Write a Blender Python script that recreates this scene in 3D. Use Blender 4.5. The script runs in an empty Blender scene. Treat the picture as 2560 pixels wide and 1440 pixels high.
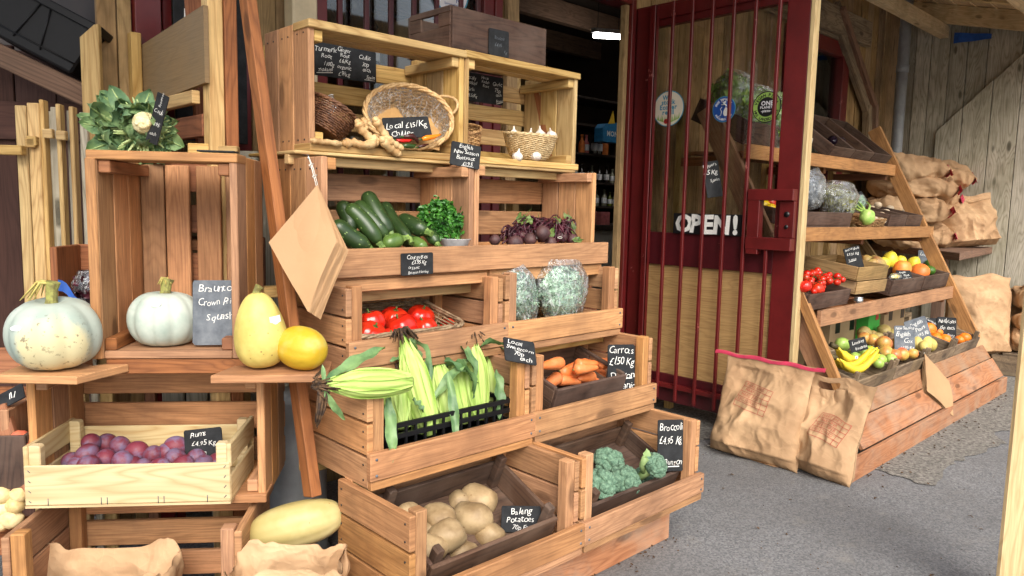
import bpy, bmesh, math, random
from math import sin, cos, pi, radians as R
from mathutils import Vector as V, Matrix, Euler, noise
sc = bpy.context.scene
COL = sc.collection
rnd = random.Random(7)
# ---------------------------------------------------------------- camera, sky, sun, exposure
HC = 1.1
def cam_axes(yaw, pitch, roll):
    f = V((sin(yaw)*cos(pitch), cos(yaw)*cos(pitch), -sin(pitch)))
    r = f.cross(V((0, 0, 1))).normalized(); u = r.cross(f)
    return r*cos(roll)+u*sin(roll), u*cos(roll)-r*sin(roll), f
FP = 1848.5
CR, CU, CF = cam_axes(R(43.69), R(6.30), R(1.241))
CP = V((0, 0, HC))
cd = bpy.data.cameras.new('camera'); cam = bpy.data.objects.new('camera', cd); COL.objects.link(cam)
cam.matrix_world = Matrix(((CR.x, CU.x, -CF.x, 0), (CR.y, CU.y, -CF.y, 0), (CR.z, CU.z, -CF.z, HC), (0, 0, 0, 1)))
cd.sensor_width = 36; cd.lens = FP/2560*36; cd.clip_start = 0.02; cd.clip_end = 500
sc.camera = cam
SUN_EL, SUN_AZ = R(42), R(212)          # azimuth the light comes from, clockwise from +Y
w = bpy.data.worlds.new('World'); sc.world = w; w.use_nodes = True
nt = w.node_tree; bg = nt.nodes['Background']
sky = nt.nodes.new('ShaderNodeTexSky'); sky.sky_type = 'NISHITA'; sky.sun_disc = False
sky.sun_elevation = SUN_EL; sky.sun_rotation = SUN_AZ; sky.air_density = 1.0; sky.dust_density = 4.0; sky.ozone_density = 1.0
hz = nt.nodes.new('ShaderNodeHueSaturation'); hz.inputs['Saturation'].default_value = .62
nt.links.new(sky.outputs[0], hz.inputs['Color']); nt.links.new(hz.outputs[0], bg.inputs[0]); bg.inputs[1].default_value = 0.15
sd = bpy.data.lights.new('sun', 'SUN'); sd.energy = 1.25; sd.angle = R(38); sd.color = (1, .96, .9)
so = bpy.data.objects.new('sun', sd); COL.objects.link(so)
sdir = V((sin(SUN_AZ)*cos(SUN_EL), cos(SUN_AZ)*cos(SUN_EL), sin(SUN_EL)))
so.rotation_euler = sdir.to_track_quat('Z', 'Y').to_euler()
sc.view_settings.view_transform = 'Standard'; sc.view_settings.look = 'None'
sc.view_settings.exposure = 0.98; sc.view_settings.gamma = 1

# ---------------------------------------------------------------- pixel to point (photograph pixels), world and left-stand frame
def ray(px, py): return (px-1280)/FP*CR-(py-720)/FP*CU+CF
def at(px, py, **k):
    d = ray(px, py)
    (a, v), = k.items()
    if a == 'd': return CP+d*v
    i = 'xyz'.index(a); return CP+d*((v-CP[i])/d[i])
LA = R(-37)
LO = at(240, 895, d=1.74); LO.z = 0
LX, LY = V((cos(LA), sin(LA), 0)), V((-sin(LA), cos(LA), 0))
LM = Matrix.Translation(LO) @ Matrix.Rotation(LA, 4, 'Z')
def lat(px, py, ly):                                    # point in the left stand's own frame
    d = ray(px, py); t = (ly-(CP-LO).dot(LY))/d.dot(LY); p = CP+d*t-LO
    return V((p.dot(LX), p.dot(LY), p.z))

# ---------------------------------------------------------------- materials
def srgb(r, g, b):
    f = lambda c: (c/255/12.92) if c/255 <= .04045 else ((c/255+.055)/1.055)**2.4
    return (f(r), f(g), f(b), 1)
class NT:
    def __init__(s, name):
        s.m = bpy.data.materials.new(name); s.m.use_nodes = True; s.t = s.m.node_tree; s.n = s.t.nodes
        s.b = s.n['Principled BSDF']
    def new(s, k, **p):
        n = s.n.new('ShaderNode'+k)
        for a, v in p.items(): setattr(n, a, v)
        return n
    def put(s, inp, v):
        if hasattr(v, 'is_linked') or isinstance(v, bpy.types.NodeSocket): s.t.links.new(v, inp)
        else: inp.default_value = v
    def math(s, op, a, b=0.0, c=0.0, clamp=False):
        n = s.new('Math', operation=op, use_clamp=clamp); s.put(n.inputs[0], a); s.put(n.inputs[1], b); s.put(n.inputs[2], c); return n.outputs[0]
    def mix(s, f, a, b, mode='MIX'):
        n = s.new('Mix', data_type='RGBA', blend_type=mode); s.put(n.inputs[0], f); s.put(n.inputs[6], a); s.put(n.inputs[7], b); return n.outputs[2]
    def coord(s, which='Object', scale=(1, 1, 1)):
        c = s.new('TexCoord'); m = s.new('Mapping'); m.inputs['Scale'].default_value = scale
        s.t.links.new(c.outputs[which], m.inputs[0]); return m.outputs[0]
    def noise(s, vec, scale=5, detail=3, rough=.5, dist=0.0):
        n = s.new('TexNoise'); s.put(n.inputs['Vector'], vec); n.inputs['Scale'].default_value = scale
        n.inputs['Detail'].default_value = detail; n.inputs['Roughness'].default_value = rough; n.inputs['Distortion'].default_value = dist
        return n.outputs['Fac']
    def vor(s, vec, scale=5, feature='F1', rand=1.0):
        n = s.new('TexVoronoi', feature=feature); s.put(n.inputs['Vector'], vec); n.inputs['Scale'].default_value = scale
        n.inputs['Randomness'].default_value = rand; return n.outputs['Distance']
    def ramp(s, f, *stops):
        n = s.new('ValToRGB'); e = n.color_ramp.elements
        while len(e) < len(stops): e.new(.5)
        for i, (p, c) in enumerate(stops):
            e[i].position = p; e[i].color = c if hasattr(c, '__len__') else (c, c, c, 1)
        s.put(n.inputs[0], f); return n.outputs[0]
    def bump(s, h, strength=.3, dist=.002):
        n = s.new('Bump'); n.inputs['Strength'].default_value = strength; n.inputs['Distance'].default_value = dist
        s.put(n.inputs['Height'], h); s.t.links.new(n.outputs[0], s.b.inputs['Normal'])
    def attr(s, name):
        n = s.new('Attribute', attribute_name=name); return n.outputs['Fac']
    def base(s, c, rough=.5, metal=0.0, spec=.5):
        s.put(s.b.inputs['Base Color'], c); s.put(s.b.inputs['Roughness'], rough); s.put(s.b.inputs['Metallic'], metal)
        s.b.inputs['Specular IOR Level'].default_value = spec
        return s.m
MAT = {}
def wood(key, light, dark, contrast=1.0, knots=1.0, rough=.62, stain=None, stain_amt=.3, tv=.45, fine=.35, spec=.35):
    s = NT(key)
    uv = s.coord('UV'); tone = s.attr('tone')
    sep = s.new('SeparateXYZ'); s.put(sep.inputs[0], uv)
    def vec(a, b):
        c = s.new('CombineXYZ'); s.put(c.inputs[0], s.math('MULTIPLY', sep.outputs[0], a)); s.put(c.inputs[1], s.math('MULTIPLY', sep.outputs[1], b))
        s.put(c.inputs[2], s.math('MULTIPLY', tone, 9.0)); return c.outputs[0]
    kd = s.vor(vec(3.6, 10), 1.0)
    k = s.math('DIVIDE', .02, s.math('ADD', kd, .05))
    n1 = s.noise(vec(1.3, 11), 1.0, 2, .4, .25)
    f = s.math('ADD', n1, s.math('MULTIPLY', k, .8*knots))
    ring = s.math('PINGPONG', s.math('MULTIPLY', f, 15.0), .5)
    ring = s.math('POWER', s.math('MULTIPLY', ring, 2.0), 2.2)
    fn = s.noise(vec(7, 260), 1.0, 3, .65)
    fn2 = s.noise(vec(1.2, 34), 1.0, 3, .6)
    fac = s.math('ADD', s.math('MULTIPLY', ring, .55*contrast), s.math('MULTIPLY', s.math('SUBTRACT', fn2, .38), 1.1*contrast), clamp=True)
    c = s.mix(fac, light, dark)
    c = s.mix(s.math('MULTIPLY', s.math('SUBTRACT', fn, .42, clamp=True), fine*3.2, clamp=True), c, tuple(x*.55 for x in dark[:3])+(1,))
    kk = s.ramp(kd, (.0, 1.0), (.12, .8), (.18, .0))
    kn = s.ramp(s.noise(vec(.9, 3.1), 1.0, 0), (.46, 0.0), (.50, 1.0))
    c = s.mix(s.math('MULTIPLY', s.math('MULTIPLY', kk, kn), min(1, .75*knots)), c, tuple(x*.32 for x in dark[:3])+(1,))
    if stain:
        sn = s.ramp(s.noise(s.coord('Object'), 5.0, 5, .65), (.42, 0.0), (.68, 1.0))
        c = s.mix(s.math('MULTIPLY', sn, stain_amt), c, stain)
    v = s.math('ADD', s.math('MULTIPLY', tone, tv), 1-tv*.5)
    hs = s.new('HueSaturation'); s.put(hs.inputs['Value'], v); s.put(hs.inputs['Color'], c)
    s.put(hs.inputs['Hue'], s.math('ADD', s.math('MULTIPLY', s.math('FRACT', s.math('MULTIPLY', tone, 7.3)), .008), .496))
    s.put(hs.inputs['Saturation'], s.math('ADD', s.math('MULTIPLY', s.math('FRACT', s.math('MULTIPLY', tone, 3.7)), .16), .9))
    s.bump(s.math('ADD', s.math('MULTIPLY', fn, .8), s.math('MULTIPLY', ring, -.35)), .45, .0012)
    MAT[key] = s.base(hs.outputs[0], rough, 0, spec)
RC = srgb
wood('wood_red', RC(198, 146, 98), RC(142, 96, 60), .72, stain=RC(116, 82, 58), stain_amt=.5, tv=.45, fine=.6)
wood('wood_brown', RC(160, 104, 66), RC(100, 58, 34), .9, stain=RC(84, 50, 34), stain_amt=.4)
wood('wood_yellow', RC(210, 176, 114), RC(156, 114, 58), 1.0, fine=.5, stain=RC(140, 112, 60), stain_amt=.3)
wood('wood_pale', RC(206, 186, 142), RC(172, 136, 86), .9, knots=.8, tv=.2, fine=.15)
wood('wood_dark', RC(92, 68, 54), RC(46, 32, 25), 1.0, knots=.4, stain=RC(126, 106, 92), stain_amt=.4, rough=.7)
wood('wood_fence', RC(190, 184, 166), RC(122, 116, 100), 1.0, knots=1.3, stain=RC(112, 110, 84), stain_amt=.4, tv=.45, rough=.8, spec=.2)
wood('wood_shed', RC(86, 60, 52), RC(52, 34, 30), .6, knots=.5, stain=RC(60, 44, 40), rough=.75, spec=.2)
wood('wood_cladding', RC(176, 144, 100), RC(118, 90, 58), .9, stain=RC(90, 80, 56), stain_amt=.5, rough=.8, spec=.2)
wood('wood_ply', RC(196, 156, 98), RC(150, 108, 62), .9, knots=0.1, tv=.12, fine=.5, stain=RC(172, 132, 84))
wood('wood_board', RC(140, 112, 74), RC(112, 86, 54), .4, knots=.1, stain=RC(120, 104, 80), stain_amt=.5, tv=.1)
wood('wood_post', RC(222, 194, 140), RC(170, 132, 80), .8, knots=1.2, stain=RC(160, 140, 96), stain_amt=.3)
wood('wood_beam', RC(134, 102, 80), RC(82, 58, 44), 1.0, knots=.6, stain=RC(96, 78, 64), stain_amt=.5, rough=.8)
wood('wood_roof', RC(226, 202, 158), RC(176, 144, 98), .8, stain=RC(132, 116, 80), stain_amt=.45, rough=.75)
wood('wood_base', RC(180, 126, 88), RC(126, 78, 50), .9, stain=RC(166, 150, 130), stain_amt=.5)
wood('wood_old', RC(150, 130, 102), RC(84, 66, 50), 1.0, stain=RC(60, 46, 36), stain_amt=.6, rough=.8)
def plain(key, col, rough=.5, var=.15, scale=30, bump=0.0, bscale=60, spec=.5, metal=0.0, col2=None, detail=4):
    s = NT(key)
    n = s.noise(s.coord('Object'), scale, detail, .6)
    c2 = col2 or tuple(x*(1-var*2) for x in col[:3])+(1,)
    c = s.mix(s.ramp(n, (.35, 0.0), (.65, 1.0)), col, c2)
    if bump: s.bump(s.noise(s.coord('Object'), bscale, 4, .6), bump, .004)
    MAT[key] = s.base(c, rough, metal, spec)
    return s
def painted(key, col, chip, rough=.4):
    s = NT(key); co = s.coord('Object')
    n = s.noise(co, 9, 8, .75); m = s.ramp(n, (.665, 0.0), (.68, 1.0))
    dirt = s.ramp(s.noise(co, 3.5, 6, .7), (.38, 0.0), (.70, .8))
    c = s.mix(dirt, col, tuple(x*.45 for x in col[:3])+(1,))
    c = s.mix(m, c, chip)
    s.bump(s.noise(s.coord('Object', (60, 60, 6)), 1, 3), .25, .001)
    MAT[key] = s.base(c, rough, 0, .5)
painted('red_paint', RC(104, 26, 26), RC(190, 120, 110))
painted('red_paint_dark', RC(82, 22, 28), RC(150, 90, 84))
painted('paint_cream', RC(206, 190, 156), RC(120, 100, 80), .5)
plain('slate', RC(30, 31, 33), .8, .2, 25, col2=RC(46, 48, 50), spec=.25)
plain('slate_grey', RC(76, 82, 90), .8, .2, 25, col2=RC(110, 116, 122))
plain('chalk', RC(236, 236, 230), .8, .08, 200)
def crumpled(key, c1, c2, sc=8, st=.9, ds=.03):
    s = NT(key); co = s.coord('Object')
    def rid(k, d): return s.math('ABSOLUTE', s.math('SUBTRACT', s.noise(co, k, 1, .5, d), .5))
    h = s.math('ADD', s.math('ADD', rid(sc, .4), s.math('MULTIPLY', rid(sc*2.3, .6), .42)), s.math('MULTIPLY', rid(sc*5.1, .3), .12))
    c = s.mix(s.ramp(s.noise(co, 5, 3), (.35, 0.0), (.65, 1.0)), c1, c2)
    c = s.mix(s.ramp(rid(sc*1.6, .6), (.0, .16), (.02, 0.0)), c, tuple(x*1.25 for x in c1[:3])+(1,))
    s.bump(s.math('SUBTRACT', .5, h), st, ds); MAT[key] = s.base(c, .72, 0, .2)
crumpled('paper', RC(196, 162, 124), RC(166, 132, 98), 6.0, .75, .034)
crumpled('paper_open', RC(200, 166, 128), RC(176, 140, 104), 9, .9, .02)
plain('paper_flat', RC(178, 142, 104), .7, .06, 5, .5, 14, .25)
plain('paper_lining', RC(188, 146, 92), .7, .1, 8, .3, 30, .3)
plain('pink_tape', RC(206, 62, 92), .6, .15, 20)
plain('string_white', RC(226, 222, 210), .7)
plain('red_print', RC(168, 58, 50), .8, .3, 60, col2=RC(180, 88, 70))
plain('black_plastic', RC(20, 20, 22), .5, .1, 20, .1, 12, .25)
plain('metal_pipe', RC(158, 162, 165), .45, .15, 8)
plain('white_metal', RC(226, 228, 230), .35)
plain('blue_sheet', RC(24, 84, 170), .6)
plain('blue_plastic', RC(50, 100, 190), .4)
plain('silver', RC(200, 205, 208), .25, metal=.9)
plain('label_white', RC(236, 236, 240), .5, .03)
plain('sticker_cream', RC(238, 228, 206), .4, .03)
plain('sticker_blue', RC(120, 176, 200), .4, .05)
plain('sticker_navy', RC(34, 80, 160), .4, .05)
plain('sticker_green', RC(150, 186, 90), .4, .05)
plain('ink_black', RC(24, 24, 26), .4, .05)
plain('ink_teal', RC(70, 150, 180), .4, .05)
plain('ladybird_red', RC(190, 40, 40), .4, .05)
plain('card_brown', RC(196, 166, 124), .8, .06, 6)
plain('card_green', RC(70, 178, 70), .6, .05)
plain('cloth_dark', RC(50, 52, 60), .8, .4, 30, .6, 40)
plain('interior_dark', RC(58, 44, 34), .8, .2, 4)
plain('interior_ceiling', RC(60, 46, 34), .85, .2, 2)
plain('counter_white', RC(180, 176, 164), .5, .05)
plain('product_pink', RC(214, 120, 120), .6)
plain('product_orange', RC(226, 124, 50), .6)
plain('bottle_dark', RC(30, 20, 18), .12)
plain('bottle_green', RC(110, 120, 50), .12)
plain('glass_jar', RC(150, 150, 130), .12)
plain('flag_blue', RC(40, 120, 170), .6)
plain('flag_yellow', RC(230, 190, 50), .6)
# produce
def produce(key, c1, c2, rough=.45, scale=8, lo=.4, hi=.6, spots=None, sp_scale=60, sp_lo=.05, sp_hi=.12, bump=.15, bscale=60, stripes=None, spec=.5, sss=0.0, detail=4, stretch=(1, 1, 1), bd=.003):
    s = NT(key); co = s.coord('Object', stretch)
    oi = s.new('ObjectInfo')
    add = s.new('VectorMath', operation='ADD'); s.put(add.inputs[0], co)
    mu = s.new('VectorMath', operation='SCALE'); s.put(mu.inputs[0], (1, 1, 1)); s.put(mu.inputs['Scale'], s.math('MULTIPLY', oi.outputs['Random'], 40.0))
    s.put(add.inputs[1], mu.outputs[0]); co = add.outputs[0]
    c = s.mix(s.ramp(s.noise(co, scale, detail, .6), (lo, 0.0), (hi, 1.0)), c1, c2)
    if spots:
        m = s.ramp(s.vor(co, sp_scale), (sp_lo, 1.0), (sp_hi, 0.0))
        m2 = s.ramp(s.noise(co, sp_scale*.12, 2), (.42, 0.0), (.55, 1.0))
        c = s.mix(s.math('MULTIPLY', m, m2), c, spots)
    hs = s.new('HueSaturation'); s.put(hs.inputs['Value'], s.math('ADD', s.math('MULTIPLY', oi.outputs['Random'], .25), .88)); s.put(hs.inputs['Color'], c)
    if bump: s.bump(s.noise(co, bscale, 4, .6), bump, bd)
    if sss: s.b.inputs['Subsurface Weight'].default_value = sss; s.b.inputs['Subsurface Radius'].default_value = (.01, .008, .005); s.b.inputs['Subsurface Scale'].default_value = .5
    MAT[key] = s.base(hs.outputs[0], rough, 0, spec); return s
produce('squash_white', RC(182, 190, 178), RC(152, 167, 156), .62, 9, .40, .60, spots=RC(120, 108, 84), sp_scale=70, sp_lo=.04, sp_hi=.09, bump=.1)
produce('squash_yellow', RC(204, 186, 106), RC(180, 162, 84), .62, 9, .42, .60, spots=RC(140, 116, 60), sp_scale=60, sp_lo=.09, sp_hi=.17, bump=.35)
produce('melon_yellow', RC(206, 170, 40), RC(196, 184, 100), .5, 9, .42, .56, bump=.3, spots=RC(190, 160, 60))
produce('marrow_cream', RC(206, 192, 138), RC(184, 168, 106), .6, 6, spots=RC(160, 130, 70), sp_scale=40, sp_lo=.05, sp_hi=.09)
produce('squash_stem', RC(150, 150, 80), RC(110, 104, 60), .8, 60, bump=.6)
produce('squash_yellow_dry', RC(176, 166, 96), RC(170, 150, 80), .8, 60, bump=.4)
produce('courgette', RC(36, 56, 26), RC(54, 78, 34), .36, 14, .45, .7, spots=RC(130, 156, 90), sp_scale=110, sp_lo=.08, sp_hi=.18, bump=.12, stretch=(1, 1, .5))
produce('courgette_pale', RC(66, 96, 40), RC(96, 124, 56), .3, 14, spots=RC(150, 174, 100), sp_scale=150, sp_lo=.05, sp_hi=.16)
produce('courgette_stem', RC(126, 150, 74), RC(90, 116, 56), .55, 60, bump=.4)
produce('tomato', RC(206, 32, 20), RC(196, 48, 22), .18, 5, bump=.04, bscale=15, spec=.6)
produce('tomato_green', RC(60, 84, 30), RC(90, 100, 44), .6)
produce('corn_husk', RC(158, 190, 92), RC(184, 206, 116), .6, 90, .38, .62, bump=.8, bscale=90, stretch=(1, 1, .04), sss=.0, bd=.002)
produce('corn_leaf', RC(78, 110, 68), RC(116, 146, 92), .5, 14, bump=.3, bscale=60)
produce('corn_silk', RC(96, 70, 44), RC(50, 36, 26), .8, 80)
produce('carrot', RC(226, 120, 60), RC(232, 140, 84), .45, 20, bump=.4, bscale=30, spots=RC(170, 90, 50), sp_scale=70)
produce('carrot_top', RC(120, 110, 50), RC(80, 80, 40), .8)
produce('broccoli', RC(118, 150, 124), RC(84, 116, 94), .75, 120, bump=1.0, bscale=260, bd=.006)
produce('broccoli_stem', RC(146, 168, 110), RC(120, 146, 90), .6)
produce('potato', RC(172, 148, 110), RC(134, 110, 76), .6, 12, spots=RC(120, 90, 56), sp_scale=45, sp_lo=.06, sp_hi=.14, bump=.4, bscale=40)
produce('plum', RC(112, 42, 56), RC(112, 96, 122), .58, 26, .44, .62, spots=RC(176, 120, 90), sp_scale=110, sp_lo=.03, sp_hi=.08, bump=.05)
produce('beetroot', RC(86, 56, 54), RC(58, 36, 38), .6, 30, bump=.5)
produce('beet_stem', RC(78, 22, 38), RC(50, 18, 28), .45, 30)
produce('beet_leaf', RC(70, 96, 44), RC(104, 120, 60), .5, 50, spots=RC(120, 40, 60), sp_scale=60, sp_lo=.1, sp_hi=.2)
produce('parsley', RC(72, 132, 44), RC(38, 92, 28), .45, 40)
produce('kale', RC(186, 214, 186), RC(140, 176, 146), .5, 40, bump=.4, bscale=90)
produce('celery', RC(176, 204, 110), RC(140, 180, 84), .4, 30)
produce('cabbage_leaf', RC(140, 168, 112), RC(100, 134, 96), .5, 20, bump=.3, bscale=50)
produce('leaf_rib', RC(190, 206, 144), RC(160, 186, 116), .5, 20)
produce('curd', RC(236, 226, 180), RC(220, 206, 150), .8, 60, bump=1.0, bscale=140)
produce('ginger', RC(208, 176, 126), RC(176, 138, 90), .65, 30, bump=.6, bscale=60, spots=RC(150, 110, 70))
produce('garlic', RC(232, 226, 212), RC(212, 198, 184), .5, 30, bump=.2, stretch=(1, 1, .2))
produce('chilli_red', RC(200, 30, 24), RC(170, 24, 20), .2, 20, bump=.1)
produce('chilli_orange', RC(246, 138, 30), RC(240, 120, 20), .22, 20, bump=.1)
produce('chilli_green', RC(50, 84, 30), RC(40, 60, 24), .22, 20, bump=.1)
produce('chilli_dark', RC(70, 30, 22), RC(54, 24, 20), .22, 20, bump=.1)
produce('wicker', RC(178, 140, 92), RC(134, 96, 58), .6, 60, bump=.5, bscale=150, stretch=(1, 1, 1))
produce('wicker_pale', RC(214, 180, 128), RC(186, 146, 94), .6, 60, bump=.5, bscale=150)
produce('wicker_brown', RC(130, 88, 58), RC(92, 58, 38), .6, 60, bump=.5, bscale=150)
produce('wicker_grey', RC(150, 128, 100), RC(112, 90, 66), .7, 60, bump=.5, bscale=150)
produce('rope_straw', RC(206, 182, 138), RC(172, 144, 100), .7, 70, bump=.7, bscale=170)
produce('banana', RC(238, 206, 50), RC(224, 196, 60), .45, 14, spots=RC(140, 100, 40), sp_scale=70)
produce('banana_tip', RC(96, 84, 40), RC(60, 50, 30), .7)
produce('apple_green', RC(150, 184, 80), RC(170, 196, 100), .3, 20, spots=RC(210, 214, 150), sp_scale=110)
produce('apple_mixed', RC(196, 176, 84), RC(196, 92, 60), .32, 9, .38, .62, spots=RC(220, 190, 120), sp_scale=110)
produce('russet', RC(160, 144, 84), RC(140, 118, 66), .6, 14)
produce('pear', RC(178, 160, 86), RC(150, 104, 64), .5, 10)
produce('orange', RC(240, 134, 40), RC(234, 120, 30), .4, 20, bump=.4, bscale=220)
produce('grapefruit', RC(240, 150, 66), RC(238, 124, 56), .4, 12, bump=.4, bscale=200)
produce('lemon', RC(240, 218, 70), RC(226, 206, 60), .4, 20, bump=.4, bscale=200)
produce('lime', RC(88, 130, 40), RC(66, 108, 34), .4, 20, bump=.4, bscale=200)
produce('pepper_yellow', RC(246, 206, 30), RC(240, 190, 20), .25)
produce('mushroom', RC(222, 206, 180), RC(190, 166, 134), .6)
produce('aubergine', RC(34, 20, 40), RC(24, 14, 28), .15)
produce('swede', RC(226, 206, 156), RC(190, 166, 110), .6, 20, bump=.5)
produce('apple_red', RC(196, 70, 64), RC(206, 120, 84), .35, 12)
produce('tree_leaf', RC(110, 150, 50), RC(70, 110, 36), .5, 8)
produce('tree_bark', RC(96, 82, 66), RC(70, 58, 46), .8, 20)
def foil(key, tint, amt=.8, rough=.12, bsc=22, gl=.75):
    s = NT(key)
    s.n.remove(s.b); out = s.n['Material Output']
    tr = s.new('BsdfTransparent'); tr.inputs[0].default_value = tint
    g = s.new('BsdfGlossy'); g.inputs['Roughness'].default_value = rough; g.inputs['Color'].default_value = (.9, .93, .95, 1)
    b = s.new('Bump'); b.inputs['Strength'].default_value = .9; b.inputs['Distance'].default_value = .012
    co = s.coord('Object'); s.put(b.inputs['Height'], s.noise(co, bsc, 4, .62, .8))
    s.t.links.new(b.outputs[0], g.inputs['Normal'])
    fr = s.new('LayerWeight'); fr.inputs[0].default_value = .35; s.t.links.new(b.outputs[0], fr.inputs['Normal'])
    mx = s.new('MixShader'); s.put(mx.inputs[0], s.math('MULTIPLY', fr.outputs['Facing'], gl, clamp=True) if gl < 5 else gl)
    s.t.links.new(tr.outputs[0], mx.inputs[1]); s.t.links.new(g.outputs[0], mx.inputs[2])
    df = s.new('BsdfDiffuse'); df.inputs[0].default_value = (.85, .88, .88, 1); m2 = s.new('MixShader')  # white diffuse along the wrinkles paints in sky reflections on the film
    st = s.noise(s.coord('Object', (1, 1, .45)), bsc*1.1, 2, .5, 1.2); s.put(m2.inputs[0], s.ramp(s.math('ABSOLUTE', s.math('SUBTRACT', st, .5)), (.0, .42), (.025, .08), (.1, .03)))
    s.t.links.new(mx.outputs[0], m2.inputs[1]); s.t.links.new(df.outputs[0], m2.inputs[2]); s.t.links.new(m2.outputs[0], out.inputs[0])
    MAT[key] = s.m
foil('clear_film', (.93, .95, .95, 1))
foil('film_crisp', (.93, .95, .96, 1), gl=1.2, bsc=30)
def glass(key, tint, gl):
    s = NT(key); s.n.remove(s.b); out = s.n['Material Output']
    tr = s.new('BsdfTransparent'); tr.inputs[0].default_value = tint
    g = s.new('BsdfGlossy'); g.inputs['Roughness'].default_value = .03
    fr = s.new('Fresnel'); fr.inputs[0].default_value = 1.5
    mx = s.new('MixShader'); s.put(mx.inputs[0], s.math('MULTIPLY', fr.outputs[0], gl))
    s.t.links.new(tr.outputs[0], mx.inputs[1]); s.t.links.new(g.outputs[0], mx.inputs[2]); s.t.links.new(mx.outputs[0], out.inputs[0])
    MAT[key] = s.m
glass('door_glass', (.90, .90, .87, 1), 1.3)
s = NT('lamp_tube'); s.b.inputs['Emission Color'].default_value = (1, .97, .9, 1); s.b.inputs['Emission Strength'].default_value = 16; MAT['lamp_tube'] = s.m
# asphalt with chippings and a coarser worn strip
s = NT('asphalt'); co = s.coord('Object')
v = s.new('TexVoronoi', feature='F1'); s.put(v.inputs['Vector'], co); v.inputs['Scale'].default_value = 170
sep = s.new('SeparateColor'); s.put(sep.inputs[0], v.outputs['Color'])
c = s.mix(s.ramp(sep.outputs[0], (.1, 0.0), (.9, 1.0)), RC(100, 101, 102), RC(138, 138, 138))
c = s.mix(s.ramp(s.noise(co, 1.3, 5, .6), (.40, 0.0), (.65, .55)), c, RC(94, 92, 90))
c = s.mix(s.ramp(s.noise(co, 7, 6, .75), (.56, 0.0), (.72, .5)), c, RC(148, 144, 136))
c = s.mix(s.ramp(s.noise(co, 600, 2), (.5, 0.0), (.7, .6)), c, RC(60, 62, 66))
s.bump(s.math('SUBTRACT', 1.0, v.outputs['Distance']), .35, .004); MAT['asphalt'] = s.base(c, .75, 0, .35)
s = NT('worn_concrete'); co = s.coord('Object')
v = s.vor(co, 75); c = s.mix(s.ramp(s.noise(co, 60, 6, .8), (.4, 0.0), (.6, 1.0)), RC(84, 82, 78), RC(158, 154, 146))
c = s.mix(s.ramp(s.noise(co, 5, 5, .7), (.4, 0.0), (.7, .6)), c, RC(120, 118, 112))
s.bump(s.noise(co, 90, 5, .8), .8, .01); MAT['worn_concrete'] = s.base(c, .85, 0, .2)

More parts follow.
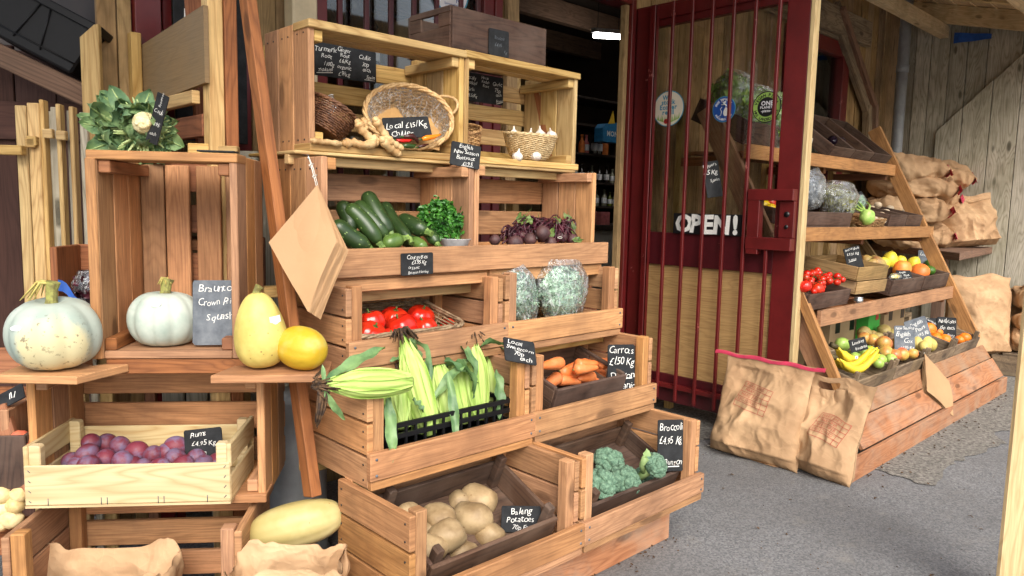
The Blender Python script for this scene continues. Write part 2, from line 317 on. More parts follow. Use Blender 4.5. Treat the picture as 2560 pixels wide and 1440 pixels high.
# ---------------------------------------------------------------- mesh builder
class MB:
    def __init__(s): s.v = []; s.f = []; s.uv = []; s.t = []; s.sm = []; s.mi = []
    def add(s, vs, fs, uvs=None, tone=None, smooth=False, M=None, mi=0):
        b = len(s.v); t = rnd.random() if tone is None else tone
        s.v += [tuple(M @ V(p)) if M else tuple(p) for p in vs]
        for i, f in enumerate(fs):
            s.f.append([b+k for k in f]); s.uv.append(uvs[i] if uvs else [(0, 0)]*len(f)); s.t.append(t); s.sm.append(smooth); s.mi.append(mi)
        return s
    def box(s, lo, hi, M=None, ax=None, jit=0.0, tone=None, mi=0):
        lo, hi = V(lo), V(hi); d = hi-lo
        if ax is None: ax = max(range(3), key=lambda i: d[i])
        o = (rnd.random()*60, rnd.random()*60)
        c = [V((lo.x if i & 1 == 0 else hi.x, lo.y if i & 2 == 0 else hi.y, lo.z if i & 4 == 0 else hi.z)) for i in range(8)]
        fs = [(0, 2, 3, 1), (4, 5, 7, 6), (0, 1, 5, 4), (2, 6, 7, 3), (0, 4, 6, 2), (1, 3, 7, 5)]; ns = [2, 2, 1, 1, 0, 0]
        uvs = []
        for f, n in zip(fs, ns):
            r = [i for i in range(3) if i != n]
            if ax in r:
                b = r[0] if r[1] == ax else r[1]
                uvs.append([(c[k][ax]+o[0], c[k][b]+o[1]+n*.31) for k in f])
            else: uvs.append([(c[k][r[0]]*.25+o[0], c[k][r[1]]*.6+o[1]) for k in f])
        if jit:
            m = (lo+hi)/2; Q = Matrix.Translation(m) @ Euler([rnd.uniform(-jit, jit) for _ in range(3)]).to_matrix().to_4x4() @ Matrix.Translation(-m)
            M = (M @ Q) if M else Q
        return s.add(c, fs, uvs, tone, False, M, mi)
    def beam(s, a, b, w, t, up=(0, 0, 1), tone=None):            # a board of w (across) x t (thick) from a to b
        a, b = V(a), V(b); z = (b-a); L = z.length; z.normalize(); x = z.cross(V(up)).normalized() if abs(z.dot(V(up))) < .999 else V((1, 0, 0)); y = x.cross(z)*-1
        M = Matrix(((x.x, y.x, z.x, a.x), (x.y, y.y, z.y, a.y), (x.z, y.z, z.z, a.z), (0, 0, 0, 1)))
        if M.determinant() < 0: M = Matrix(((y.x, x.x, z.x, a.x), (y.y, x.y, z.y, a.y), (y.z, x.z, z.z, a.z), (0, 0, 0, 1))); w, t = t, w
        return s.box((-w/2, -t/2, 0), (w/2, t/2, L), M, 2, tone=tone)
    def prism(s, poly, y0, y1, M=None, mi=0, ax=0):                    # polygon in xz, extruded in y
        n = len(poly); vs = [(p[0], y0, p[1]) for p in poly]+[(p[0], y1, p[1]) for p in poly]
        ar = sum(poly[i][0]*poly[(i+1) % n][1]-poly[(i+1) % n][0]*poly[i][1] for i in range(n))
        if ar < 0: poly = None
        fs = [list(range(n)), list(range(2*n-1, n-1, -1))]+[(i, n+i, n+(i+1) % n, (i+1) % n) for i in range(n)]
        if poly is None: fs = [list(reversed(f)) for f in fs]
        o = rnd.random()*50
        uvs = [[((vs[k][0], vs[k][2]+o) if ax == 0 else (vs[k][2]+o, vs[k][0])) for k in f] for f in fs]
        return s.add(vs, fs, uvs, None, False, M, mi)
    def tube(s, pts, rad, seg=8, cap=True, M=None, smooth=True, mi=0, sq=(1, 1)):
        pts = [V(p) for p in pts]; n = len(pts); rad = rad if hasattr(rad, '__len__') else [rad]*n
        vs, fs = [], []; up = None
        for i, p in enumerate(pts):
            t = (pts[min(i+1, n-1)]-pts[max(i-1, 0)]).normalized()
            if up is None: up = V((0, 0, 1)) if abs(t.z) < .9 else V((1, 0, 0)); up = (up-t*up.dot(t)).normalized()
            else: up = (up-t*up.dot(t)); up = up.normalized() if up.length > 1e-6 else V((1, 0, 0))
            x = up.cross(t)
            for k in range(seg):
                a = 2*pi*k/seg; vs.append(p+(x*cos(a)*sq[0]+up*sin(a)*sq[1])*rad[i])
        for i in range(n-1):
            for k in range(seg):
                k2 = (k+1) % seg; fs.append((i*seg+k, i*seg+k2, (i+1)*seg+k2, (i+1)*seg+k))
        if cap: fs.append(tuple(range(seg-1, -1, -1))); fs.append(tuple((n-1)*seg+k for k in range(seg)))
        return s.add(vs, fs, None, None, smooth, M, mi)
    def lathe(s, prof, seg=24, M=None, lobes=0, la=0.0, nz=0.0, ns=10.0, sx=1, sy=1, mi=0, seed=0, ph=0.0, sharp=1.0):
        vs, fs = [], []; n = len(prof); rm = max(p[0] for p in prof) or 1
        for r, z in prof:
            for k in range(seg):
                a = 2*pi*k/seg; rr = r
                if lobes: rr *= 1-la*(abs(sin(lobes*a/2+ph))**.5*-1+1)**sharp*min(1, r/rm*1.4)
                p = V((rr*cos(a)*sx, rr*sin(a)*sy, z))
                if nz: p += p.normalized()*noise.noise(p*ns+V((seed*7.1, seed, 3)))*nz if p.length > 1e-6 else V((0, 0, 0))
                vs.append(p)
        for i in range(n-1):
            for k in range(seg):
                k2 = (k+1) % seg; fs.append((i*seg+k, i*seg+k2, (i+1)*seg+k2, (i+1)*seg+k))
        if prof[0][0] > 1e-5: fs.append(tuple(range(seg-1, -1, -1)))
        if prof[-1][0] > 1e-5: fs.append(tuple((n-1)*seg+k for k in range(seg)))
        return s.add(vs, fs, None, None, True, M, mi)
    def blob(s, r, seed=0, nz=.15, ns=1.6, sc=(1, 1, 1), M=None, sub=3, mi=0, bumps=0.0, bs=20):
        bm = bmesh.new(); bmesh.ops.create_icosphere(bm, subdivisions=sub, radius=1)
        vs = []
        for v in bm.verts:
            p = v.co.copy(); k = 1+nz*noise.noise(p*ns+V((seed*5.3, seed*1.7, 0)))
            if bumps: k += bumps*abs(noise.noise(p*bs+V((seed, 0, 0))))
            vs.append(V((p.x*sc[0], p.y*sc[1], p.z*sc[2]))*k*r)
        fs = [[v.index for v in f.verts] for f in bm.faces]; bm.free()
        return s.add(vs, fs, None, None, True, M, mi)
    def grid(s, fn, nu, nv, smooth=True, close=False, M=None, mi=0, uvf=None):
        vs = [V(fn(i/(nu-1) if not close else i/nu, j/(nv-1))) for j in range(nv) for i in range(nu)]; fs = []
        for j in range(nv-1):
            for i in range(nu if close else nu-1):
                i2 = (i+1) % nu; fs.append((j*nu+i, j*nu+i2, (j+1)*nu+i2, (j+1)*nu+i))
        return s.add(vs, fs, None, None, smooth, M, mi)
    def leaf(s, base, dirv, up, L, W, curl=.3, wav=0.0, fold=.2, nu=5, nv=9, shape=1.0, M=None, seed=0, mi=0, twist=0.0):
        d = V(dirv).normalized(); u = V(up); u = (u-d*u.dot(d)).normalized(); x = d.cross(u); base = V(base)
        def fn(a, t):
            w = W*(sin(pi*min(1, t**shape*.96+.04)))**.8*(a-.5)
            ang = curl*t; q = base+(d*cos(ang)+u*-sin(ang))*L*t*(1-abs(curl)*.12)
            n_ = u*cos(ang)+d*sin(ang)
            aa = twist*t; xx = x*cos(aa)+n_*sin(aa)
            return q+xx*w+n_*(abs(a-.5)*2*fold*W*.5+wav*W*sin(t*17+a*5+seed)*abs(a-.5)*2)
        return s.grid(fn, nu, nv, M=M, mi=mi)
    def build(s, name, mat, parent=None, bevel=0.0, M=None):
        me = bpy.data.meshes.new(name); me.from_pydata(s.v, [], s.f); me.update()
        uvl = me.uv_layers.new(name='UVMap'); flat = [c for f in s.uv for p in f for c in p]; uvl.data.foreach_set('uv', flat)
        a = me.attributes.new('tone', 'FLOAT', 'FACE'); a.data.foreach_set('value', s.t)
        me.polygons.foreach_set('use_smooth', s.sm)
        for m in (mat if isinstance(mat, (list, tuple)) else [mat]): me.materials.append(MAT[m])
        if any(s.mi): me.polygons.foreach_set('material_index', s.mi)
        o = bpy.data.objects.new(name, me); COL.objects.link(o)
        if parent: o.parent = parent
        if M is not None: o.matrix_world = M
        if bevel:
            b = o.modifiers.new('bevel', 'BEVEL'); b.width = bevel; b.segments = 1; b.limit_method = 'ANGLE'; b.angle_limit = R(50)
        return o
BV = .0022
def T(name, label, cat, M=None, group=None):
    o = bpy.data.objects.new(name, None); COL.objects.link(o); o.empty_display_size = .05
    if M is not None: o.matrix_world = M if isinstance(M, Matrix) else Matrix.Translation(V(M))
    o['label'] = label; o['category'] = cat
    if group: o['group'] = group
    return o
def tag(o, label, cat, group=None):
    o['label'] = label; o['category'] = cat
    if group: o['group'] = group
    return o
def struct(o, kind='structure', label=None, cat=None):
    o['kind'] = kind
    if label: o['label'] = label
    if cat: o['category'] = cat
    return o
def dup(root, M, label=None, group=None):
    r = root.copy(); COL.objects.link(r); r.matrix_world = M
    if label: r['label'] = label
    if group: r['group'] = group
    for ch in list(root.children):
        c = ch.copy(); COL.objects.link(c); c.parent = r
        for g in list(ch.children):
            e = g.copy(); COL.objects.link(e); e.parent = c
    return r
def TR(p, rz=0.0, rx=0.0, ry=0.0, s=1.0):
    return Matrix.Translation(V(p)) @ Euler((R(rx), R(ry), R(rz))).to_matrix().to_4x4() @ Matrix.Scale(s, 4)
def Zto(p, d, spin=0.0, s=1.0):                                # place with local +Z along d
    return Matrix.Translation(V(p)) @ V(d).to_track_quat('Z', 'Y').to_matrix().to_4x4() @ Matrix.Rotation(spin, 4, 'Z') @ Matrix.Scale(s, 4)
_CH = {}
def glyph(ch, bold):
    k = (ch, round(bold, 4))
    if k not in _CH:
        cu = bpy.data.curves.new('t', 'FONT'); cu.body = ch; cu.size = 1; cu.offset = bold; cu.resolution_u = 2; cu.align_x = 'LEFT'; cu.align_y = 'BOTTOM_BASELINE'
        o = bpy.data.objects.new('t', cu); me = bpy.data.meshes.new_from_object(o)
        vs = [(v.co.x, v.co.y) for v in me.vertices]; fs = [list(p.vertices) for p in me.polygons]
        bpy.data.objects.remove(o); bpy.data.curves.remove(cu); bpy.data.meshes.remove(me)
        _CH[k] = (vs, fs, max([v[0] for v in vs] or [.25])+.06 if ch != ' ' else .30)
    return _CH[k]
def text_mb(lines, depth=.0006, bold=.006, shear=.18, hand=0.0, maxw=None):
    """lines: (text, x, z, size, rotation) laid out in the local xz plane, facing -y; hand > 0 makes it a chalk hand"""
    mb = MB(); rg = random.Random(len(lines)*7+len(lines[0][0]))
    for (tx, x, z, size, rot) in lines:
        adv = 0; out = []
        for ch in tx:
            vs, fs, a = glyph(ch, bold); js = 1+hand*rg.uniform(-.16, .16); jr = R(hand*rg.uniform(-9, 9)); jy = hand*rg.uniform(-.07, .07); sh = shear+hand*rg.uniform(-.12, .12)
            out.append(([(adv+(vx+vy*sh)*js*cos(jr)-vy*sin(jr), jy+vy*js*cos(jr)+vx*sin(jr)) for vx, vy in vs], fs)); adv += a*(1-.10*hand)
        sx = size; tw = adv*size
        if maxw and tw > maxw: sx = size*maxw/tw
        ca, sa = cos(R(rot)), sin(R(rot))
        for vs, fs in out:
            if not vs: continue
            mb.add([(x+((vx-adv/2)*sx)*ca-((vy-.33)*size)*sa, -depth, z+((vx-adv/2)*sx)*sa+((vy-.33)*size)*ca) for vx, vy in vs], fs)
    return mb
def sign(label, M, w, h, lines, mat='slate', grp='chalk price signs', name='price_sign', chalk='chalk', th=.004, cat='price sign', under=(), bold=-.010):
    t = T(name, label, cat, M, grp)
    c = .06*min(w, h); pl = [(-w/2+c, -h/2), (w/2-c*.6, -h/2+c*.2), (w/2, -h/2+c), (w/2-c*.2, h/2-c), (w/2-c, h/2), (-w/2+c*.6, h/2-c*.2), (-w/2, h/2-c), (-w/2+c*.2, -h/2+c)]
    mb = MB(); mb.prism(pl, 0, th); mb.build('board', mat, t, .0008)
    if lines:
        mb = text_mb([(a, x*w, z*h, sz*h*1.08, r) for a, x, z, sz, r in lines], bold=bold, hand=1.0, maxw=w*(.9 if len(lines) < 8 else .34))
        for (x0, z0, x1, z1) in under:
            mb.tube([(x0*w, -.0006, z0*h), (x1*w, -.0006, z1*h)], h*.012, 4)
        mb.build('lettering', chalk, t)
    return t

def spx(label, px, py, wpx, hpx, lines, rz=-35, rx=-8, ry=0, **k):
    """sign placed so that it covers wpx x hpx photograph pixels round (px, py)"""
    ax = {a: k.pop(a) for a in ('x', 'y', 'z', 'd') if a in k}
    if 'L' in k: p = LM @ lat(px, py, k.pop('L'))
    else: p = at(px, py, **ax)
    D = (p-CP).dot(CF); e = V((cos(R(rz)), sin(R(rz)), 0)); w_ = wpx*D/FP/max(.25, abs(e.dot(CR))); h_ = hpx*D/FP/max(.4, cos(R(rx)))
    return sign(label, TR(p, rz, rx, ry), w_, h_, lines, **k)
# ================================================================ SETTING
mb = MB(); mb.grid(lambda a, b: (-40+90*a, -45+90*b, 0), 2, 2, smooth=False); struct(mb.build('ground', 'asphalt'))
mb = MB()
pts = [at(2125, 1175, z=0), at(2330, 1205, z=0), at(2500, 1120, z=0), at(2600, 1060, z=0), V((7.4, 1.2, 0)), V((7.4, 2.6, 0)), V((3.1, 2.6, 0)), V((3.05, 1.3, 0))]
pp = []
for a_, b_ in zip(pts, pts[1:]+pts[:1]):
    for k in range(14): q = a_.lerp(b_, k/14); pp.append(q+V((noise.noise(q*3.1), noise.noise(q*3.1+V((9, 0, 0))), 0))*.16+V((noise.noise(q*17), noise.noise(q*19), 0))*.03)
mb.add([(p.x, p.y, .004) for p in pp], [tuple(range(len(pp)))]); struct(mb.build('concrete_path', 'worn_concrete'))

# shop building: cladding, frames, window, roof inside, walls of the room
shop = T('shop_building', 'timber shop building with dark red door and window frames behind the crates', 'building', (0, 0, 0))
Y0 = 2.53  # wall and frame coordinates below were scaled about the camera, then baked in
def boards(mb, x0, x1, z0, z1, y, w=.11, t=.02, gap=.004, jit=.002):
    x = x0
    while x < x1-.01:
        ww = min(w*rnd.uniform(.85, 1.15), x1-x); dy = rnd.uniform(-.006, .006)
        mb.box((x, y+dy, z0), (x+ww-gap, y+t+dy, z1), None, 2, jit); x += ww
mb = MB()
boards(mb, 0.668, 0.769, 0, 3.010, Y0, .055); boards(mb, 1.146, 1.375, .0, 3.010, Y0-.01, .09); boards(mb, 0.840, 3.151, 2.265, 3.010, Y0+.01, .12)
boards(mb, 1.375, 2.254, 0, 0.938, Y0, .11); boards(mb, 2.292, 2.407, 0, 3.010, Y0, .06)
mb.build('wall', 'wood_cladding', shop, BV)
mb = MB(); boards(mb, 3.342, 5.014, 0, 3.010, Y0+.03, .13); boards(mb, 5.997, 7.182, 0, 3.010, Y0+.03, .14); boards(mb, 4.966, 6.016, 2.408, 3.010, Y0+.03, .13); boards(mb, 4.966, 6.016, 0, 1.243, Y0+.03, .13)
mb.build('wall', 'wood_cladding', shop, BV)
mb = MB()
mb.box((0.769, Y0-.03, 0), (0.845, Y0+.05, 2.914)); mb.box((0.859, Y0, 0), (0.888, Y0+.06, 2.914)); mb.box((1.012, Y0, 0), (1.146, Y0+.04, 2.914))
mb.build('red_post', 'red_paint', shop, BV)
wf = MB()
wf.box((1.375, Y0-.02, 0.909), (1.432, Y0+.06, 2.265)); wf.box((2.196, Y0-.02, 0.909), (2.254, Y0+.06, 2.265)); wf.box((1.432, Y0-.015, 0.909), (2.196, Y0+.055, 0.976)); wf.box((1.432, Y0-.015, 2.198), (2.196, Y0+.055, 2.265))
win = wf.build('window', 'red_paint', shop, BV)
for x in (1.475, 1.59, 1.70, 1.81, 1.925, 2.053, 2.149):
    mb = MB(); mb.box((x-.010, Y0-.04, .91), (x+.010, Y0-.025, 2.265)); mb.build('bar', 'red_paint_dark', win, BV)
mb = MB(); mb.box((1.432, Y0+.03, 0.976), (2.196, Y0+.036, 2.198)); mb.build('pane', 'door_glass', win)
# round notice stuck on the window
c = at(1140, -25, y=Y0-.012)
def disc(mb, c, r, y, n=32, th=.001, M=None, mi=0, sx=1):
    mb.prism([(c[0]+cos(2*pi*k/n)*r*sx, c[1]+sin(2*pi*k/n)*r) for k in range(n)], y, y+th, M, mi)
ms = MB(); disc(ms, (c.x, c.z), .098, Y0+.022, th=.002, mi=0); disc(ms, (c.x, c.z), .09, Y0+.020, th=.002, mi=1)
st = ms.build('notice', ['ink_teal', 'label_white'], win)
tm = text_mb([('REFILL HERE', c.x, c.z+.03, .03, 0), ('Sponsored by', c.x, c.z-.052, .012, 0), ('devon shops', c.x, c.z-.066, .012, 0), ('NE', c.x+.045, c.z-.032, .03, 0)], bold=.01, shear=0)
tm.v = [(a, Y0+.019, b) for a, _, b in tm.v]; tm.build('notice_lettering', 'sticker_navy', win)
# second window, beyond the right-hand stand
wf = MB()
wf.box((5.014, Y0-.02, 1.243), (5.119, Y0+.06, 2.408)); wf.box((5.892, Y0-.02, 1.243), (6.007, Y0+.06, 2.408)); wf.box((5.119, Y0-.015, 2.303), (5.892, Y0+.055, 2.408)); wf.box((5.119, Y0-.015, 1.243), (5.892, Y0+.055, 1.320)); wf.box((5.367, Y0, 1.320), (5.415, Y0+.05, 2.303))
w2 = wf.build('window', 'red_paint', shop, BV)
mb = MB(); mb.box((5.119, Y0+.03, 1.320), (5.892, Y0+.036, 2.303)); mb.build('pane', 'door_glass', w2)
# door frame
mb = MB()
mb.box((3.238, Y0-.02, 0), (3.272, Y0+.02, 2.265)); mb.box((2.483, Y0-.02, 2.174), (3.235, Y0+.08, 2.275)); mb.box((2.254, Y0-.03, 0), (2.297, Y0+.05, 2.914))
mb.build('door_frame', 'red_paint', shop, BV)
mb = MB(); mb.box((3.205, Y0-.0, 0), (3.236, Y0+.035, 2.173)); mb.box((2.321, Y0-.04, 0), (2.387, Y0-.01, 2.532)); mb.build('door_lining', 'wood_cladding', shop, BV)
# room: floor, ceiling, back and side walls
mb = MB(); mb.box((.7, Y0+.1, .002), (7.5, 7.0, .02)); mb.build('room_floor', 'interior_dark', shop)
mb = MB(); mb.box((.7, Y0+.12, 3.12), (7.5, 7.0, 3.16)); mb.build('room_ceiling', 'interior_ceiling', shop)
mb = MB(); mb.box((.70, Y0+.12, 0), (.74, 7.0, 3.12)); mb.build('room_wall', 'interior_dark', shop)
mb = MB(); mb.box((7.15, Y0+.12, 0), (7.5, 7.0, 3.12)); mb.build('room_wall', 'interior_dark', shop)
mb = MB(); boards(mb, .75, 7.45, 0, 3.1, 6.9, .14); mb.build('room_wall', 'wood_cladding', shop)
mb = MB()
for y in (3.3, 4.2, 5.1, 6.0): mb.box((.75, y, 2.9), (7.45, y+.08, 3.1))
mb.build('ceiling_beam', 'wood_beam', shop)
mb = MB(); mb.beam((2.9, 3.4, 2.5), (6.6, 3.9, 2.75), .04, .04); mb.build('conduit', 'wood_beam', shop)
mb = MB(); mb.box((.60, Y0-.12, 3.12), (3.5, 7.1, 3.2)); mb.build('roof', 'wood_roof', shop)
mb = MB(); mb.add([(-1.3, 2.5, 2.95), (3.39, 2.5, 2.95), (-1.3, .95, 2.55), (3.39, .95, 2.55), (-1.3, 2.5, 2.98), (3.39, 2.5, 2.98), (-1.3, .95, 2.58), (3.39, .95, 2.58)], [(0, 1, 3, 2), (4, 6, 7, 5), (0, 4, 5, 1), (2, 3, 7, 6), (0, 2, 6, 4), (1, 5, 7, 3)], [[(0, 0), (4, 0), (4, 1.6), (0, 1.6)]]*6)
mb.build('shade_roof', 'wood_roof', shop)  # unseen roof slope, added to darken crate tops and interiors below
# strip light
t = T('strip_light', 'lit white tube light hanging under the shop ceiling inside the doorway', 'light', at(1520, 98, y=4.5))
d = at(1552, 90, y=4.5)-at(1488, 106, y=4.5); L = d.length
mb = MB(); mb.tube([(-L/2, 0, 0), (L/2, 0, .05)], .021, 10); mb.build('tube', 'lamp_tube', t)
mb = MB(); mb.beam((-L/2-.02, 0, .045), (L/2+.02, 0, .095), .05, .04); mb.build('housing', 'white_metal', t, BV)
for x in (-.15, .15):
    mb = MB(); mb.tube([(x, 0, .06), (x, 0, 3.1-at(1520, 98, y=4.5).z)], .003, 5); mb.build('hanger', 'ink_black', t)
# shelving inside the shop
SH0 = 5.0; SH1 = 5.95
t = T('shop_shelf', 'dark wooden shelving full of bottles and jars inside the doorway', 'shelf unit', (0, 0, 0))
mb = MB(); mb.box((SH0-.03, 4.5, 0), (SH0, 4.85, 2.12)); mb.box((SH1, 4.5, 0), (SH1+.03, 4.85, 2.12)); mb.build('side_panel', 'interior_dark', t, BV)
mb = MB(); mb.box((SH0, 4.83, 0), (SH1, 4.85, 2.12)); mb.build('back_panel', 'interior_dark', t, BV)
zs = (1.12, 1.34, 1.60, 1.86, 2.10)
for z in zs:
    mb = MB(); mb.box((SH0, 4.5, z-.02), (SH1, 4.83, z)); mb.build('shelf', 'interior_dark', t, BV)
def bottle(M, mat, label, h=.2, lab='label_white', grp='bottles on the shop shelf'):
    t = T('bottle', label, 'bottle', M, grp); r = h*.16
    MB().lathe([(0, 0), (r, 0), (r*1.03, h*.05), (r, h*.58), (r*.45, h*.72), (r*.4, h*.92), (r*.48, h*.92), (r*.48, h), (0, h)], 14).build('glass', mat, t)
    MB().lathe([(r*1.05, h*.18), (r*1.06, h*.2), (r*1.06, h*.48), (r*1.05, h*.5)], 14).build('paper_label', lab, t)
k = 0
for z, n, mats in ((1.60, 7, ('bottle_dark', 'product_orange', 'product_orange', 'product_pink', 'bottle_dark')), (1.34, 8, ('bottle_dark', 'glass_jar', 'bottle_dark')), (1.12, 9, ('glass_jar', 'bottle_green', 'glass_jar'))):
    for i in range(n):
        m = mats[i % len(mats)]; x = SH0+.06+i*.09
        bottle((x, 4.58+rnd.uniform(0, .05), z+.001), m, {'bottle_dark': 'dark bottle', 'product_orange': 'orange bottle', 'product_pink': 'pink bottle', 'glass_jar': 'clear jar-like bottle', 'bottle_green': 'green bottle'}[m]+' in the %s row of the shop shelf' % ({1.60: 'upper', 1.34: 'middle', 1.12: 'lower'}[z]), h=rnd.uniform(.16, .21) if z > 1.5 else rnd.uniform(.13, .17), lab=('product_orange' if m == 'product_orange' else 'label_white'), grp='bottles on the shop shelf, %s row' % ({1.60: 'upper', 1.34: 'middle', 1.12: 'lower'}[z]))
t = T('shop_box', 'blue cardboard display box with a yellow flag shape inside the doorway', 'box', at(1530, 345, y=4.3)+V((0, 0, -.02)))
mb = MB(); mb.prism([(-.13, -.02), (.13, -.02), (.13, .17), (-.09, .14), (-.13, .1)], 0, .1); mb.build('front', 'flag_blue', t, BV)
mb = MB(); mb.prism([(-.06, .14), (.0, .26), (.03, .15)], -.004, .0); mb.build('flag', 'flag_yellow', t)
tm = text_mb([('MON', .0, .055, .065, 0)], bold=.02, shear=0); tm.v = [(a, -.004, b) for a, _, b in tm.v]; tm.build('lettering', 'chalk', t)
t = T('shop_counter', 'pale shop counter with a dark top inside the doorway', 'counter', (4.1, 3.95, .02))
mb = MB(); mb.box((0, 0, 0), (1.6, .55, .9)); mb.build('body', 'counter_white', t, BV)
mb = MB(); mb.box((-.03, -.03, .9), (1.63, .58, .94)); mb.build('top', 'interior_dark', t, BV)
for i, (px, py, cc, lb) in enumerate(((1470, 400, 'glass_jar', 'clear glass jar standing on the shop counter'), (1508, 440, 'product_pink', 'pink box standing on the shop counter'))):
    p = at(px, py, y=4.05); p.z = .96
    tt = T('glass_jar' if i == 0 else 'small_box', lb, 'jar' if i == 0 else 'box', p)
    if i == 0: MB().lathe([(0, 0), (.05, 0), (.055, .02), (.055, .12), (.04, .14), (.042, .16), (0, .16)], 16).build('body', cc, tt)
    else: b_ = MB(); b_.box((-.06, -.04, 0), (.06, .04, .11)); b_.build('body', cc, tt, BV)
# things seen through the upper window
for i, px in enumerate((812, 852, 885, 915)):
    p = at(px, 45, y=Y0+.17); bottle((p.x, p.y, 1.62), 'bottle_dark', 'dark wine bottle with white label standing in the window', h=.34, grp='bottles in the shop window')
t = T('window_shelf', 'narrow wooden shelf inside the shop window behind the bottles', 'shelf', (0, 0, 0))
mb = MB(); mb.box((1.47, Y0+.09, 1.595), (2.28, Y0+.32, 1.618)); mb.build('board', 'wood_cladding', t, BV)
mb = MB(); mb.box((1.47, Y0+.3, .02), (1.5, Y0+.32, 1.595)); mb.box((2.25, Y0+.3, .02), (2.28, Y0+.32, 1.595)); mb.build('upright', 'wood_cladding', t, BV)
t = T('carton_box', 'plain tan carton standing in the shop window beside the bottles', 'box', (2.06, Y0+.13, 1.62))
mb = MB(); mb.box((-.12, 0, 0), (.14, .16, .28)); mb.build('body', 'card_brown', t, BV)
mb = MB(); mb.box((-.10, -.002, .05), (.1, 0, .2)); mb.build('panel', 'paint_cream', t)

# chalkboard leaning in the left opening
t = T('chalkboard', 'shiny grey chalkboard with faint chalk writing in the upper left window', 'chalkboard', (.950, Y0-.05, 1.29))
mb = MB(); mb.box((-.075, 0, 0), (.16, .01, .9)); mb.build('board', 'slate', t, BV)
text_mb([('NOSE', -.01, .33, .045, 12), ('DAY', .0, .40, .045, 8)]).build('lettering', 'chalk', t)
# cream pipe beside window
t = T('cream_post', 'flaking cream painted post beside the shop window', 'post', (1.26, Y0-.09, 0))
mb = MB(); mb.box((-.0, 0, 0), (.095, .07, 3.1)); mb.build('timber', 'paint_cream', t, .006)
# cream flakes done by material

# right-hand board fence closing the yard
fence = T('board_fence', 'weathered grey-green board fence with a diagonal brace closing the right end', 'fence', (7.18, 0, 0))
mb = MB(); y = 2.56
while y > -1.5:
    ww = rnd.uniform(.12, .155) if y > 1.87 else rnd.uniform(.2, .26)
    dx = rnd.uniform(-.008, .008); mb.box((dx, y-ww+.005, 0), (.022+dx, y, 3.3), None, 2, .001); y -= ww
mb.box((.03, -1.6, 0), (.045, 2.56, 3.2), None, 2); mb.build('boards', 'wood_fence', fence, BV)
# lower gate boards in front, cut on a diagonal
mb = MB(); y = 2.20
while y > .2:
    ww = rnd.uniform(.19, .24); top = 1.82+(2.20-y)*.98; top2 = 1.82+(2.20-y+ww)*.98
    mb.prism([(-y, 0), (-(y-ww)-.006, 0), (-(y-ww)-.006, top2), (-y, top)], 0, .022, Matrix.Translation((-.045+rnd.uniform(-.003, .003), 0, 0)) @ Matrix.Rotation(R(-90), 4, 'Z'), ax=1); y -= ww
mb.build('gate_boards', 'wood_fence', fence, BV)
# corner pipe
t = T('drainpipe', 'grey metal drainpipe standing in the far corner between wall and fence', 'pipe', at(2252, 225, y=2.40).xy.to_3d())
p = t.location
mb = MB(); mb.tube([(0, 0, 0), (0, 0, 3.1)], .045, 16); mb.build('pipe', 'metal_pipe', t)
for z in (1.1, 2.3):
    mb = MB(); mb.tube([(0, 0, z), (0, 0, z+.06)], .05, 16); mb.build('bracket', 'metal_pipe', t)
# old twisted bracing post on the shop wall
t = T('brace_post', 'dark weathered timber brace leaning against the wall beside the far window', 'timber brace', (0, 0, 0))
mb = MB(); mb.beam(at(2085, 20, y=2.50), at(2172, 270, y=2.50), .15, .05, (0, 1, 0)); mb.beam(at(2172, 262, y=2.495), at(2168, 560, y=2.495), .13, .055, (0, 1, 0)); mb.build('timber', 'wood_old', t, .004)
mb = MB(); mb.beam(at(2105, 20, y=2.46), at(2188, 270, y=2.46), .05, .04, (0, 1, 0)); mb.beam(at(2188, 262, y=2.455), at(2184, 560, y=2.455), .05, .04, (0, 1, 0)); mb.build('strip', 'wood_beam', t, .004)
t = T('wall_plate', 'rough pale timber beam running above the far window under the roof', 'beam', (0, 0, 0))
mb = MB(); mb.box((3.36, Y0-.06, 2.44), (6.3, Y0-.005, 2.63)); mb.box((3.36, Y0-.03, 2.41), (6.16, Y0-.001, 2.438)); mb.build('timber', 'wood_old', t, .004)

# canopy roof at the right: rafters and boards, falling outwards
roof = T('canopy_roof', 'pale timber lean-to roof with rafters over the right-hand stand', 'roof', (0, 0, 0))
zr = lambda y: 2.80-(2.52-y)*.26
for x in (7.05, 5.95, 4.85, 3.80):
    mb = MB(); mb.add([(x-.03, 2.52, zr(2.52)-.0), (x+.03, 2.52, zr(2.52)), (x-.03, .85, zr(.85)), (x+.03, .85, zr(.85)), (x-.03, 2.52, zr(2.52)+.15), (x+.03, 2.52, zr(2.52)+.15), (x-.03, .85, zr(.85)+.15), (x+.03, .85, zr(.85)+.15)],
                      [(0, 1, 3, 2), (4, 6, 7, 5), (0, 4, 5, 1), (2, 3, 7, 6), (0, 2, 6, 4), (1, 5, 7, 3)],
                      [[(0, 0), (0, .06), (2.6, .06), (2.6, 0)]]*2+[[(0, 0), (.1, 0), (.1, .1), (0, .1)]]*2+[[(0, 1), (2.6, 1), (2.6, 1.15), (0, 1.15)], [(0, 2), (0, 2.15), (2.6, 2.15), (2.6, 2)]])
    mb.build('rafter', 'wood_roof', roof, .003)
mb = MB(); y = 2.52
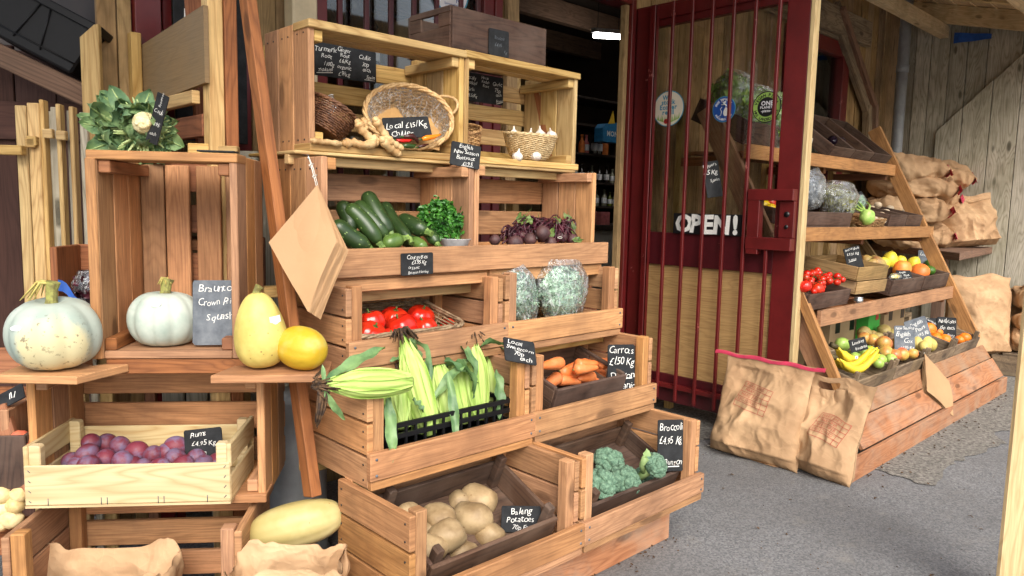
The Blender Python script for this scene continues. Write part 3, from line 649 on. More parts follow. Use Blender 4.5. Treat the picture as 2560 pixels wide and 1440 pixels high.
while y > .9:
    y2 = y-.145
    mb.add([(3.4, y, zr(y)+.155), (7.3, y, zr(y)+.155), (3.4, y2+.008, zr(y2)+.155), (7.3, y2+.008, zr(y2)+.155), (3.4, y, zr(y)+.178), (7.3, y, zr(y)+.178), (3.4, y2+.008, zr(y2)+.178), (7.3, y2+.008, zr(y2)+.178)],
           [(0, 1, 3, 2), (4, 6, 7, 5), (0, 4, 5, 1), (2, 3, 7, 6), (0, 2, 6, 4), (1, 5, 7, 3)], [[(0, y), (4, y), (4, y+.14), (0, y+.14)]]*6)
    y = y2
mb.build('boards', 'wood_roof', roof)
mb = MB(); mb.beam((3.4, 2.2, zr(2.2)-.06), (7.15, 2.2, zr(2.2)-.06), .07, .10); mb.beam((3.4, 1.2, zr(1.2)-.07), (7.15, 1.2, zr(1.2)-.07), .09, .12); mb.build('purlin', 'wood_roof', roof, .003)
t = tag(MB().grid(lambda a, b: (7.13-.01*sin(a*9), 2.12-.28*a, 2.55+.09*b-.05*a+.05*a*(1-b)), 8, 4).build('blue_sheet', 'blue_sheet'), 'blue plastic sheet tucked between the fence top and the roof', 'plastic sheet')
# near post at the right edge
p = at(2490, 1440, d=2.05); yw = R(-44)
t = T('support_post', 'rough sawn pale timber post with knots at the right front', 'post', TR((p.x, p.y, 0), -79))
mb = MB(); mb.box((0, 0, 0), (.098, .098, 2.26)); mb.build('timber', 'wood_post', t, .008)
t = T('canopy_beam', 'pale outer beam carried by the near timber post', 'beam', (0, 0, 0))
mb = MB(); mb.beam((p.x+.07, p.y+.0, 2.33), (7.1, p.y+.0, 2.33), .13, .10, (0, 1, 0)); mb.build('timber', 'wood_roof', t, .004)
# ---------------------------------------------------------------- DOOR (opened outwards, hinged at the right jamb)
D = T('door', 'dark red barred door standing open with glass above and plywood panel below', 'door', TR((3.29, 1.562, .0495), s=.955))  # door, like the OPEN sign below, is scaled down about the camera position
DW = 1.01; zt, zb = 2.215, .03
fr = MB()
fr.box((0, 0, zb), (.048, .115, zt)); fr.box((0, DW-.10, zb), (.048, DW, zt))
fr.box((.002, .115, 2.095), (.046, DW-.10, zt)); 
fr.build('frame', 'red_paint', D, BV)
mb = MB(); mb.box((.002, .115, .795), (.046, DW-.10, .975)); mb.box((.002, .115, zb), (.046, DW-.10, .185)); mb.build('rail', 'red_paint_dark', D, BV)
mb = MB(); mb.box((.018, .115, .185), (.034, DW-.10, .795)); mb.build('plywood_panel', 'wood_ply', D)
mb = MB(); mb.box((.028, .115, .975), (.032, DW-.10, 2.095)); mb.build('glass', 'door_glass', D)
mb = MB(); mb.box((-.002, -.024, zb+.04), (.05, -.001, zt), None, 2); mb.build('bare_edge', 'wood_post', D, .003)
mb = MB(); mb.box((-.012, DW-.15, zb+.05), (-.001, DW-.02, zt-.01)); mb.box((-.012, .15, 2.13), (-.001, DW-.16, 2.20)); mb.box((-.05, DW-.17, .1), (-.014, DW-.135, 2.2)); mb.box((-.035, .012, .0+.115), (-.002, DW-.15, .14)); mb.build('moulding', 'red_paint', D, BV)
for i, yy in enumerate((2.483, 2.365, 2.246, 2.127, 2.006, 1.888)):
    mb = MB(); mb.box((-.052, yy-1.635-.008, .055), (-.036, yy-1.635+.008, 2.20)); mb.build('bar', 'red_paint', D, BV)
mb = MB(); mb.box((-.052, .121, 1.2), (-.036, .137, 2.2)); mb.box((-.052, .121, .055), (-.036, .137, .955)); mb.build('bar', 'red_paint', D, BV)
mb = MB()                                           # the box round the lock
mb.box((-.06, .0, 1.155), (-.013, .235, 1.21)); mb.box((-.06, .0, .915), (-.013, .235, .975)); mb.box((-.058, .170, .89), (-.012, .232, 1.19)); mb.box((-.04, .0, .977), (-.014, .075, 1.153))
mb.build('lock_box', 'red_paint', D, BV)
mb = MB(); mb.tube([(-.043, .035, 1.09), (-.0405, .035, 1.09)], .014, 12); mb.tube([(-.043, .035, 1.03), (-.0405, .035, 1.03)], .010, 12); mb.build('keyhole', 'ink_black', D)
# stickers on the glass: face -x.  local frame: text x -> -y world (left to right seen from -x is +y to -y)
SM = Matrix(((0, 1, 0, .0275), (-1, 0, 0, 0), (0, 0, 1, 0), (0, 0, 0, 1)))   # maps local x->-y, y->x
def sticker(name, label, y, z, r, ring, face, lines, ink, sx=1.0, extra=None, ringw=.9):
    M = SM.copy(); M.translation = V((.0265, y-1.635, z))
    mb = MB(); disc(mb, (0, 0), r, 0, mi=0, M=M, sx=sx); disc(mb, (0, 0), r*ringw, -.0007, mi=1, M=M, sx=sx)
    o = mb.build(name, [ring, face], D)
    if label: o['label'] = label
    if extra: extra(M, o)
    if lines:
        tm = text_mb([(a, x*r, zz*r, s_*r, ro) for a, x, zz, s_, ro in lines], depth=.0014, bold=.035, shear=0)
        tm.v = [tuple(M @ V(v)) for v in tm.v]; tm.build('lettering', ink, o)
    return o
def arc(tx, rad, a0, a1, size, flip=False):
    out = []; n = len(tx)
    for i, ch in enumerate(tx):
        if ch == ' ': continue
        a = a0+(a1-a0)*i/(n-1); out.append((ch, cos(R(a))*rad, sin(R(a))*rad, size, (a+90 if flip else a-90)))
    return out
def grass(M, o):
    mb = MB(); r_ = random.Random(3)
    for i in range(26):
        x = -.07+.14*i/25; h = r_.uniform(.02, .045); b = -.082+abs(x)*.35
        mb.add([(x-.003, -.0012, b), (x+.003, -.0012, b), (x+r_.uniform(-.008, .008), -.0012, b+h)], [(0, 1, 2)], M=M)
    mb.build('grass_print', 'sticker_green', o)
    mb = MB(); disc(mb, (-.012, -.068), .014, -.0016, M=M, n=16); mb.build('ladybird', 'ladybird_red', o)
    mb = MB()
    for a, b in ((-.018, -.066), (-.006, -.07), (-.012, -.062), (-.002, -.062)): disc(mb, (a, b), .003, -.0022, M=M, n=8)
    mb.build('ladybird_spots', 'ink_black', o)
sticker('sticker', 'cream round sticker with teal words and a ladybird on the door glass', 2.42, 1.652, .097, 'ink_teal', 'sticker_cream', [('We', -.1, .62, .36, 0), ('stock', 0, .36, .36, 0), ('Ecover', 0, .08, .36, 0), ('refill', 0, -.2, .36, 0)], 'ink_teal', extra=grass, ringw=.95, sx=1.03)
def tap(M, o):
    mb = MB()
    mb.tube([(.0, -.0015, .036), (.0, -.0015, .022)], .0035, 6, M=M); mb.tube([(-.014, -.0015, .024), (.01, -.0015, .024), (.014, -.0015, .014)], .004, 6, M=M); mb.tube([(-.012, -.0015, .036), (.012, -.0015, .036)], .003, 6, M=M)
    mb.prism([(.012+cos(a)*.014*(1 if sin(a) < 0 else cos(a)**2*.6+.4), -.018+sin(a)*(.018 if sin(a) < 0 else .03)) for a in [2*pi*k/20 for k in range(20)]], -.0022, -.0014, M=M)
    mb.tube([(-.01, -.0015, .012), (-.02, -.0015, .002), (-.012, -.0015, -.01), (-.016, -.0015, -.03), (-.03, -.0015, -.036)], .0015, 5, M=M)
    mb.build('tap_print', 'chalk', o)
sticker('sticker', 'dark blue round sticker with a white tap on the door glass', 2.078, 1.622, .066, 'ink_teal', 'sticker_navy', arc('FREE TAP WATER', .74, 155, 35, .26)+arc('AVAILABLE HERE', .78, 215, 325, .22, True), 'chalk', extra=tap, ringw=.95)
def globe(M, o):
    mb = MB(); disc(mb, (0, 0), .048, -.0012, M=M); mb.build('sticker_centre', 'ink_black', o)
    tm = text_mb([('ONE', .004, .018, .030, 0), ('PLANET', 0, -.002, .017, 0), ('-pizza-', 0, -.019, .018, 0)], depth=.0018, bold=.02, shear=0); tm.v = [tuple(M @ V(v)) for v in tm.v]; tm.build('centre_lettering', 'label_white', o)
sticker('sticker', 'green and black round pizza sticker on the door glass', 1.842, 1.615, .076, 'ink_black', 'sticker_green', arc('VEGAN PIZZA', .76, 160, 20, .27)+arc('HAS LANDED HERE', .80, 200, 340, .25, True), 'ink_black', extra=globe, ringw=.94)
# OPEN sign
t = T('open_sign', 'black board with OPEN! in fat white capitals behind the door bars', 'sign', TR((3.277, 2.029, 1.031), -90, s=.955))
mb = MB(); mb.box((-.205, 0, -.055), (.205, .008, .055)); mb.build('board', 'ink_black', t, .002)
mb = text_mb([('O', -.135, 0, .128, 0), ('P', -.06, 0, .128, -3), ('E', .012, -.002, .132, 2), ('N', .092, -.002, .128, 0), ('!', .17, 0, .13, 4)], bold=.045, shear=.05); mb.build('lettering', 'chalk', t)
# ================================================================ MAIN STAND
G_BIN = 'wooden crates of the stepped display'
def bin_crate(label, x0, x1, yf, z0, zt, dep, mat='wood_red', plank=True, ph=.11, M=None, grp=G_BIN, backs=3, nside=3, lip=True, name='display_crate'):
    """crate sitting normally, open at the top, with a low front: end boards run front to back"""
    L = x1-x0; H = zt-z0
    t = T(name, label, 'crate', M @ Matrix.Translation((x0, yf, z0)) if M else (x0, yf, z0), grp)
    bh = (H+.022-.006*(nside-1))/nside
    for s in (0, 1):
        xa = 0 if s == 0 else L-.017
        mb = MB()
        for k in range(nside): mb.box((xa, .001, k*(bh+.006)-.022), (xa+.017, dep, k*(bh+.006)+bh-.022), None, 1, .003)
        mb.build('side_panel', mat, t, BV)
        if s == 0:
            mb = MB()
            for k in range(nside):
                for yy, q in ((.018, .25), (.018, .75), (dep-.018, .25), (dep-.018, .75)): zz = k*(bh+.006)+bh*q-.022; mb.tube([(-.0015, yy, zz), (.001, yy, zz)], .0026, 6)
            mb.build('nails', 'ink_black', t)
        xb = .018 if s == 0 else L-.018-.03
        mb = MB(); mb.box((xb, .003, .0), (xb+.03, .036, H+.006), None, 2, .003); mb.build('corner_post', mat, t, BV)
        mb = MB(); mb.box((xb, dep-.034, .0), (xb+.03, dep-.001, H+.002), None, 2, .003); mb.build('corner_post', mat, t, BV)
    mb = MB(); bb = (H-.02-.02*(backs-1))/backs
    for k in range(backs): mb.box((.0175, dep, .01+k*(bb+.02)), (L-.0175, dep+.016, .01+k*(bb+.02)+bb), None, 0, .003)
    mb.build('back_panel', mat, t, BV)
    mb = MB(); n = 4
    for k in range(n): mb.box((.02, .005+k*dep/n, -.016), (L-.02, (k+1)*dep/n-.008, -.001), None, 0, .002)
    mb.build('base', mat, t, BV)
    if plank:
        mb = MB(); mb.box((-.004, -.020, .0), (L+.006, -.001, ph), None, 0, .002); mb.build('front_board', mat, t, BV)
        mb = MB()
        for xx in (.012, L-.012):
            for zz in (.014, ph-.014): mb.tube([(xx, -.0215, zz), (xx, -.0195, zz)], .0035, 7)
        mb.build('screws', 'slate_grey', t)
    if lip:
        mb = MB(); mb.box((.0, -.016, -.0235), (L, .000, -.002), None, 0, .001); mb.build('bottom_rail', mat, t, BV)
    return t
def side_crate(label, x0, x1, yf, z0, z1, dep, mat, M=None, slats=4, grp=G_BIN, endmat=None, top=True, bottom=True, upright=False, name='display_crate'):
    """crate lying on its side with the opening to the front: end boards stand upright, back is slatted"""
    t = T(name, label, 'crate', (M @ Matrix.Translation((x0, yf, z0))) if M else (x0, yf, z0), grp); L = x1-x0; H = z1-z0
    em = endmat or [mat, mat]; th = .02
    for s in (0, 1):
        xa = 0 if s == 0 else L-.018; mb = MB(); n = 3; bw = dep/n
        for k in range(n): mb.box((xa, k*bw, 0), (xa+.018, (k+1)*bw-.004, H), None, 2, .002, mi=0)
        mb.build('end_panel', em[s], t, BV)
        if s == 0:
            mb = MB()
            for k in range(n):
                for zz in (.03, H-.03): mb.tube([(-.0012, (k+.3)*bw, zz), (.001, (k+.3)*bw, zz)], .0026, 6); mb.tube([(-.0012, (k+.7)*bw, zz), (.001, (k+.7)*bw, zz)], .0026, 6)
            mb.build('nails', 'ink_black', t)
        xb = .0185 if s == 0 else L-.0185-.026
        for zz in (.0215, H-.0515 if top else H-.032):
            mb = MB(); mb.box((xb, .004, zz), (xb+.026, dep-.004, zz+.03), None, 1, .002); mb.build('batten', mat, t, BV)
    mb = MB(); sp = (H-.01)/slats
    for k in range(slats): mb.box((.001, dep+.001, .006+k*sp), (L-.001, dep+.016, .006+k*sp+sp-.026), None, 0, .003)
    mb.build('back_panel', mat, t, BV)
    if bottom:
        mb = MB()
        for k in range(3): mb.box((-.004 if k == 0 else .02, k*dep/3-(.012 if k == 0 else 0), -.001), (L+.004 if k == 0 else L-.02, (k+1)*dep/3-.008, .0205), None, 0, .001)
        mb.build('bottom_panel', mat, t, BV)
    if top:
        mb = MB()
        for k in range(2): mb.box((-.004 if k == 0 else .02, k*dep/3-(.010 if k == 0 else 0), H-.0205), (L+.004 if k == 0 else L-.02, (k+1)*dep/3-(.008 if k == 0 else .03), H+.001), None, 0, .001)
        mb.build('top_panel', mat, t, BV)
    return t
# frame of the stand: plinth, sloping side posts, shelf rails
t = T('display_stand', 'red-brown timber stand that carries the stepped crates, with a low plinth', 'display stand', (0, 0, 0))
mb = MB(); mb.box((.93, 1.348, 0), (2.044, 1.372, .1745), None, 0); mb.box((2.02, 1.373, 0), (2.044, 1.80, .1745), None, 1); mb.box((.93, 1.373, 0), (.955, 1.80, .1745), None, 1); mb.build('plinth', 'wood_base', t, BV)
ST0, ST1 = at(612, -60, x=.862), at(782, 1240, x=.862)
sdir_ = (ST1-ST0).normalized()
mb = MB(); mb.beam(ST0, ST1, .045, .028, (1, 0, 0)); mb.build('sloping_post', 'wood_brown', t, BV)
mb = MB(); mb.beam(V((2.062, 2.02, 1.55)), V((2.062, 1.55, .10)), .03, .07, (1, 0, 0)); mb.build('sloping_post', 'wood_brown', t, BV)
mb = MB()
for y, z in ((1.52, .1755), (1.70, .4275), (1.84, .6635), (1.93, .8635)):
    mb.box((.92, y-.24+.03, z-.030), (2.01, y-.24+.09, z+.0), None, 0, .0); mb.box((.90, y, z-.030), (2.03, y+.04, z), None, 0, 0)
mb.build('shelf_rail', 'wood_yellow', t, BV)
mb = MB()
for x in (.90, 1.46, 2.0):
    mb.box((x, 2.10, 0), (x+.035, 2.14, 1.19), None, 2)
mb.build('rear_post', 'wood_yellow', t, BV)
# bins, bottom to top
bin_crate('bottom left display crate holding the dark crate of potatoes', .90, 1.452, 1.242, .200, .432, .30, backs=2, ph=.063)
bin_crate('bottom right display crate holding the dark crate of broccoli', 1.462, 2.034, 1.242, .200, .434, .30, backs=2, ph=.063)
bin_crate('display crate holding the upright sweetcorn', .920, 1.455, 1.44, .452, .665, .30, backs=2, ph=.067)
bin_crate('display crate holding the dark crate of carrots', 1.465, 2.036, 1.44, .452, .672, .30, backs=2, ph=.067)
bin_crate('display crate holding the wicker tray of tomatoes', .955, 1.485, 1.59, .688, .888, .30, nside=3, backs=2, ph=.069)
bin_crate('display crate holding the bagged green kale', 1.495, 2.03, 1.59, .688, .895, .30, nside=3, backs=2, ph=.069)
side_crate('red-brown crate on its side behind the courgettes and parsley', .945, 1.450, 1.69, .885, 1.215, .25, 'wood_red', top=False, slats=3)
side_crate('red-brown crate on its side behind the beetroot', 1.453, 2.012, 1.69, .885, 1.222, .25, 'wood_red', top=False, slats=3)
t = T('front_board', 'long red-brown board across the front of the courgette and beetroot crates', 'board', (0, 0, 0))
mb = MB(); mb.box((.905, 1.652, .908), (2.045, 1.673, .982), None, 0, .001); mb.build('plank', 'wood_red', t, BV)
mb = MB(); mb.box((.885, 1.668, .868), (1.49, 1.686, .900), None, 0, .001); mb.box((1.5, 1.668, .868), (2.03, 1.686, .905), None, 0, .001); mb.build('lower_strip', 'wood_red', t, BV)
side_crate('pine crate on its side holding the ginger and chilli baskets', .982, 1.513, 1.82, 1.236, 1.575, .26, 'wood_yellow', endmat=['wood_red', 'wood_yellow'], grp='pine crates of the top tier')
side_crate('pine crate on its side holding the garlic basket', 1.516, 2.045, 1.82, 1.236, 1.578, .26, 'wood_yellow', grp='pine crates of the top tier')
t = T('top_shelf', 'pale pine shelf boards under the two top pine crates', 'shelf', (0, 0, 0))
mb = MB(); mb.box((.93, 1.80, 1.2245), (1.50, 1.90, 1.2335), None, 0); mb.box((.93, 1.835, 1.198), (1.503, 1.86, 1.224), None, 0); mb.box((1.505, 1.805, 1.2245), (2.03, 1.90, 1.2335), None, 0); mb.box((1.507, 1.84, 1.198), (2.02, 1.865, 1.224), None, 0); mb.box((.93, 1.91, 1.2245), (2.03, 2.08, 1.2335), None, 0)
mb.build('plank', 'wood_yellow', t, BV)
# dark old produce crates
def dark_crate(label, M, L=.40, W=.27, H=.10, mat='wood_dark', posts=True, handle=False, grp='dark stained produce crates', th=.012, liner=False, name='produce_crate', cat='crate'):
    """origin: front left bottom corner; length x, depth y"""
    t = T(name, label, cat, M, grp)
    mb = MB(); mb.box((0, 0, 0), (L, th, H)); mb.build('front_panel', mat, t, BV)
    mb = MB(); mb.box((0, W-th, 0), (L, W, H)); mb.build('back_panel', mat, t, BV)
    for s in (0, 1):
        xa = -.001 if s == 0 else L-th+.001; mb = MB()
        if handle:
            n = 14; hp = [(W/2+cos(2*pi*k/n)*.045, H*.72+sin(2*pi*k/n)*.016) for k in range(n)]
            mb.box((xa, th+.0005, 0), (xa+th, W-th-.0005, H*.72-.022), None, 1); mb.box((xa, th+.0005, H*.72+.02), (xa+th, W-th-.0005, H+.004), None, 1)
            mb.box((xa, th+.0005, H*.72-.0215), (xa+th, W/2-.045, H*.72+.0195), None, 1); mb.box((xa, W/2+.045, H*.72-.0215), (xa+th, W-th-.0005, H*.72+.0195), None, 1)
        else: mb.box((xa, th+.0005, 0), (xa+th, W-th-.0005, H), None, 1)
        mb.build('side_panel', mat, t, BV)
    mb = MB(); mb.box((.0, .0, -.008), (L, W, -.0005), None, 0); mb.build('base', mat, t)
    if posts:
        for x in (th, L-th-.024):
            for y in (th, W-th-.024):
                mb = MB(); mb.prism([(x, 0), (x+.024, 0), (x+.024, H+.028), (x+.018, H+.034), (x+.006, H+.034), (x, H+.028)], y, y+.024); mb.build('corner_post', mat, t, BV)
    return t
# ---- potatoes
PC = T  # alias kept short
MP = TR((.985, 1.302, .209), 0, 24)
dark_crate('dark crate of baking potatoes tipped forward in the bottom left display crate', MP, .42, .255, .075, posts=True)
def scatter(fn, spots): [fn(i, *s) for i, s in enumerate(spots)]
POT = [(1020, 1300, .05, 1.42), (1098, 1302, .052, 1.40), (1075, 1380, .05, 1.33), (1117, 1345, .054, 1.35), (1157, 1390, .048, 1.30), (1180, 1300, .06, 1.40), (1192, 1258, .062, 1.46), (1150, 1262, .045, 1.48),
       (1221, 1347, .052, 1.36), (1186, 1345, .045, 1.40), (1278, 1335, .042, 1.38), (1225, 1308, .042, 1.43), (1242, 1352, .044, 1.40), (1215, 1275, .05, 1.50), (1120, 1285, .045, 1.50), (1068, 1332, .04, 1.41), (1055, 1385, .045, 1.36)]
for i, (px, py, r, y) in enumerate(POT):
    y = max(y+.02, 1.362); py -= 6; p = at(px, py, y=y); M = TR(p, rnd.uniform(0, 360), rnd.uniform(-20, 20), rnd.uniform(-20, 20))
    mb = MB(); mb.blob(r*.80*(.9 if i == 4 else 1), i, .20, 1.3, (1.20, 1.0, .90)); o = mb.build('potato', 'potato'); o.matrix_world = M
    tag(o, 'baking potato in the pile of the dark bottom crate', 'potato', 'baking potatoes')
spx('slate reading Baking Potatoes standing in the potato crate', 1303, 1298, 100, 62, [('Baking', -.02, .28, .30, 4), ('Potatoes', -.03, .0, .30, 2), ('70p Each', .05, -.30, .24, -3)], y=1.345, rz=-34, rx=-16, ry=4)
# ---- broccoli
dark_crate('dark crate of broccoli tipped forward in the bottom right display crate', TR((1.555, 1.306, .209), 0, 24), .435, .25, .062)
mb = MB()
def broccoli(i, px, py, r, y, tilt=(0, 0, 1)):
    r *= 1.14; p = at(px, py, y=y)
    t = T('broccoli', ('broccoli head with a thick pale side stalk, at the right of the crate' if i == 5 else 'round green broccoli head in the dark crate'), 'broccoli', Zto(p, tilt, rnd.random()*6), None if i == 5 else 'broccoli heads')
    mb = MB(); rr = random.Random(i)
    mb.blob(r*.86, i, .1, 2, (1, 1, .8), sub=3)
    for k in range(60):
        z = rr.uniform(-.35, 1); a = rr.uniform(0, 2*pi); q = math.sqrt(max(0, 1-z*z)); n = V((q*cos(a), q*sin(a), z*.8))
        mb.blob(r*rr.uniform(.2, .3), i*100+k, .2, 2, M=Matrix.Translation(n*r*.8), sub=2, bumps=.35, bs=7)
    mb.build('floret', 'broccoli', t)
    mb = MB(); mb.tube([(0, 0, -r*1.5), (0, 0, -r*.7), (0, 0, -r*.2)], [r*.3, r*.36, r*.7], 12); mb.build('stalk', 'broccoli_stem', t)
    if i == 5:
        mb = MB(); mb.tube([(-r*.2, 0, -r*.9), (-r*.9, .0, -r*.55), (-r*1.2, 0, r*.1)], [r*.25, r*.2, r*.3], 8); mb.leaf((-r*.9, 0, -r*.3), (-.3, 0, 1), (0, -1, 0), r*1.2, r*.8, .8, .1); mb.build('side_stalk', 'broccoli_stem', t)
scatter(broccoli, [(1522, 1156, .044, 1.43, (0, -.3, 1)), (1500, 1212, .042, 1.335, (-.3, -.5, 1)), (1560, 1202, .044, 1.335, (0, -.7, 1)), (1606, 1196, .032, 1.36, (.3, -.4, 1)), (1540, 1185, .030, 1.42, (.1, -.2, 1)), (1636, 1164, .036, 1.285, (.4, -.7, .8))])
spx('slate reading Broccoli standing beside the right post above the broccoli', 1676, 1114, 66, 130, [('Broccoli', 0, .36, .19, 3), ('£4.95 Kg', 0, .10, .19, 0), ('Braunton', 0, -.30, .17, -2)], y=1.295, rz=-38, rx=-5, under=[(-.3, -.41, .35, -.40)])
# ---- carrots
MC = TR((1.595, 1.49, .461), 0, 17)
dark_crate('dark crate of carrots tipped forward in the middle right display crate', MC, .335, .24, .10, posts=False, handle=True)
CARR = [(1410, 935, 1440, 932), (1375, 960, 1410, 940), (1440, 915, 1395, 950), (1385, 928, 1445, 922), (1418, 905, 1465, 925), (1360, 925, 1405, 937), (1455, 950, 1490, 955), (1500, 935, 1475, 948), (1540, 935, 1505, 942), (1515, 945, 1480, 950), (1455, 905, 1400, 915), (1420, 960, 1440, 965), (1365, 955, 1400, 958), (1470, 922, 1500, 918)]
for i, (px, py, qx, qy) in enumerate(CARR):
    y = 1.57+.10*((i*37) % 10)/10
    a = at(px, py-8, y=y+.012); b = at(qx, qy-8, y=y)
    d = (b-a).normalized(); L = .10+.03*((i*7) % 3)/2; rr = .0195+.004*((i*5) % 4)/3
    if a.z < .55: d.z = abs(d.z)*.3
    t = T('carrot', 'orange carrot lying in the dark crate of the carrot bin', 'carrot', Zto(b, a-b, i), 'carrots')
    n = 14; mb = MB(); prof = []
    for k in range(n+1):
        u = k/n; prof.append((rr*(1-.62*u**1.5)*(math.sqrt(max(0, 1-(1-u*8)**2)) if u < .125 else 1)*(1-.9*max(0, (u-.9)/.1)**2), -L*u+.01))
    mb.lathe([(0, .01)]+[(max(r*(1+.05*sin(k*2.7+i)), .0005), z) for k, (r, z) in enumerate(prof)]+[(0, -L+.008)], 12, nz=.002, ns=40, seed=i); mb.build('root', 'carrot', t)
    mb = MB(); mb.lathe([(0, .007), (.004, .0095), (.003, .013), (0, .014)], 8); mb.build('crown', 'carrot_top', t)
spx('grey slate reading Carrots standing behind the right post of the carrot crate', 1553, 920, 70, 118, [('Carrots', -.02, .38, .20, 2), ('£1.50 Kg', .0, .14, .20, -2), ('Devon', .05, -.14, .19, 2), ('organic', .06, -.36, .18, -2)], y=1.49, rz=-38, rx=-5, under=[(-.1, -.23, .4, -.21)])
# ---- sweetcorn in a black plastic crate
CY = 1.475
t = T('plastic_crate', 'black plastic lattice crate standing behind the sweetcorn front board', 'crate', (.965, CY, .457))
mb = MB(); Lx, Wy, Hh = .445, .22, .105
for (a, b) in (((0, 0), (Lx, 0)), ((0, Wy), (Lx, Wy)), ((0, 0), (0, Wy)), ((Lx, 0), (Lx, Wy))):
    for z in (.005, .04, .072, Hh-.006): mb.beam((a[0], a[1], z), (b[0], b[1], z), .008, .012)
    n = int((abs(b[0]-a[0])+abs(b[1]-a[1]))/.028)
    for k in range(n+1):
        x = a[0]+(b[0]-a[0])*k/n; y = a[1]+(b[1]-a[1])*k/n; mb.beam((x, y, 0), (x, y, Hh), .006, .006, (0, 1, 0))
mb.build('lattice', 'black_plastic', t)
mb = MB(); mb.box((0, 0, -.004), (Lx, Wy, .0)); mb.build('base', 'black_plastic', t)
def corn(i, p0, p1, label, grp='upright sweetcorn cobs', r=.034, leaves=2, dry=True):
    """p0 butt, p1 silk end"""
    d = p1-p0; L = d.length; t = T('sweetcorn', label, 'sweetcorn', Zto(p0, d, i*1.3), grp)
    mb = MB(); prof = []
    for k in range(19):
        u = k/18; prof.append((r*(.30+.72*sin(pi*min(1, u*1.05+.08))**.55 if u < .55 else r and (.30+.72*sin(pi*min(1, u*1.05+.08))**.9)), L*u))
    pr = [(r*max(.10, (sin(pi*(.12+.84*u))**.62)*(1 if u < .6 else 1-.75*((u-.6)/.4)**1.6)), L*u) for u in [k/20 for k in range(21)]]
    mb.lathe([(0, 0)]+pr+[(0, L)], 22, lobes=0, nz=.003, ns=22, seed=i)
    for k in range(7):                                         # overlapping husk leaves
        a = k*2*pi/7+i; b = V((cos(a), sin(a), 0))
        def fn(q, s_, a=a, k=k):
            u = .03+s_*(.86+.12*((k*3) % 4)/3); rr = r*max(.10, (sin(pi*(.12+.84*u))**.62)*(1 if u < .6 else 1-.75*((u-.6)/.4)**1.6))*1.04+.0012
            wd = (.62*sin(pi*min(1, s_*.9+.08))**.7)*(1.0 if s_ < .9 else (1-s_)*10)
            aa = a+(q-.5)*2*wd
            e = rr+(.003 if q in (0, 1) else 0)+.0012*sin(q*40); return (cos(aa)*e, sin(aa)*e, L*u)
        mb.grid(fn, 9, 12)
    mb.build('husk', 'corn_husk', t)
    mb = MB(); rs = random.Random(i)
    for k in range(34):
        a = rs.uniform(0, 6.28); e = .014+.018*rs.random(); mb.tube([(0, 0, L*.93), (cos(a)*e*.6, sin(a)*e*.6, L+.010), (cos(a)*e*1.3, sin(a)*e*1.3, L-.004-.032*rs.random())], [.004, .003, .0015], 4)
    mb.build('silk', 'corn_silk', t)
    rs = random.Random(i+50)
    if leaves:
        mb = MB()
        for k in range(leaves):
            a = rs.uniform(0, 6.28); mb.leaf((cos(a)*r*.6, sin(a)*r*.6, L*rs.uniform(.75, .95)), (cos(a), sin(a), rs.uniform(.2, .8)), (0, 0, 1), rs.uniform(.11, .18), rs.uniform(.022, .034), rs.uniform(1.2, 2.2), .25, fold=.5, nv=12, seed=i+k, twist=rs.uniform(-1, 1))
        mb.build('loose_leaf', 'corn_leaf', t)
    return t
CORN = [((1000, 1075, 1.52), (985, 905, 1.60)), ((1075, 1085, 1.50), (1005, 830, 1.56)), ((1120, 1065, 1.54), (1085, 880, 1.61)), ((1160, 1060, 1.57), (1125, 865, 1.63)), ((1195, 1050, 1.54), (1180, 835, 1.59)),
        ((1228, 1040, 1.57), (1218, 865, 1.62)), ((1010, 1060, 1.58), (955, 900, 1.64)), ((1050, 1085, 1.57), (1065, 930, 1.63))]
for i, (a, b) in enumerate(CORN):
    corn(i, at(a[0], a[1], y=a[2]), at(b[0], b[1], y=b[2]), 'green sweetcorn cob standing upright in the black plastic crate', leaves=[1, 2, 2, 2, 2, 2, 1, 0][i], r=.034 if i < 5 else .029)
c = corn(9, at(1025, 955, y=1.445), at(800, 962, y=1.43), 'sweetcorn cob lying across the side of its crate with the silk hanging down', None, r=.031, leaves=0)
c['group'] = ''; del c['group']
mb = MB(); b = at(800, 962, y=1.43)
mb.leaf(at(815, 955, y=1.44), at(955, 855, y=1.47)-at(815, 955, y=1.44), (-.2, -.5, 1), .20, .034, .15, .12, fold=.4, nv=14)
mb.leaf(at(805, 968, y=1.42), (.35, -.15, -.7), (-.5, -.5, .3), .12, .016, .4, .2, nv=12); mb.leaf(at(808, 955, y=1.42), (.1, 0, 1), (0, -1, 0), .04, .012, .3)
o = mb.build('loose_leaf', 'corn_leaf'); o.parent = c; o.matrix_parent_inverse = c.matrix_world.inverted()
mb = MB(); rs = random.Random(4)
for k in range(12):
    q = V((rs.uniform(-.006, .006), rs.uniform(-.006, .006), 0)); mb.tube([b+q+V((.004, 0, 0)), b+q*1.8+V((.0, -.004, -.03)), b+q*1.6+V((-.004, -.004, -.055)), b+q*.8+V((-.012, -.004, -.075-.02*rs.random()))], [.0045, .004, .003, .001], 4)
o = mb.build('hanging_silk', 'corn_silk'); o.parent = c; o.matrix_parent_inverse = c.matrix_world.inverted()
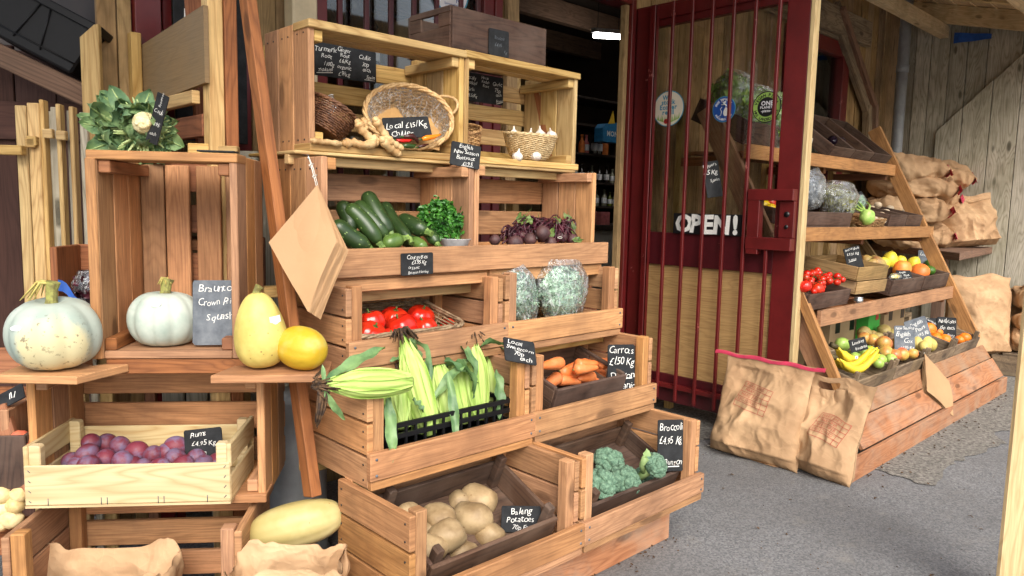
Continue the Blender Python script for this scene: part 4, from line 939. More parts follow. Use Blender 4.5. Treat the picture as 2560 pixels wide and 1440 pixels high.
# dark drooping leaves over the front board, part of the cobs they grow on
def loose(parent, specs):
    for (a, bpt, W, cu, ups) in specs:
        mb = MB(); p, q = at(*a[:2], y=a[2]), at(*bpt[:2], y=bpt[2]); mb.leaf(p, q-p, ups, (q-p).length*1.02, W, cu, .2, fold=.5, nv=16, seed=W*900)
        o = mb.build('drooping_leaf', 'corn_leaf'); o.parent = parent; o.matrix_parent_inverse = parent.matrix_world.inverted()
bpy.context.view_layer.update()
cobs = [o for o in COL.objects if o.name.startswith('sweetcorn')]
loose(cobs[0], [((968, 985, 1.47), (985, 1155, 1.41), .030, .1, (-.3, -1, .2)), ((975, 905, 1.56), (1040, 880, 1.55), .02, .4, (0, -.5, 1))])
loose(cobs[3], [((1110, 905, 1.56), (1235, 935, 1.50), .036, .5, (-.2, -.6, 1)), ((1120, 930, 1.53), (1150, 1115, 1.41), .026, .2, (-.5, -1, .3))])
loose(cobs[4], [((1175, 900, 1.56), (1070, 965, 1.50), .028, .5, (0, -.4, 1)), ((1238, 925, 1.53), (1270, 1035, 1.43), .032, .4, (0, -.7, 1))])
loose(cobs[1], [((1020, 850, 1.55), (1110, 935, 1.52), .028, .6, (0, -.4, 1)), ((1030, 1000, 1.49), (1065, 1025, 1.46), .022, .3, (0, -.4, 1))])
sign('slate reading Local Sweetcorn lying on the posts between the corn and carrot crates', TR(at(1300, 877, z=.70), -28, -50, 12), .095, .085, [('Local', -.15, .3, .24, -4), ('Sweetcorn', 0, .08, .22, -4), ('70p', -.05, -.14, .24, -4), ('each', .15, -.33, .24, -4)])
# ---------------------------------------------------------------- wicker work
def basket(mb, ra, rb, h, flare=1.25, rows=9, stakes=26, th=.0032, oval=True, rect=False, amp=.0028, rim=.006, bottom=True):
    """open basket, mouth up, ra x rb are the half sizes of the mouth"""
    def ring(f, z, n, ph, a):
        pts = []
        for k in range(n):
            t = 2*pi*k/n; c, s_ = cos(t), sin(t)
            if rect: e = .28; c = math.copysign(abs(c)**e, c); s_ = math.copysign(abs(s_)**e, s_)
            o = a*(1 if (k+ph) % 2 else -1); pts.append(V((c*(ra*f+o), s_*(rb*f+o), z)))
        return pts
    for j in range(rows):
        u = (j+.5)/rows; f = 1/flare+(1-1/flare)*u**.7; p = ring(f, h*u, stakes*2 if rect else stakes, j, amp); mb.tube(p+[p[0]], th, 5, cap=False)
    for k in range(stakes):
        t = 2*pi*k/stakes; c, s_ = cos(t), sin(t)
        if rect: e = .28; c = math.copysign(abs(c)**e, c); s_ = math.copysign(abs(s_)**e, s_)
        mb.tube([(c*ra*(1/flare+(1-1/flare)*u**.7), s_*rb*(1/flare+(1-1/flare)*u**.7), h*u) for u in (0, .3, .65, 1)], th*.8, 4)
    for q in (0, 1, 2):                                     # twisted rim
        pts = [ (cos(2*pi*k/60), sin(2*pi*k/60), k) for k in range(60)]
        pp = []
        for c, s_, k in pts:
            if rect: e = .28; c = math.copysign(abs(c)**e, c); s_ = math.copysign(abs(s_)**e, s_)
            a = k*.85+q*2.1; pp.append(V((c*(ra+rim*.6*cos(a)), s_*(rb+rim*.6*cos(a)), h+rim*.6*sin(a))))
        mb.tube(pp+[pp[0]], rim*.62, 5, cap=False)
    if bottom:
        f = 1/flare; mb.add([(cos(2*pi*k/32)*ra*f*(1), sin(2*pi*k/32)*rb*f, .001) for k in range(32)] if not rect else [(-ra*f, -rb*f, .001), (ra*f, -rb*f, .001), (ra*f, rb*f, .001), (-ra*f, rb*f, .001)], [tuple(range(32 if not rect else 4))])
        for k in range(-5, 6):
            x = k/5.5*ra*f; w_ = rb*f*(math.sqrt(max(0, 1-(k/5.5)**2)) if not rect else 1); mb.tube([(x, -w_, .003), (x, w_, .003)], th, 4)
# ---- tomatoes
t = T('wicker_tray', 'low rectangular wicker tray full of tomatoes', 'basket', TR((1.165, 1.735, .722), 0, 12))
mb = MB(); basket(mb, .185, .135, .07, 1.08, 7, 30, rect=True); mb.build('weave', 'wicker_grey', t)
def tomato(i, px, py, r, y):
    p = at(px, py, y=y); t = T('tomato', 'large ribbed red tomato in the wicker tray', 'tomato', TR(p, rnd.uniform(0, 360), rnd.uniform(-35, 10), rnd.uniform(-30, 30)), 'large tomatoes')
    mb = MB(); n = 14; mb.lathe([(r*sin(pi*k/n)**.85*(1 if k < n else 0), -r*.78*cos(pi*k/n)+(-r*.16*math.exp(-((n-k)/1.6)**2))) for k in range(n+1)], 36, lobes=7+i % 3, la=.16, nz=.003, ns=14, seed=i); mb.build('flesh', 'tomato', t)
    mb = MB(); mb.tube([(0, 0, r*.55), (.001, 0, r*.72), (.004, 0, r*.9)], [.003, .0025, .003], 6)
    for k in range(6): a = k*pi/3; mb.leaf((0, 0, r*.64), (cos(a), sin(a), .35), (0, 0, 1), r*.55, .006, 1.0, 0, nu=3, nv=5)
    mb.build('calyx', 'tomato_green', t)
TOM = ([(928, 838, .040, 1.63), (928, 805, .036, 1.68), (986, 797, .038, 1.74), (1004, 820, .042, 1.68), (1052, 792, .038, 1.76), (1060, 820, .034, 1.70), (1112, 824, .034, 1.72), (975, 850, .032, 1.63), (1035, 845, .03, 1.64)])
scatter(tomato, [(a, b, r*1.13, y) for a, b, r, y in TOM])
# ---- bagged kale
def bagged(label, p, rx, ry, h, seed, leafm='kale', film='film_crisp', M=None, n=260, name='bagged_kale', cat='kale bag', lean=(0, 0, 1), ls=.022, grp=None):
    t = T(name, label, cat, M or TR(p, 0, -math.degrees(math.atan(lean[1])), math.degrees(math.atan(lean[0]))), grp)
    rs = random.Random(seed); mb = MB()
    mb.blob(1, seed, .2, 2, (rx*.7, ry*.7, h*.40), M=Matrix.Translation((0, 0, h*.46)), sub=2)
    for k in range(n):
        z = rs.uniform(-.9, 1); a = rs.uniform(0, 2*pi); q = math.sqrt(max(0, 1-z*z)); d = V((q*cos(a), q*sin(a), z)); b = V((d.x*rx*.78, d.y*ry*.78, h*.48+d.z*h*.40))
        mb.leaf(b, d+V((rs.uniform(-.9, .9), rs.uniform(-.9, .9), rs.uniform(-.2, 1.0))), d, ls*rs.uniform(.7, 1.4), ls*rs.uniform(.7, 1.2), rs.uniform(.2, 1.2), .25, nu=5, nv=6, seed=k)
    mb.build('leaves', leafm, t)
    def fn(u, v):
        a = 2*pi*u; pinch = 1 if v < .72 else 1-.35*(v-.72)/.28
        r_ = (sin(pi*min(1, v*.62+.06))**.35)*pinch; e = 1+.10*abs(noise.noise(V((cos(a)*2.2, sin(a)*2.2, v*4+seed))))+.06*noise.noise(V((cos(a)*6, sin(a)*6, v*9+seed)))
        if v > .93: e *= 1.08
        return (cos(a)*rx*r_*e, sin(a)*ry*r_*e, h*(v*1.05-.02))
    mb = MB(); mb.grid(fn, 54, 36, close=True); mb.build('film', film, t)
    return t
p = at(1314, 806, y=1.655); bagged('clear bag of green kale leaning at the left of the shallow wicker tray', p, .074, .045, .180, 3, lean=(-.30, .1, 1), ls=.018, n=420)
p = at(1408, 800, y=1.645); bagged('large clear bag of curly kale at the right of the shallow wicker tray', p, .112, .055, .195, 4, n=620, lean=(.04, .1, 1), ls=.016)
t = T('wicker_tray', 'shallow pale wicker tray under the bagged kale', 'basket', TR((1.745, 1.735, .707), 0, 7))
mb = MB(); basket(mb, .19, .12, .035, 1.1, 4, 30, rect=True); mb.build('weave', 'wicker_pale', t)
# ---- courgettes
def courgette(i, a, b, r, y0, y1):
    p, q = at(*a, y=y1), at(*b, y=y0); d = (q-p); p = p-d*.10; L = d.length*1.12; t = T('courgette', 'dark green courgette in the pile beside the parsley', 'courgette', Zto(p, d, i*2.1), 'courgettes')
    r *= .88; n = 18; bend = L*.05*(1 if i % 2 else -1); ra = []; pts = []
    for k in range(n+1):
        u = k/n; cap = math.sqrt(max(0, 1-(1-min(1, u*L/r/1.1))**2)); en = 1 if u < .8 else 1-.45*((u-.8)/.2)**1.3
        ra.append(max(.001, r*cap*en*(.93+.1*sin(u*3)))); pts.append((bend*sin(pi*u), 0, u*L))
    mb = MB(); mb.tube(pts, ra, 16); mb.build('skin', 'courgette' if i not in (8, 9, 10) else 'courgette_pale', t)
    mb = MB(); mb.tube([(0, 0, L*.985), (0, 0, L+.010), (.002, 0, L+.02)], [r*.5, r*.36, r*.42], 6, smooth=False); mb.build('stem', 'courgette_stem', t)
CG = [((920, 490), (975, 580), .0275, 1.72, 1.80), ((893, 515), (963, 590), .026, 1.72, 1.80), ((872, 522), (945, 605), .0265, 1.705, 1.77), ((852, 510), (880, 575), .025, 1.75, 1.80), ((838, 560), (920, 620), .029, 1.70, 1.73), ((965, 515), (1022, 595), .022, 1.71, 1.83),
      ((1005, 548), (1065, 578), .028, 1.73, 1.82), ((1060, 570), (1092, 608), .021, 1.71, 1.78), ((962, 615), (1005, 598), .024, 1.70, 1.705), ((1030, 600), (1062, 622), .02, 1.70, 1.74), ((905, 600), (980, 612), .024, 1.73, 1.76), ((1000, 590), (1050, 612), .023, 1.75, 1.78), ((860, 590), (930, 600), .024, 1.76, 1.82)]
scatter(courgette, CG)
# ---- parsley in a bowl
p = at(1136, 626, y=1.73); t = T('bowl', 'white metal bowl holding the parsley', 'bowl', p)
MB().lathe([(0, -.002), (.026, 0), (.032, .004), (.043, .030), (.0445, .031), (.043, .0315), (.033, .010), (0, .006)], 28, M=Matrix.Scale(1.15, 4)).build('shell', 'white_metal', t)
t = T('parsley', 'bright green bunch of curly parsley standing in the metal bowl', 'parsley', at(1112, 560, y=1.76)); rs = random.Random(2)
mb = MB(); mb.blob(.05, 1, .2, 2, (1.0, .8, .85), sub=2)
for k in range(1100):
    z = rs.uniform(-.75, 1); a = rs.uniform(0, 2*pi); q = math.sqrt(1-z*z); d = V((q*cos(a), q*sin(a), z)); cl = .85+.42*noise.noise(d*2.6)+.16*noise.noise(d*7)
    b = V((d.x*.086, d.y*.055, d.z*.070))*cl*rs.uniform(.8, 1.05)+V((-.012*d.z, 0, 0)); u = d+V((rs.uniform(-.9, .9), rs.uniform(-.9, .9), rs.uniform(-.3, .9)))
    mb.leaf(b, u, d, rs.uniform(.010, .017), rs.uniform(.008, .014), rs.uniform(.5, 1.8), .5, nu=4, nv=4, seed=k, twist=rs.uniform(-2, 2))
mb.build('leaves', 'parsley', t)
mb = MB()
for k in range(14): a = rs.uniform(0, 6.28); mb.tube([(cos(a)*.02+.02, sin(a)*.02-.02, -.06), (cos(a)*.035, sin(a)*.03, .0)], .0018, 4)
mb.build('stalks', 'celery', t)
spx('slate reading Courgettes fixed to the front of the long board', 1044, 660, 72, 56, [('Courgettes', -.02, .32, .24, 2), ('£3.95 Kg', .03, .08, .22, 0), ('organic', -.12, -.14, .2, 0), ('Bratton Fleming', .02, -.36, .17, 2)], y=1.645, rz=-1, rx=0)
# ---- beetroot
def beet(i, px, py, r, y, label, leaves=()):
    p = at(px, py, y=y); t = T('beetroot', label, 'beetroot', TR(p, i*70, rnd.uniform(-20, 20), 0), 'loose beetroots' if not leaves else 'bunched beetroots')
    mb = MB(); mb.lathe([(0, -r*1.3), (r*.06, -r*1.2), (r*.2, -r), (r*.7, -r*.75), (r*.97, -r*.25), (r, .1*r), (r*.8, r*.62), (r*.4, r*.9), (r*.2, r*1.0), (0, r)], 24, nz=.004, ns=25, seed=i); mb.build('root', 'beetroot', t)
    return t
B = []
for i, (px, py, r, y) in enumerate([(1357, 582, .025, 1.71), (1288, 607, .025, 1.70), (1236, 600, .018, 1.71), (1325, 600, .022, 1.74), (1378, 606, .018, 1.71), (1430, 600, .022, 1.76), (1300, 590, .02, 1.77), (1405, 592, .02, 1.77)]):
    B.append(beet(i, px, py, r, y, ('round beetroot with its stalk arching over, resting on top of the bunch' if i == 0 else 'dirty dark beetroot lying behind the long front board')))
B[0]['group'] = ''; del B[0]['group']
def stems(name, label, cx, cy, y, n, sp, hpx, seed, leaves):
    rs = random.Random(seed); t = T(name, label, 'beetroot bunch', (0, 0, 0)); mb = MB()
    for k in range(n):
        a = at(cx+rs.uniform(-sp, sp), cy+rs.uniform(-4, 6), y=y+rs.uniform(-.01, .03)); m = at(cx+rs.uniform(-sp, sp)*1.3, cy-hpx*rs.uniform(.5, 1.1), y=y+rs.uniform(0, .06)); c_ = at(cx+rs.uniform(-1, 1)*sp*1.9, cy-rs.uniform(-.1, .5)*hpx, y=y+rs.uniform(-.02, .05))
        pts = [a*(1-u)**2+m*2*u*(1-u)+c_*u*u for u in [q/7 for q in range(8)]]; mb.tube(pts, rs.uniform(.0018, .0032), 5)
    mb.build('stalks', 'beet_stem', t)
    for (a, b, W, cu) in leaves:
        mb = MB(); p, q = at(*a[:2], y=a[2]), at(*b[:2], y=b[2]); mb.leaf(p, q-p, (-.4, -1, .4), (q-p).length, W, cu, .2, fold=.3, nv=12, nu=7, seed=W*999); mb.tube([p, (p+q)/2, q], [.0022, .0015, .0006], 5); mb.build('leaf', 'beet_leaf', t)
    c_ = at(cx, cy-6, y=y-.022); mb = MB(); mb.tube([c_+V((cos(a)*.011, .0, sin(a)*.003)) for a in [k*pi/8 for k in range(17)]], .0011, 5); mb.build('rubber_band', 'string_white', t)
stems('beetroot_bunch', 'tangled dark red beetroot stalks tied with a white band, left bunch', 1295, 603, 1.76, 70, 26, 75, 1, [((1330, 560, 1.77), (1308, 535, 1.80), .03, .3), ((1290, 560, 1.78), (1330, 520, 1.82), .04, .4)])
stems('beetroot_bunch', 'dark red beetroot stalks with tall upright green leaf, right bunch', 1400, 600, 1.76, 70, 26, 85, 2, [((1440, 600, 1.76), (1418, 522, 1.78), .034, .3), ((1395, 560, 1.76), (1390, 535, 1.79), .03, .4), ((1430, 600, 1.73), (1462, 598, 1.71), .022, .3), ((1375, 600, 1.73), (1388, 560, 1.75), .02, .3)])
stems('beetroot_bunch', 'fan of beetroot stalks in the middle between the two tied bunches', 1345, 600, 1.79, 60, 34, 95, 5, [((1350, 570, 1.8), (1345, 530, 1.84), .03, .4)])
spx('slate reading English New Season Beetroot hung above the beetroot crate', 1164, 388, 74, 60, [('English', -.02, .35, .22, 4), ('New Season', .0, .12, .21, 3), ('Beetroot', .0, -.12, .21, 3), ('£1.95', .08, -.36, .2, 0)], y=1.70, rz=-24, rx=-12, ry=9, under=[(-.1, -.46, .3, -.44)])
# ---- hanging paper bags
def hanging_bags(label, A, B_, C_, D_, n, off, string_to, name='paper_bag_bundle'):
    """A top, B left, C bottom, D right corners of the front sheet; each sheet behind shifted by off"""
    t = T(name, label, 'paper bags', A)
    mb = MB(); rs = random.Random(8)
    for k in range(n):
        o = off*k
        def fn(u, v, k=k):
            P = A*(1-u)*(1-v)+D_*u*(1-v)+B_*(1-u)*v+C_*u*v; nn = (D_-A).cross(B_-A).normalized()
            flare = min(1, (u+v)*.9+.05)
            return P-A+(off*k)*flare+nn*(.007*sin(u*5+k)*sin(v*4)+.0025*noise.noise(V((u*3, v*3, k))))+V((rs.uniform(-1, 1), rs.uniform(-1, 1), 0))*.0004
        mb.grid(fn, 9, 9)
    mb.build('sheets', 'paper_flat', t)
    mb = MB(); rs = random.Random(2)
    mb.tube([V((0, 0, -.012)), string_to-A], .0012, 5); mb.tube([V((.004, 0, -.01)), (string_to-A)*.6+V((.003, 0, 0)), string_to-A], .0010, 5)
    for q in (.3, .7): mb.tube([(string_to-A)*q+V((-.006, 0, 0)), (string_to-A)*q+V((.006, 0, .004)), (string_to-A)*q+V((0, .003, -.006)), (string_to-A)*q+V((-.006, 0, 0))], .0012, 5)
    mb.build('string', 'string_white', t)
    return t
dd = 1.765
hanging_bags('bundle of flat brown paper bags hanging on white string from the crate post', at(793, 462, d=dd+.02), at(672, 606, d=dd-.01), at(768, 778, d=dd-.03), at(842, 604, d=dd-.01), 14, (at(872, 628, d=dd+.03)-at(842, 604, d=dd-.01))/13, at(772, 392, d=1.80))
t = T('hook', 'small bent wire hook on the crate post that carries the bag string', 'hook', at(772, 392, d=1.80)); 
mb = MB(); mb.tube([(0, .03, .006), (0, 0, .004), (-.003, -.002, -.004), (0, -.002, -.008)], .0014, 6); mb.build('wire', 'silver', t)
# ================================================================ TOP TIER
def bulb(i, px, py, r, y, label, grp):
    p = at(px, py, y=y); t = T('garlic_bulb', label, 'garlic', TR(p, i*50, rnd.uniform(-25, 25), rnd.uniform(-25, 25)), grp)
    mb = MB(); mb.lathe([(0, -r*.78), (r*.3, -r*.8), (r*.75, -r*.62), (r, -r*.1), (r*.9, r*.3), (r*.5, r*.68), (r*.2, r*.95), (r*.13, r*1.3), (r*.1, r*1.5), (0, r*1.5)], 32, lobes=8, la=.14, nz=.001, ns=30, seed=i); mb.build('skin', 'garlic', t)
t = T('rope_basket', 'round straw rope basket of garlic bulbs in the right pine crate', 'basket', TR(at(1322, 398, y=1.875), 0, 4))
mb = MB(); nr = 12
for j in range(nr):
    u = j/(nr-1); rr = .062+.036*u**.6; z = .004+.078*u
    for q in (0, 1):
        pts = []
        for k in range(72): a = 2*pi*k/72; tw = k*1.05+q*pi; pts.append(V((cos(a)*(rr+.0026*cos(tw)), sin(a)*(rr*.85+.0026*cos(tw)), z+.0026*sin(tw))))
        mb.tube(pts+[pts[0]], .0034 if j < nr-1 else .0048, 4, cap=False)
mb.lathe([(0, .003), (.05, .003), (.064, .006)], 24); mb.build('weave', 'rope_straw', t)
for i, (px, py, r, y) in enumerate([(1285, 338, .021, 1.87), (1325, 344, .022, 1.84), (1350, 338, .022, 1.88), (1378, 340, .022, 1.89)]):
    bulb(i, px, py, r, y, 'garlic bulb inside the straw rope basket', 'garlic bulbs in the basket')
bulb(6, 1294, 391, .0185, 1.815, 'left of the two garlic bulbs standing in front of the rope basket', None); bulb(7, 1340, 390, .0195, 1.815, 'right of the two garlic bulbs in front of the basket, with a curled tip', None)
# big oval basket on its side, mouth towards the viewer
cen = at(1022, 290, y=1.90); mouth = V((-.50, -.78, .36)).normalized()
RAa, RBb, DPT = .134, .104, .10
bx = V((0, 0, 1)).cross(mouth).normalized(); by = mouth.cross(bx); ro = R(-14)
ex, ey = bx*cos(ro)+by*sin(ro), by*cos(ro)-bx*sin(ro)
BM = Matrix(((ex.x, ey.x, mouth.x, 0), (ex.y, ey.y, mouth.y, 0), (ex.z, ey.z, mouth.z, 0), (0, 0, 0, 1))); BM.translation = cen-mouth*DPT
t = T('oval_basket', 'large oval wicker basket tipped towards the viewer and lined with plastic', 'basket', BM)
mb = MB(); basket(mb, RAa, RBb, DPT, 1.35, 13, 34, th=.003, rim=.0075); mb.build('weave', 'wicker_pale', t)
mb = MB(); mb.tube([(RAa*cos(a)*.93, RBb*.95*sin(a), DPT) if k in (0, 8) else (RAa*cos(a)*(1.0+.28*sin(pi*k/8)), RBb*sin(a)*(1+.28*sin(pi*k/8)), DPT+.012*sin(pi*k/8)) for k, a in enumerate([R(22+38*q/8) for q in range(9)])], .0048, 6); mb.build('handle', 'wicker_pale', t)
mb = MB()
def lin(u, v):
    a = 2*pi*u; f = .25+.70*v; e = 1+.07*noise.noise(V((cos(a)*3, sin(a)*3, v*4))); return (cos(a)*RAa*f*e, sin(a)*RBb*f*e, DPT*(.05+.93*v**1.6)+.008*abs(noise.noise(V((cos(a)*5, sin(a)*5, v*6)))))
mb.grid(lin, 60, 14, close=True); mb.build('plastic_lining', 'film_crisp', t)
mb = MB()
def pap(u, v):
    x = (u-.5)*2; return (x*RAa*.86*(1-.15*v), -RBb*.80+RBb*(1.15+.22*sin(u*9))*v-(1-x*x)*.012*(1-v), DPT*(.92-.62*v)+.010*noise.noise(V((u*6, v*6, 1)))+.008*abs(noise.noise(V((u*11, v*9, 4)))))
mb.grid(pap, 26, 20); mb.build('paper_lining', 'paper_lining', t)
spx('slate reading Local £15/kg chillies inside the oval basket', 1018, 318, 112, 54, [('Local £15/Kg', -.02, .10, .36, 3), ('Chillies', -.14, -.28, .32, 3)], y=1.842, rz=-24, rx=-28, ry=-5)
def chilli(i, mat, pts, r, y, label):
    P = [at(a, b, y=y) for a, b in pts]; t = T('chilli', label, 'chilli', P[0]); mb = MB(); n = len(P); mb.tube([p-P[0] for p in P], [r*(.5 if k == 0 else 1.0 if k < n-2 else .8 if k == n-2 else .25) for k in range(n)], 10); mb.build('skin', mat, t)
    d = (P[0]-P[1]).normalized(); mb = MB(); mb.tube([d*-.001, d*.006, d*.014+V((0, 0, .003))], [r*.5, .0018, .0014], 6); mb.build('stem', 'chilli_green', t)
chilli(0, 'chilli_orange', [(1055, 348), (1066, 345), (1084, 342), (1102, 336)], .0085, 1.80, 'bright orange chilli at the lower right of the basket')
chilli(1, 'chilli_orange', [(1040, 333), (1052, 330), (1062, 328)], .006, 1.83, 'small orange chilli behind the bright orange one')
chilli(2, 'chilli_red', [(990, 350), (1005, 352), (1022, 352), (1030, 349)], .0055, 1.80, 'thin red chilli lying across under the sign')
chilli(3, 'chilli_dark', [(1008, 342), (1030, 340), (1042, 350), (1046, 360)], .008, 1.805, 'dark brown curved chilli under the sign')
chilli(4, 'chilli_green', [(1005, 365), (1018, 364), (1032, 366), (1040, 362)], .0085, 1.795, 'dark green chilli at the bottom of the basket')
chilli(5, 'chilli_dark', [(1045, 368), (1058, 364), (1072, 360)], .006, 1.795, 'dark chilli at the bottom right of the basket')
# ginger
def ginger(i, segs, y, label):
    t = T('ginger_root', label, 'ginger', at(*segs[0][0][0], y=y)); o = t.location.copy(); mb = MB(); rs = random.Random(i)
    for (pts, r) in segs:
        P = [at(a, b, y=y+rs.uniform(-.006, .006))-o for a, b in pts]
        Q = []; RR = []
        for k in range(len(P)-1):
            for q in range(4): u = q/4; Q.append(P[k].lerp(P[k+1], u)); RR.append(r*(1+.22*sin(q*1.57+k*2))*rs.uniform(.9, 1.1))
        Q.append(P[-1]); RR.append(r*.7); RR[0] *= .75
        mb.tube(Q, RR, 12); mb.blob(r*.85, i, .3, 2, M=Matrix.Translation(P[-1]), sub=2); mb.blob(r*.8, i+3, .3, 2, M=Matrix.Translation(P[0]), sub=2)
    mb.build('rhizome', 'ginger', t)
ginger(0, [([(895, 305), (905, 325), (925, 345), (940, 350)], .012), ([(908, 300), (915, 318)], .009)], 1.80, 'knobbly ginger root leaning on the oval basket at its upper left')
ginger(1, [([(938, 300), (950, 320), (965, 340), (975, 355)], .012), ([(955, 350), (975, 370), (995, 384)], .013), ([(965, 345), (990, 362), (1003, 370)], .010)], 1.79, 'long forked ginger root hanging over the front edge of the shelf')
ginger(2, [([(862, 358), (885, 356), (905, 362), (940, 358)], .011), ([(895, 362), (915, 368)], .008)], 1.80, 'ginger root lying flat on the shelf before the basket')
ginger(3, [([(780, 350), (800, 354), (825, 356), (850, 360)], .008)], 1.80, 'thin pinkish root lying at the far left of the pine shelf')
t = T('brown_basket', 'dark brown wicker basket tipped to the right in the left pine crate', 'basket', Zto(at(800, 330, y=1.93), (.55, -.12, 1)))
mb = MB(); basket(mb, .088, .075, .075, 1.4, 13, 26, th=.0026, rim=.006); mb.build('weave', 'wicker_brown', t)
t = T('packet', 'clear packet with a white barcode label in the brown basket', 'packet', Zto(at(815, 265, y=1.90), (.5, -.1, .8), .5))
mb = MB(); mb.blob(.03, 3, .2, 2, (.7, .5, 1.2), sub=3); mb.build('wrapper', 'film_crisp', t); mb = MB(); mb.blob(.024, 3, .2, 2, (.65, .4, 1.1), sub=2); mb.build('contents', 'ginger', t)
mb = MB(); mb.box((-.014, -.022, -.012), (.014, -.018, .02)); mb.build('barcode_label', 'label_white', t)
t = T('straw_basket', 'straw basket standing half hidden behind the pine divider', 'basket', Zto(at(1150, 385, y=1.96), (-.3, -.25, 1)))
mb = MB(); basket(mb, .075, .06, .085, 1.3, 13, 24, th=.0028, rim=.005); mb.build('weave', 'wicker', t)
spx('wide slate with turmeric, ginger and chilli prices fixed inside the left pine crate', 860, 156, 138, 82, [('Turmeric', -.27, .30, .20, 2), ('Root', -.26, .10, .17, 2), ('     /100g', -.27, -.12, .16, 2), ('Thailand', -.28, -.30, .15, 8), ('Ginger', .0, .36, .17, 0), ('Root', .01, .20, .15, 2), ('£6/Kg', .01, .03, .16, 0), ('organic', .0, -.15, .16, 0), ('£9/kg', .0, -.34, .18, 0), ('Chillis', .31, .25, .18, 0), ('30p', .32, .05, .17, 0), ('each', .34, -.12, .16, 0), ('Spain', .40, -.33, .15, 0)], y=2.062, rz=0, rx=0, under=[(-.40, -.43, -.17, -.36), (.31, -.42, .47, -.42)])
spx('slate with horseradish and garlic prices fixed inside the right pine crate', 1210, 222, 96, 70, [('Locally', -.33, .32, .17, 0), ('smoked', -.32, .14, .16, 0), ('Garlic', -.33, -.08, .16, 0), ('£8.50Kg', -.30, -.30, .15, 0), ('Horse', .02, .38, .14, 0), ('Radish', .03, .24, .14, 0), ('Root', .04, .10, .14, 0), ('Garlic', .33, .24, .19, 0), ('75p', .34, .0, .18, 0), ('each', .37, -.14, .15, 6), ('France', .40, -.36, .13, 10)], y=2.062, rz=0, rx=0, under=[(.32, -.47, .48, -.38)])
# dark crate on the top
p0 = at(1132, 96, y=1.86); p0.z = 1.5805
t = dark_crate('dark brown crate with hand hole standing on top of the pine crates', TR((p0.x, 1.86, 1.590), 0), .42, .24, .128, posts=False, handle=True, name='produce_crate', grp='dark stained produce crates')
spx('worn slate with faint writing on the front of the top dark crate', 1248, 108, 50, 66, [('Broccoli', 0, .18, .15, 0), ('£4.95', -.05, -.08, .17, 0), ('Kg', .3, -.3, .13, 0)], y=1.853, rz=0, rx=0, chalk='slate_grey')
t = T('leaning_plank', 'pale plank leaning in the opening beside the doorway', 'plank', (0, 0, 0)); mb = MB(); mb.beam(at(1282, 330, y=2.50), at(1276, 5, y=2.56), .085, .03, (0, 1, 0)); mb.build('timber', 'wood_yellow', t, BV)
# ================================================================ LEFT STAND (own frame, turned towards the viewer)
def LW(x, y, z): return LM @ V((x, y, z))
def LT(x, y, z, rz=0, rx=0, ry=0): return LM @ TR((x, y, z), rz, rx, ry)
GL = 'crates of the left stand'
# tall crate standing on end
t = T('display_crate', 'tall red-brown crate standing on end around the pale squash', 'crate', LT(0, 0, .722), GL)
W_, H_, D_ = .328, .487, .27
for s in (0, 1):
    mb = MB(); xa = 0 if s == 0 else W_-.018
    for k in range(3): mb.box((xa+(0, .002, .001)[k], k*D_/3, 0), (xa+.018, (k+1)*D_/3-.003, H_-.004), None, 2, .001)
    if s == 0: mb.box((-.006, -.006, 0), (.017, -.0005, H_-.02), None, 2)
    mb.build('side_panel', 'wood_red', t, BV)
mb = MB()
for k, (a, b) in enumerate(((.020, .078), (.082, .142), (.160, .222), (.236, .300))): mb.box((a, D_-.016, .02), (b, D_-.0, H_-.02), None, 2, .002)
mb.build('back_panel', 'wood_red', t, BV)
mb = MB()
for k in range(3): mb.box((.0185, k*D_/3, 0), (W_-.0185, (k+1)*D_/3-.004, .019), None, 0, 0)
mb.build('bottom_panel', 'wood_red', t, BV)
mb = MB(); mb.box((-.004, -.004, H_-.022), (W_+.002, .085, H_-.001), None, 0); mb.box((.0185, .10, H_-.02), (W_-.0185, .17, H_-.001), None, 0)
mb.build('top_panel', 'wood_red', t, BV)
for xa in (.0185, W_-.0185-.026):
    for z in (.0195, H_-.052):
        mb = MB(); mb.box((xa, .006, z), (xa+.026, D_-.018, z+.029), None, 1); mb.build('batten', 'wood_brown', t, BV)
side_crate('red-brown crate on its side around the pale box of plums', -.150, .385, -.015, .372, .682, .25, 'wood_red', M=LM, slats=3, top=False, grp=GL)
bin_crate('lowest crate at the left with an open paper bag standing in it', -.150, .360, -.150, .095, .355, .30, mat='wood_red', M=LM, nside=3, backs=3, grp=GL)
t = T('support_board', 'red-brown boards under the tall crate on top of the plum crate', 'board', LT(0, 0, 0))
mb = MB(); mb.box((.02, .004, .6845), (.345, .024, .7205), None, 0); mb.box((.02, .03, .702), (.345, .25, .7205), None, 0); mb.build('plank', 'wood_brown', t, BV)
def ledge(label, poly, z):
    t = T('ledge_board', label, 'board', LM.copy()); mb = MB(); n = len(poly); h = .019
    vs = [(x, y, z) for x, y in poly]+[(x, y, z+h) for x, y in poly]
    mb.add(vs, [tuple(range(n-1, -1, -1)), tuple(range(n, 2*n))]+[(i, (i+1) % n, n+(i+1) % n, n+i) for i in range(n)], [[(p[0], p[1]) for p in poly][::-1], [(p[0], p[1]+2) for p in poly]]+[[(0, 3), (.2, 3), (.2, 3.02), (0, 3.02)]]*n)
    mb.build('plank', 'wood_red', t, BV); return t
ledge('short jutting board under the left pale squash', [(-.165, -.105), (.010, -.125), (.072, .0035), (.018, .0035), (.0, -.012), (-.165, .10)], .690)
ledge('short jutting board under the two yellow squashes', [(.292, -.125), (.548, -.118), (.540, .03), (.352, .03), (.352, -.015), (.318, -.022)], .6905)
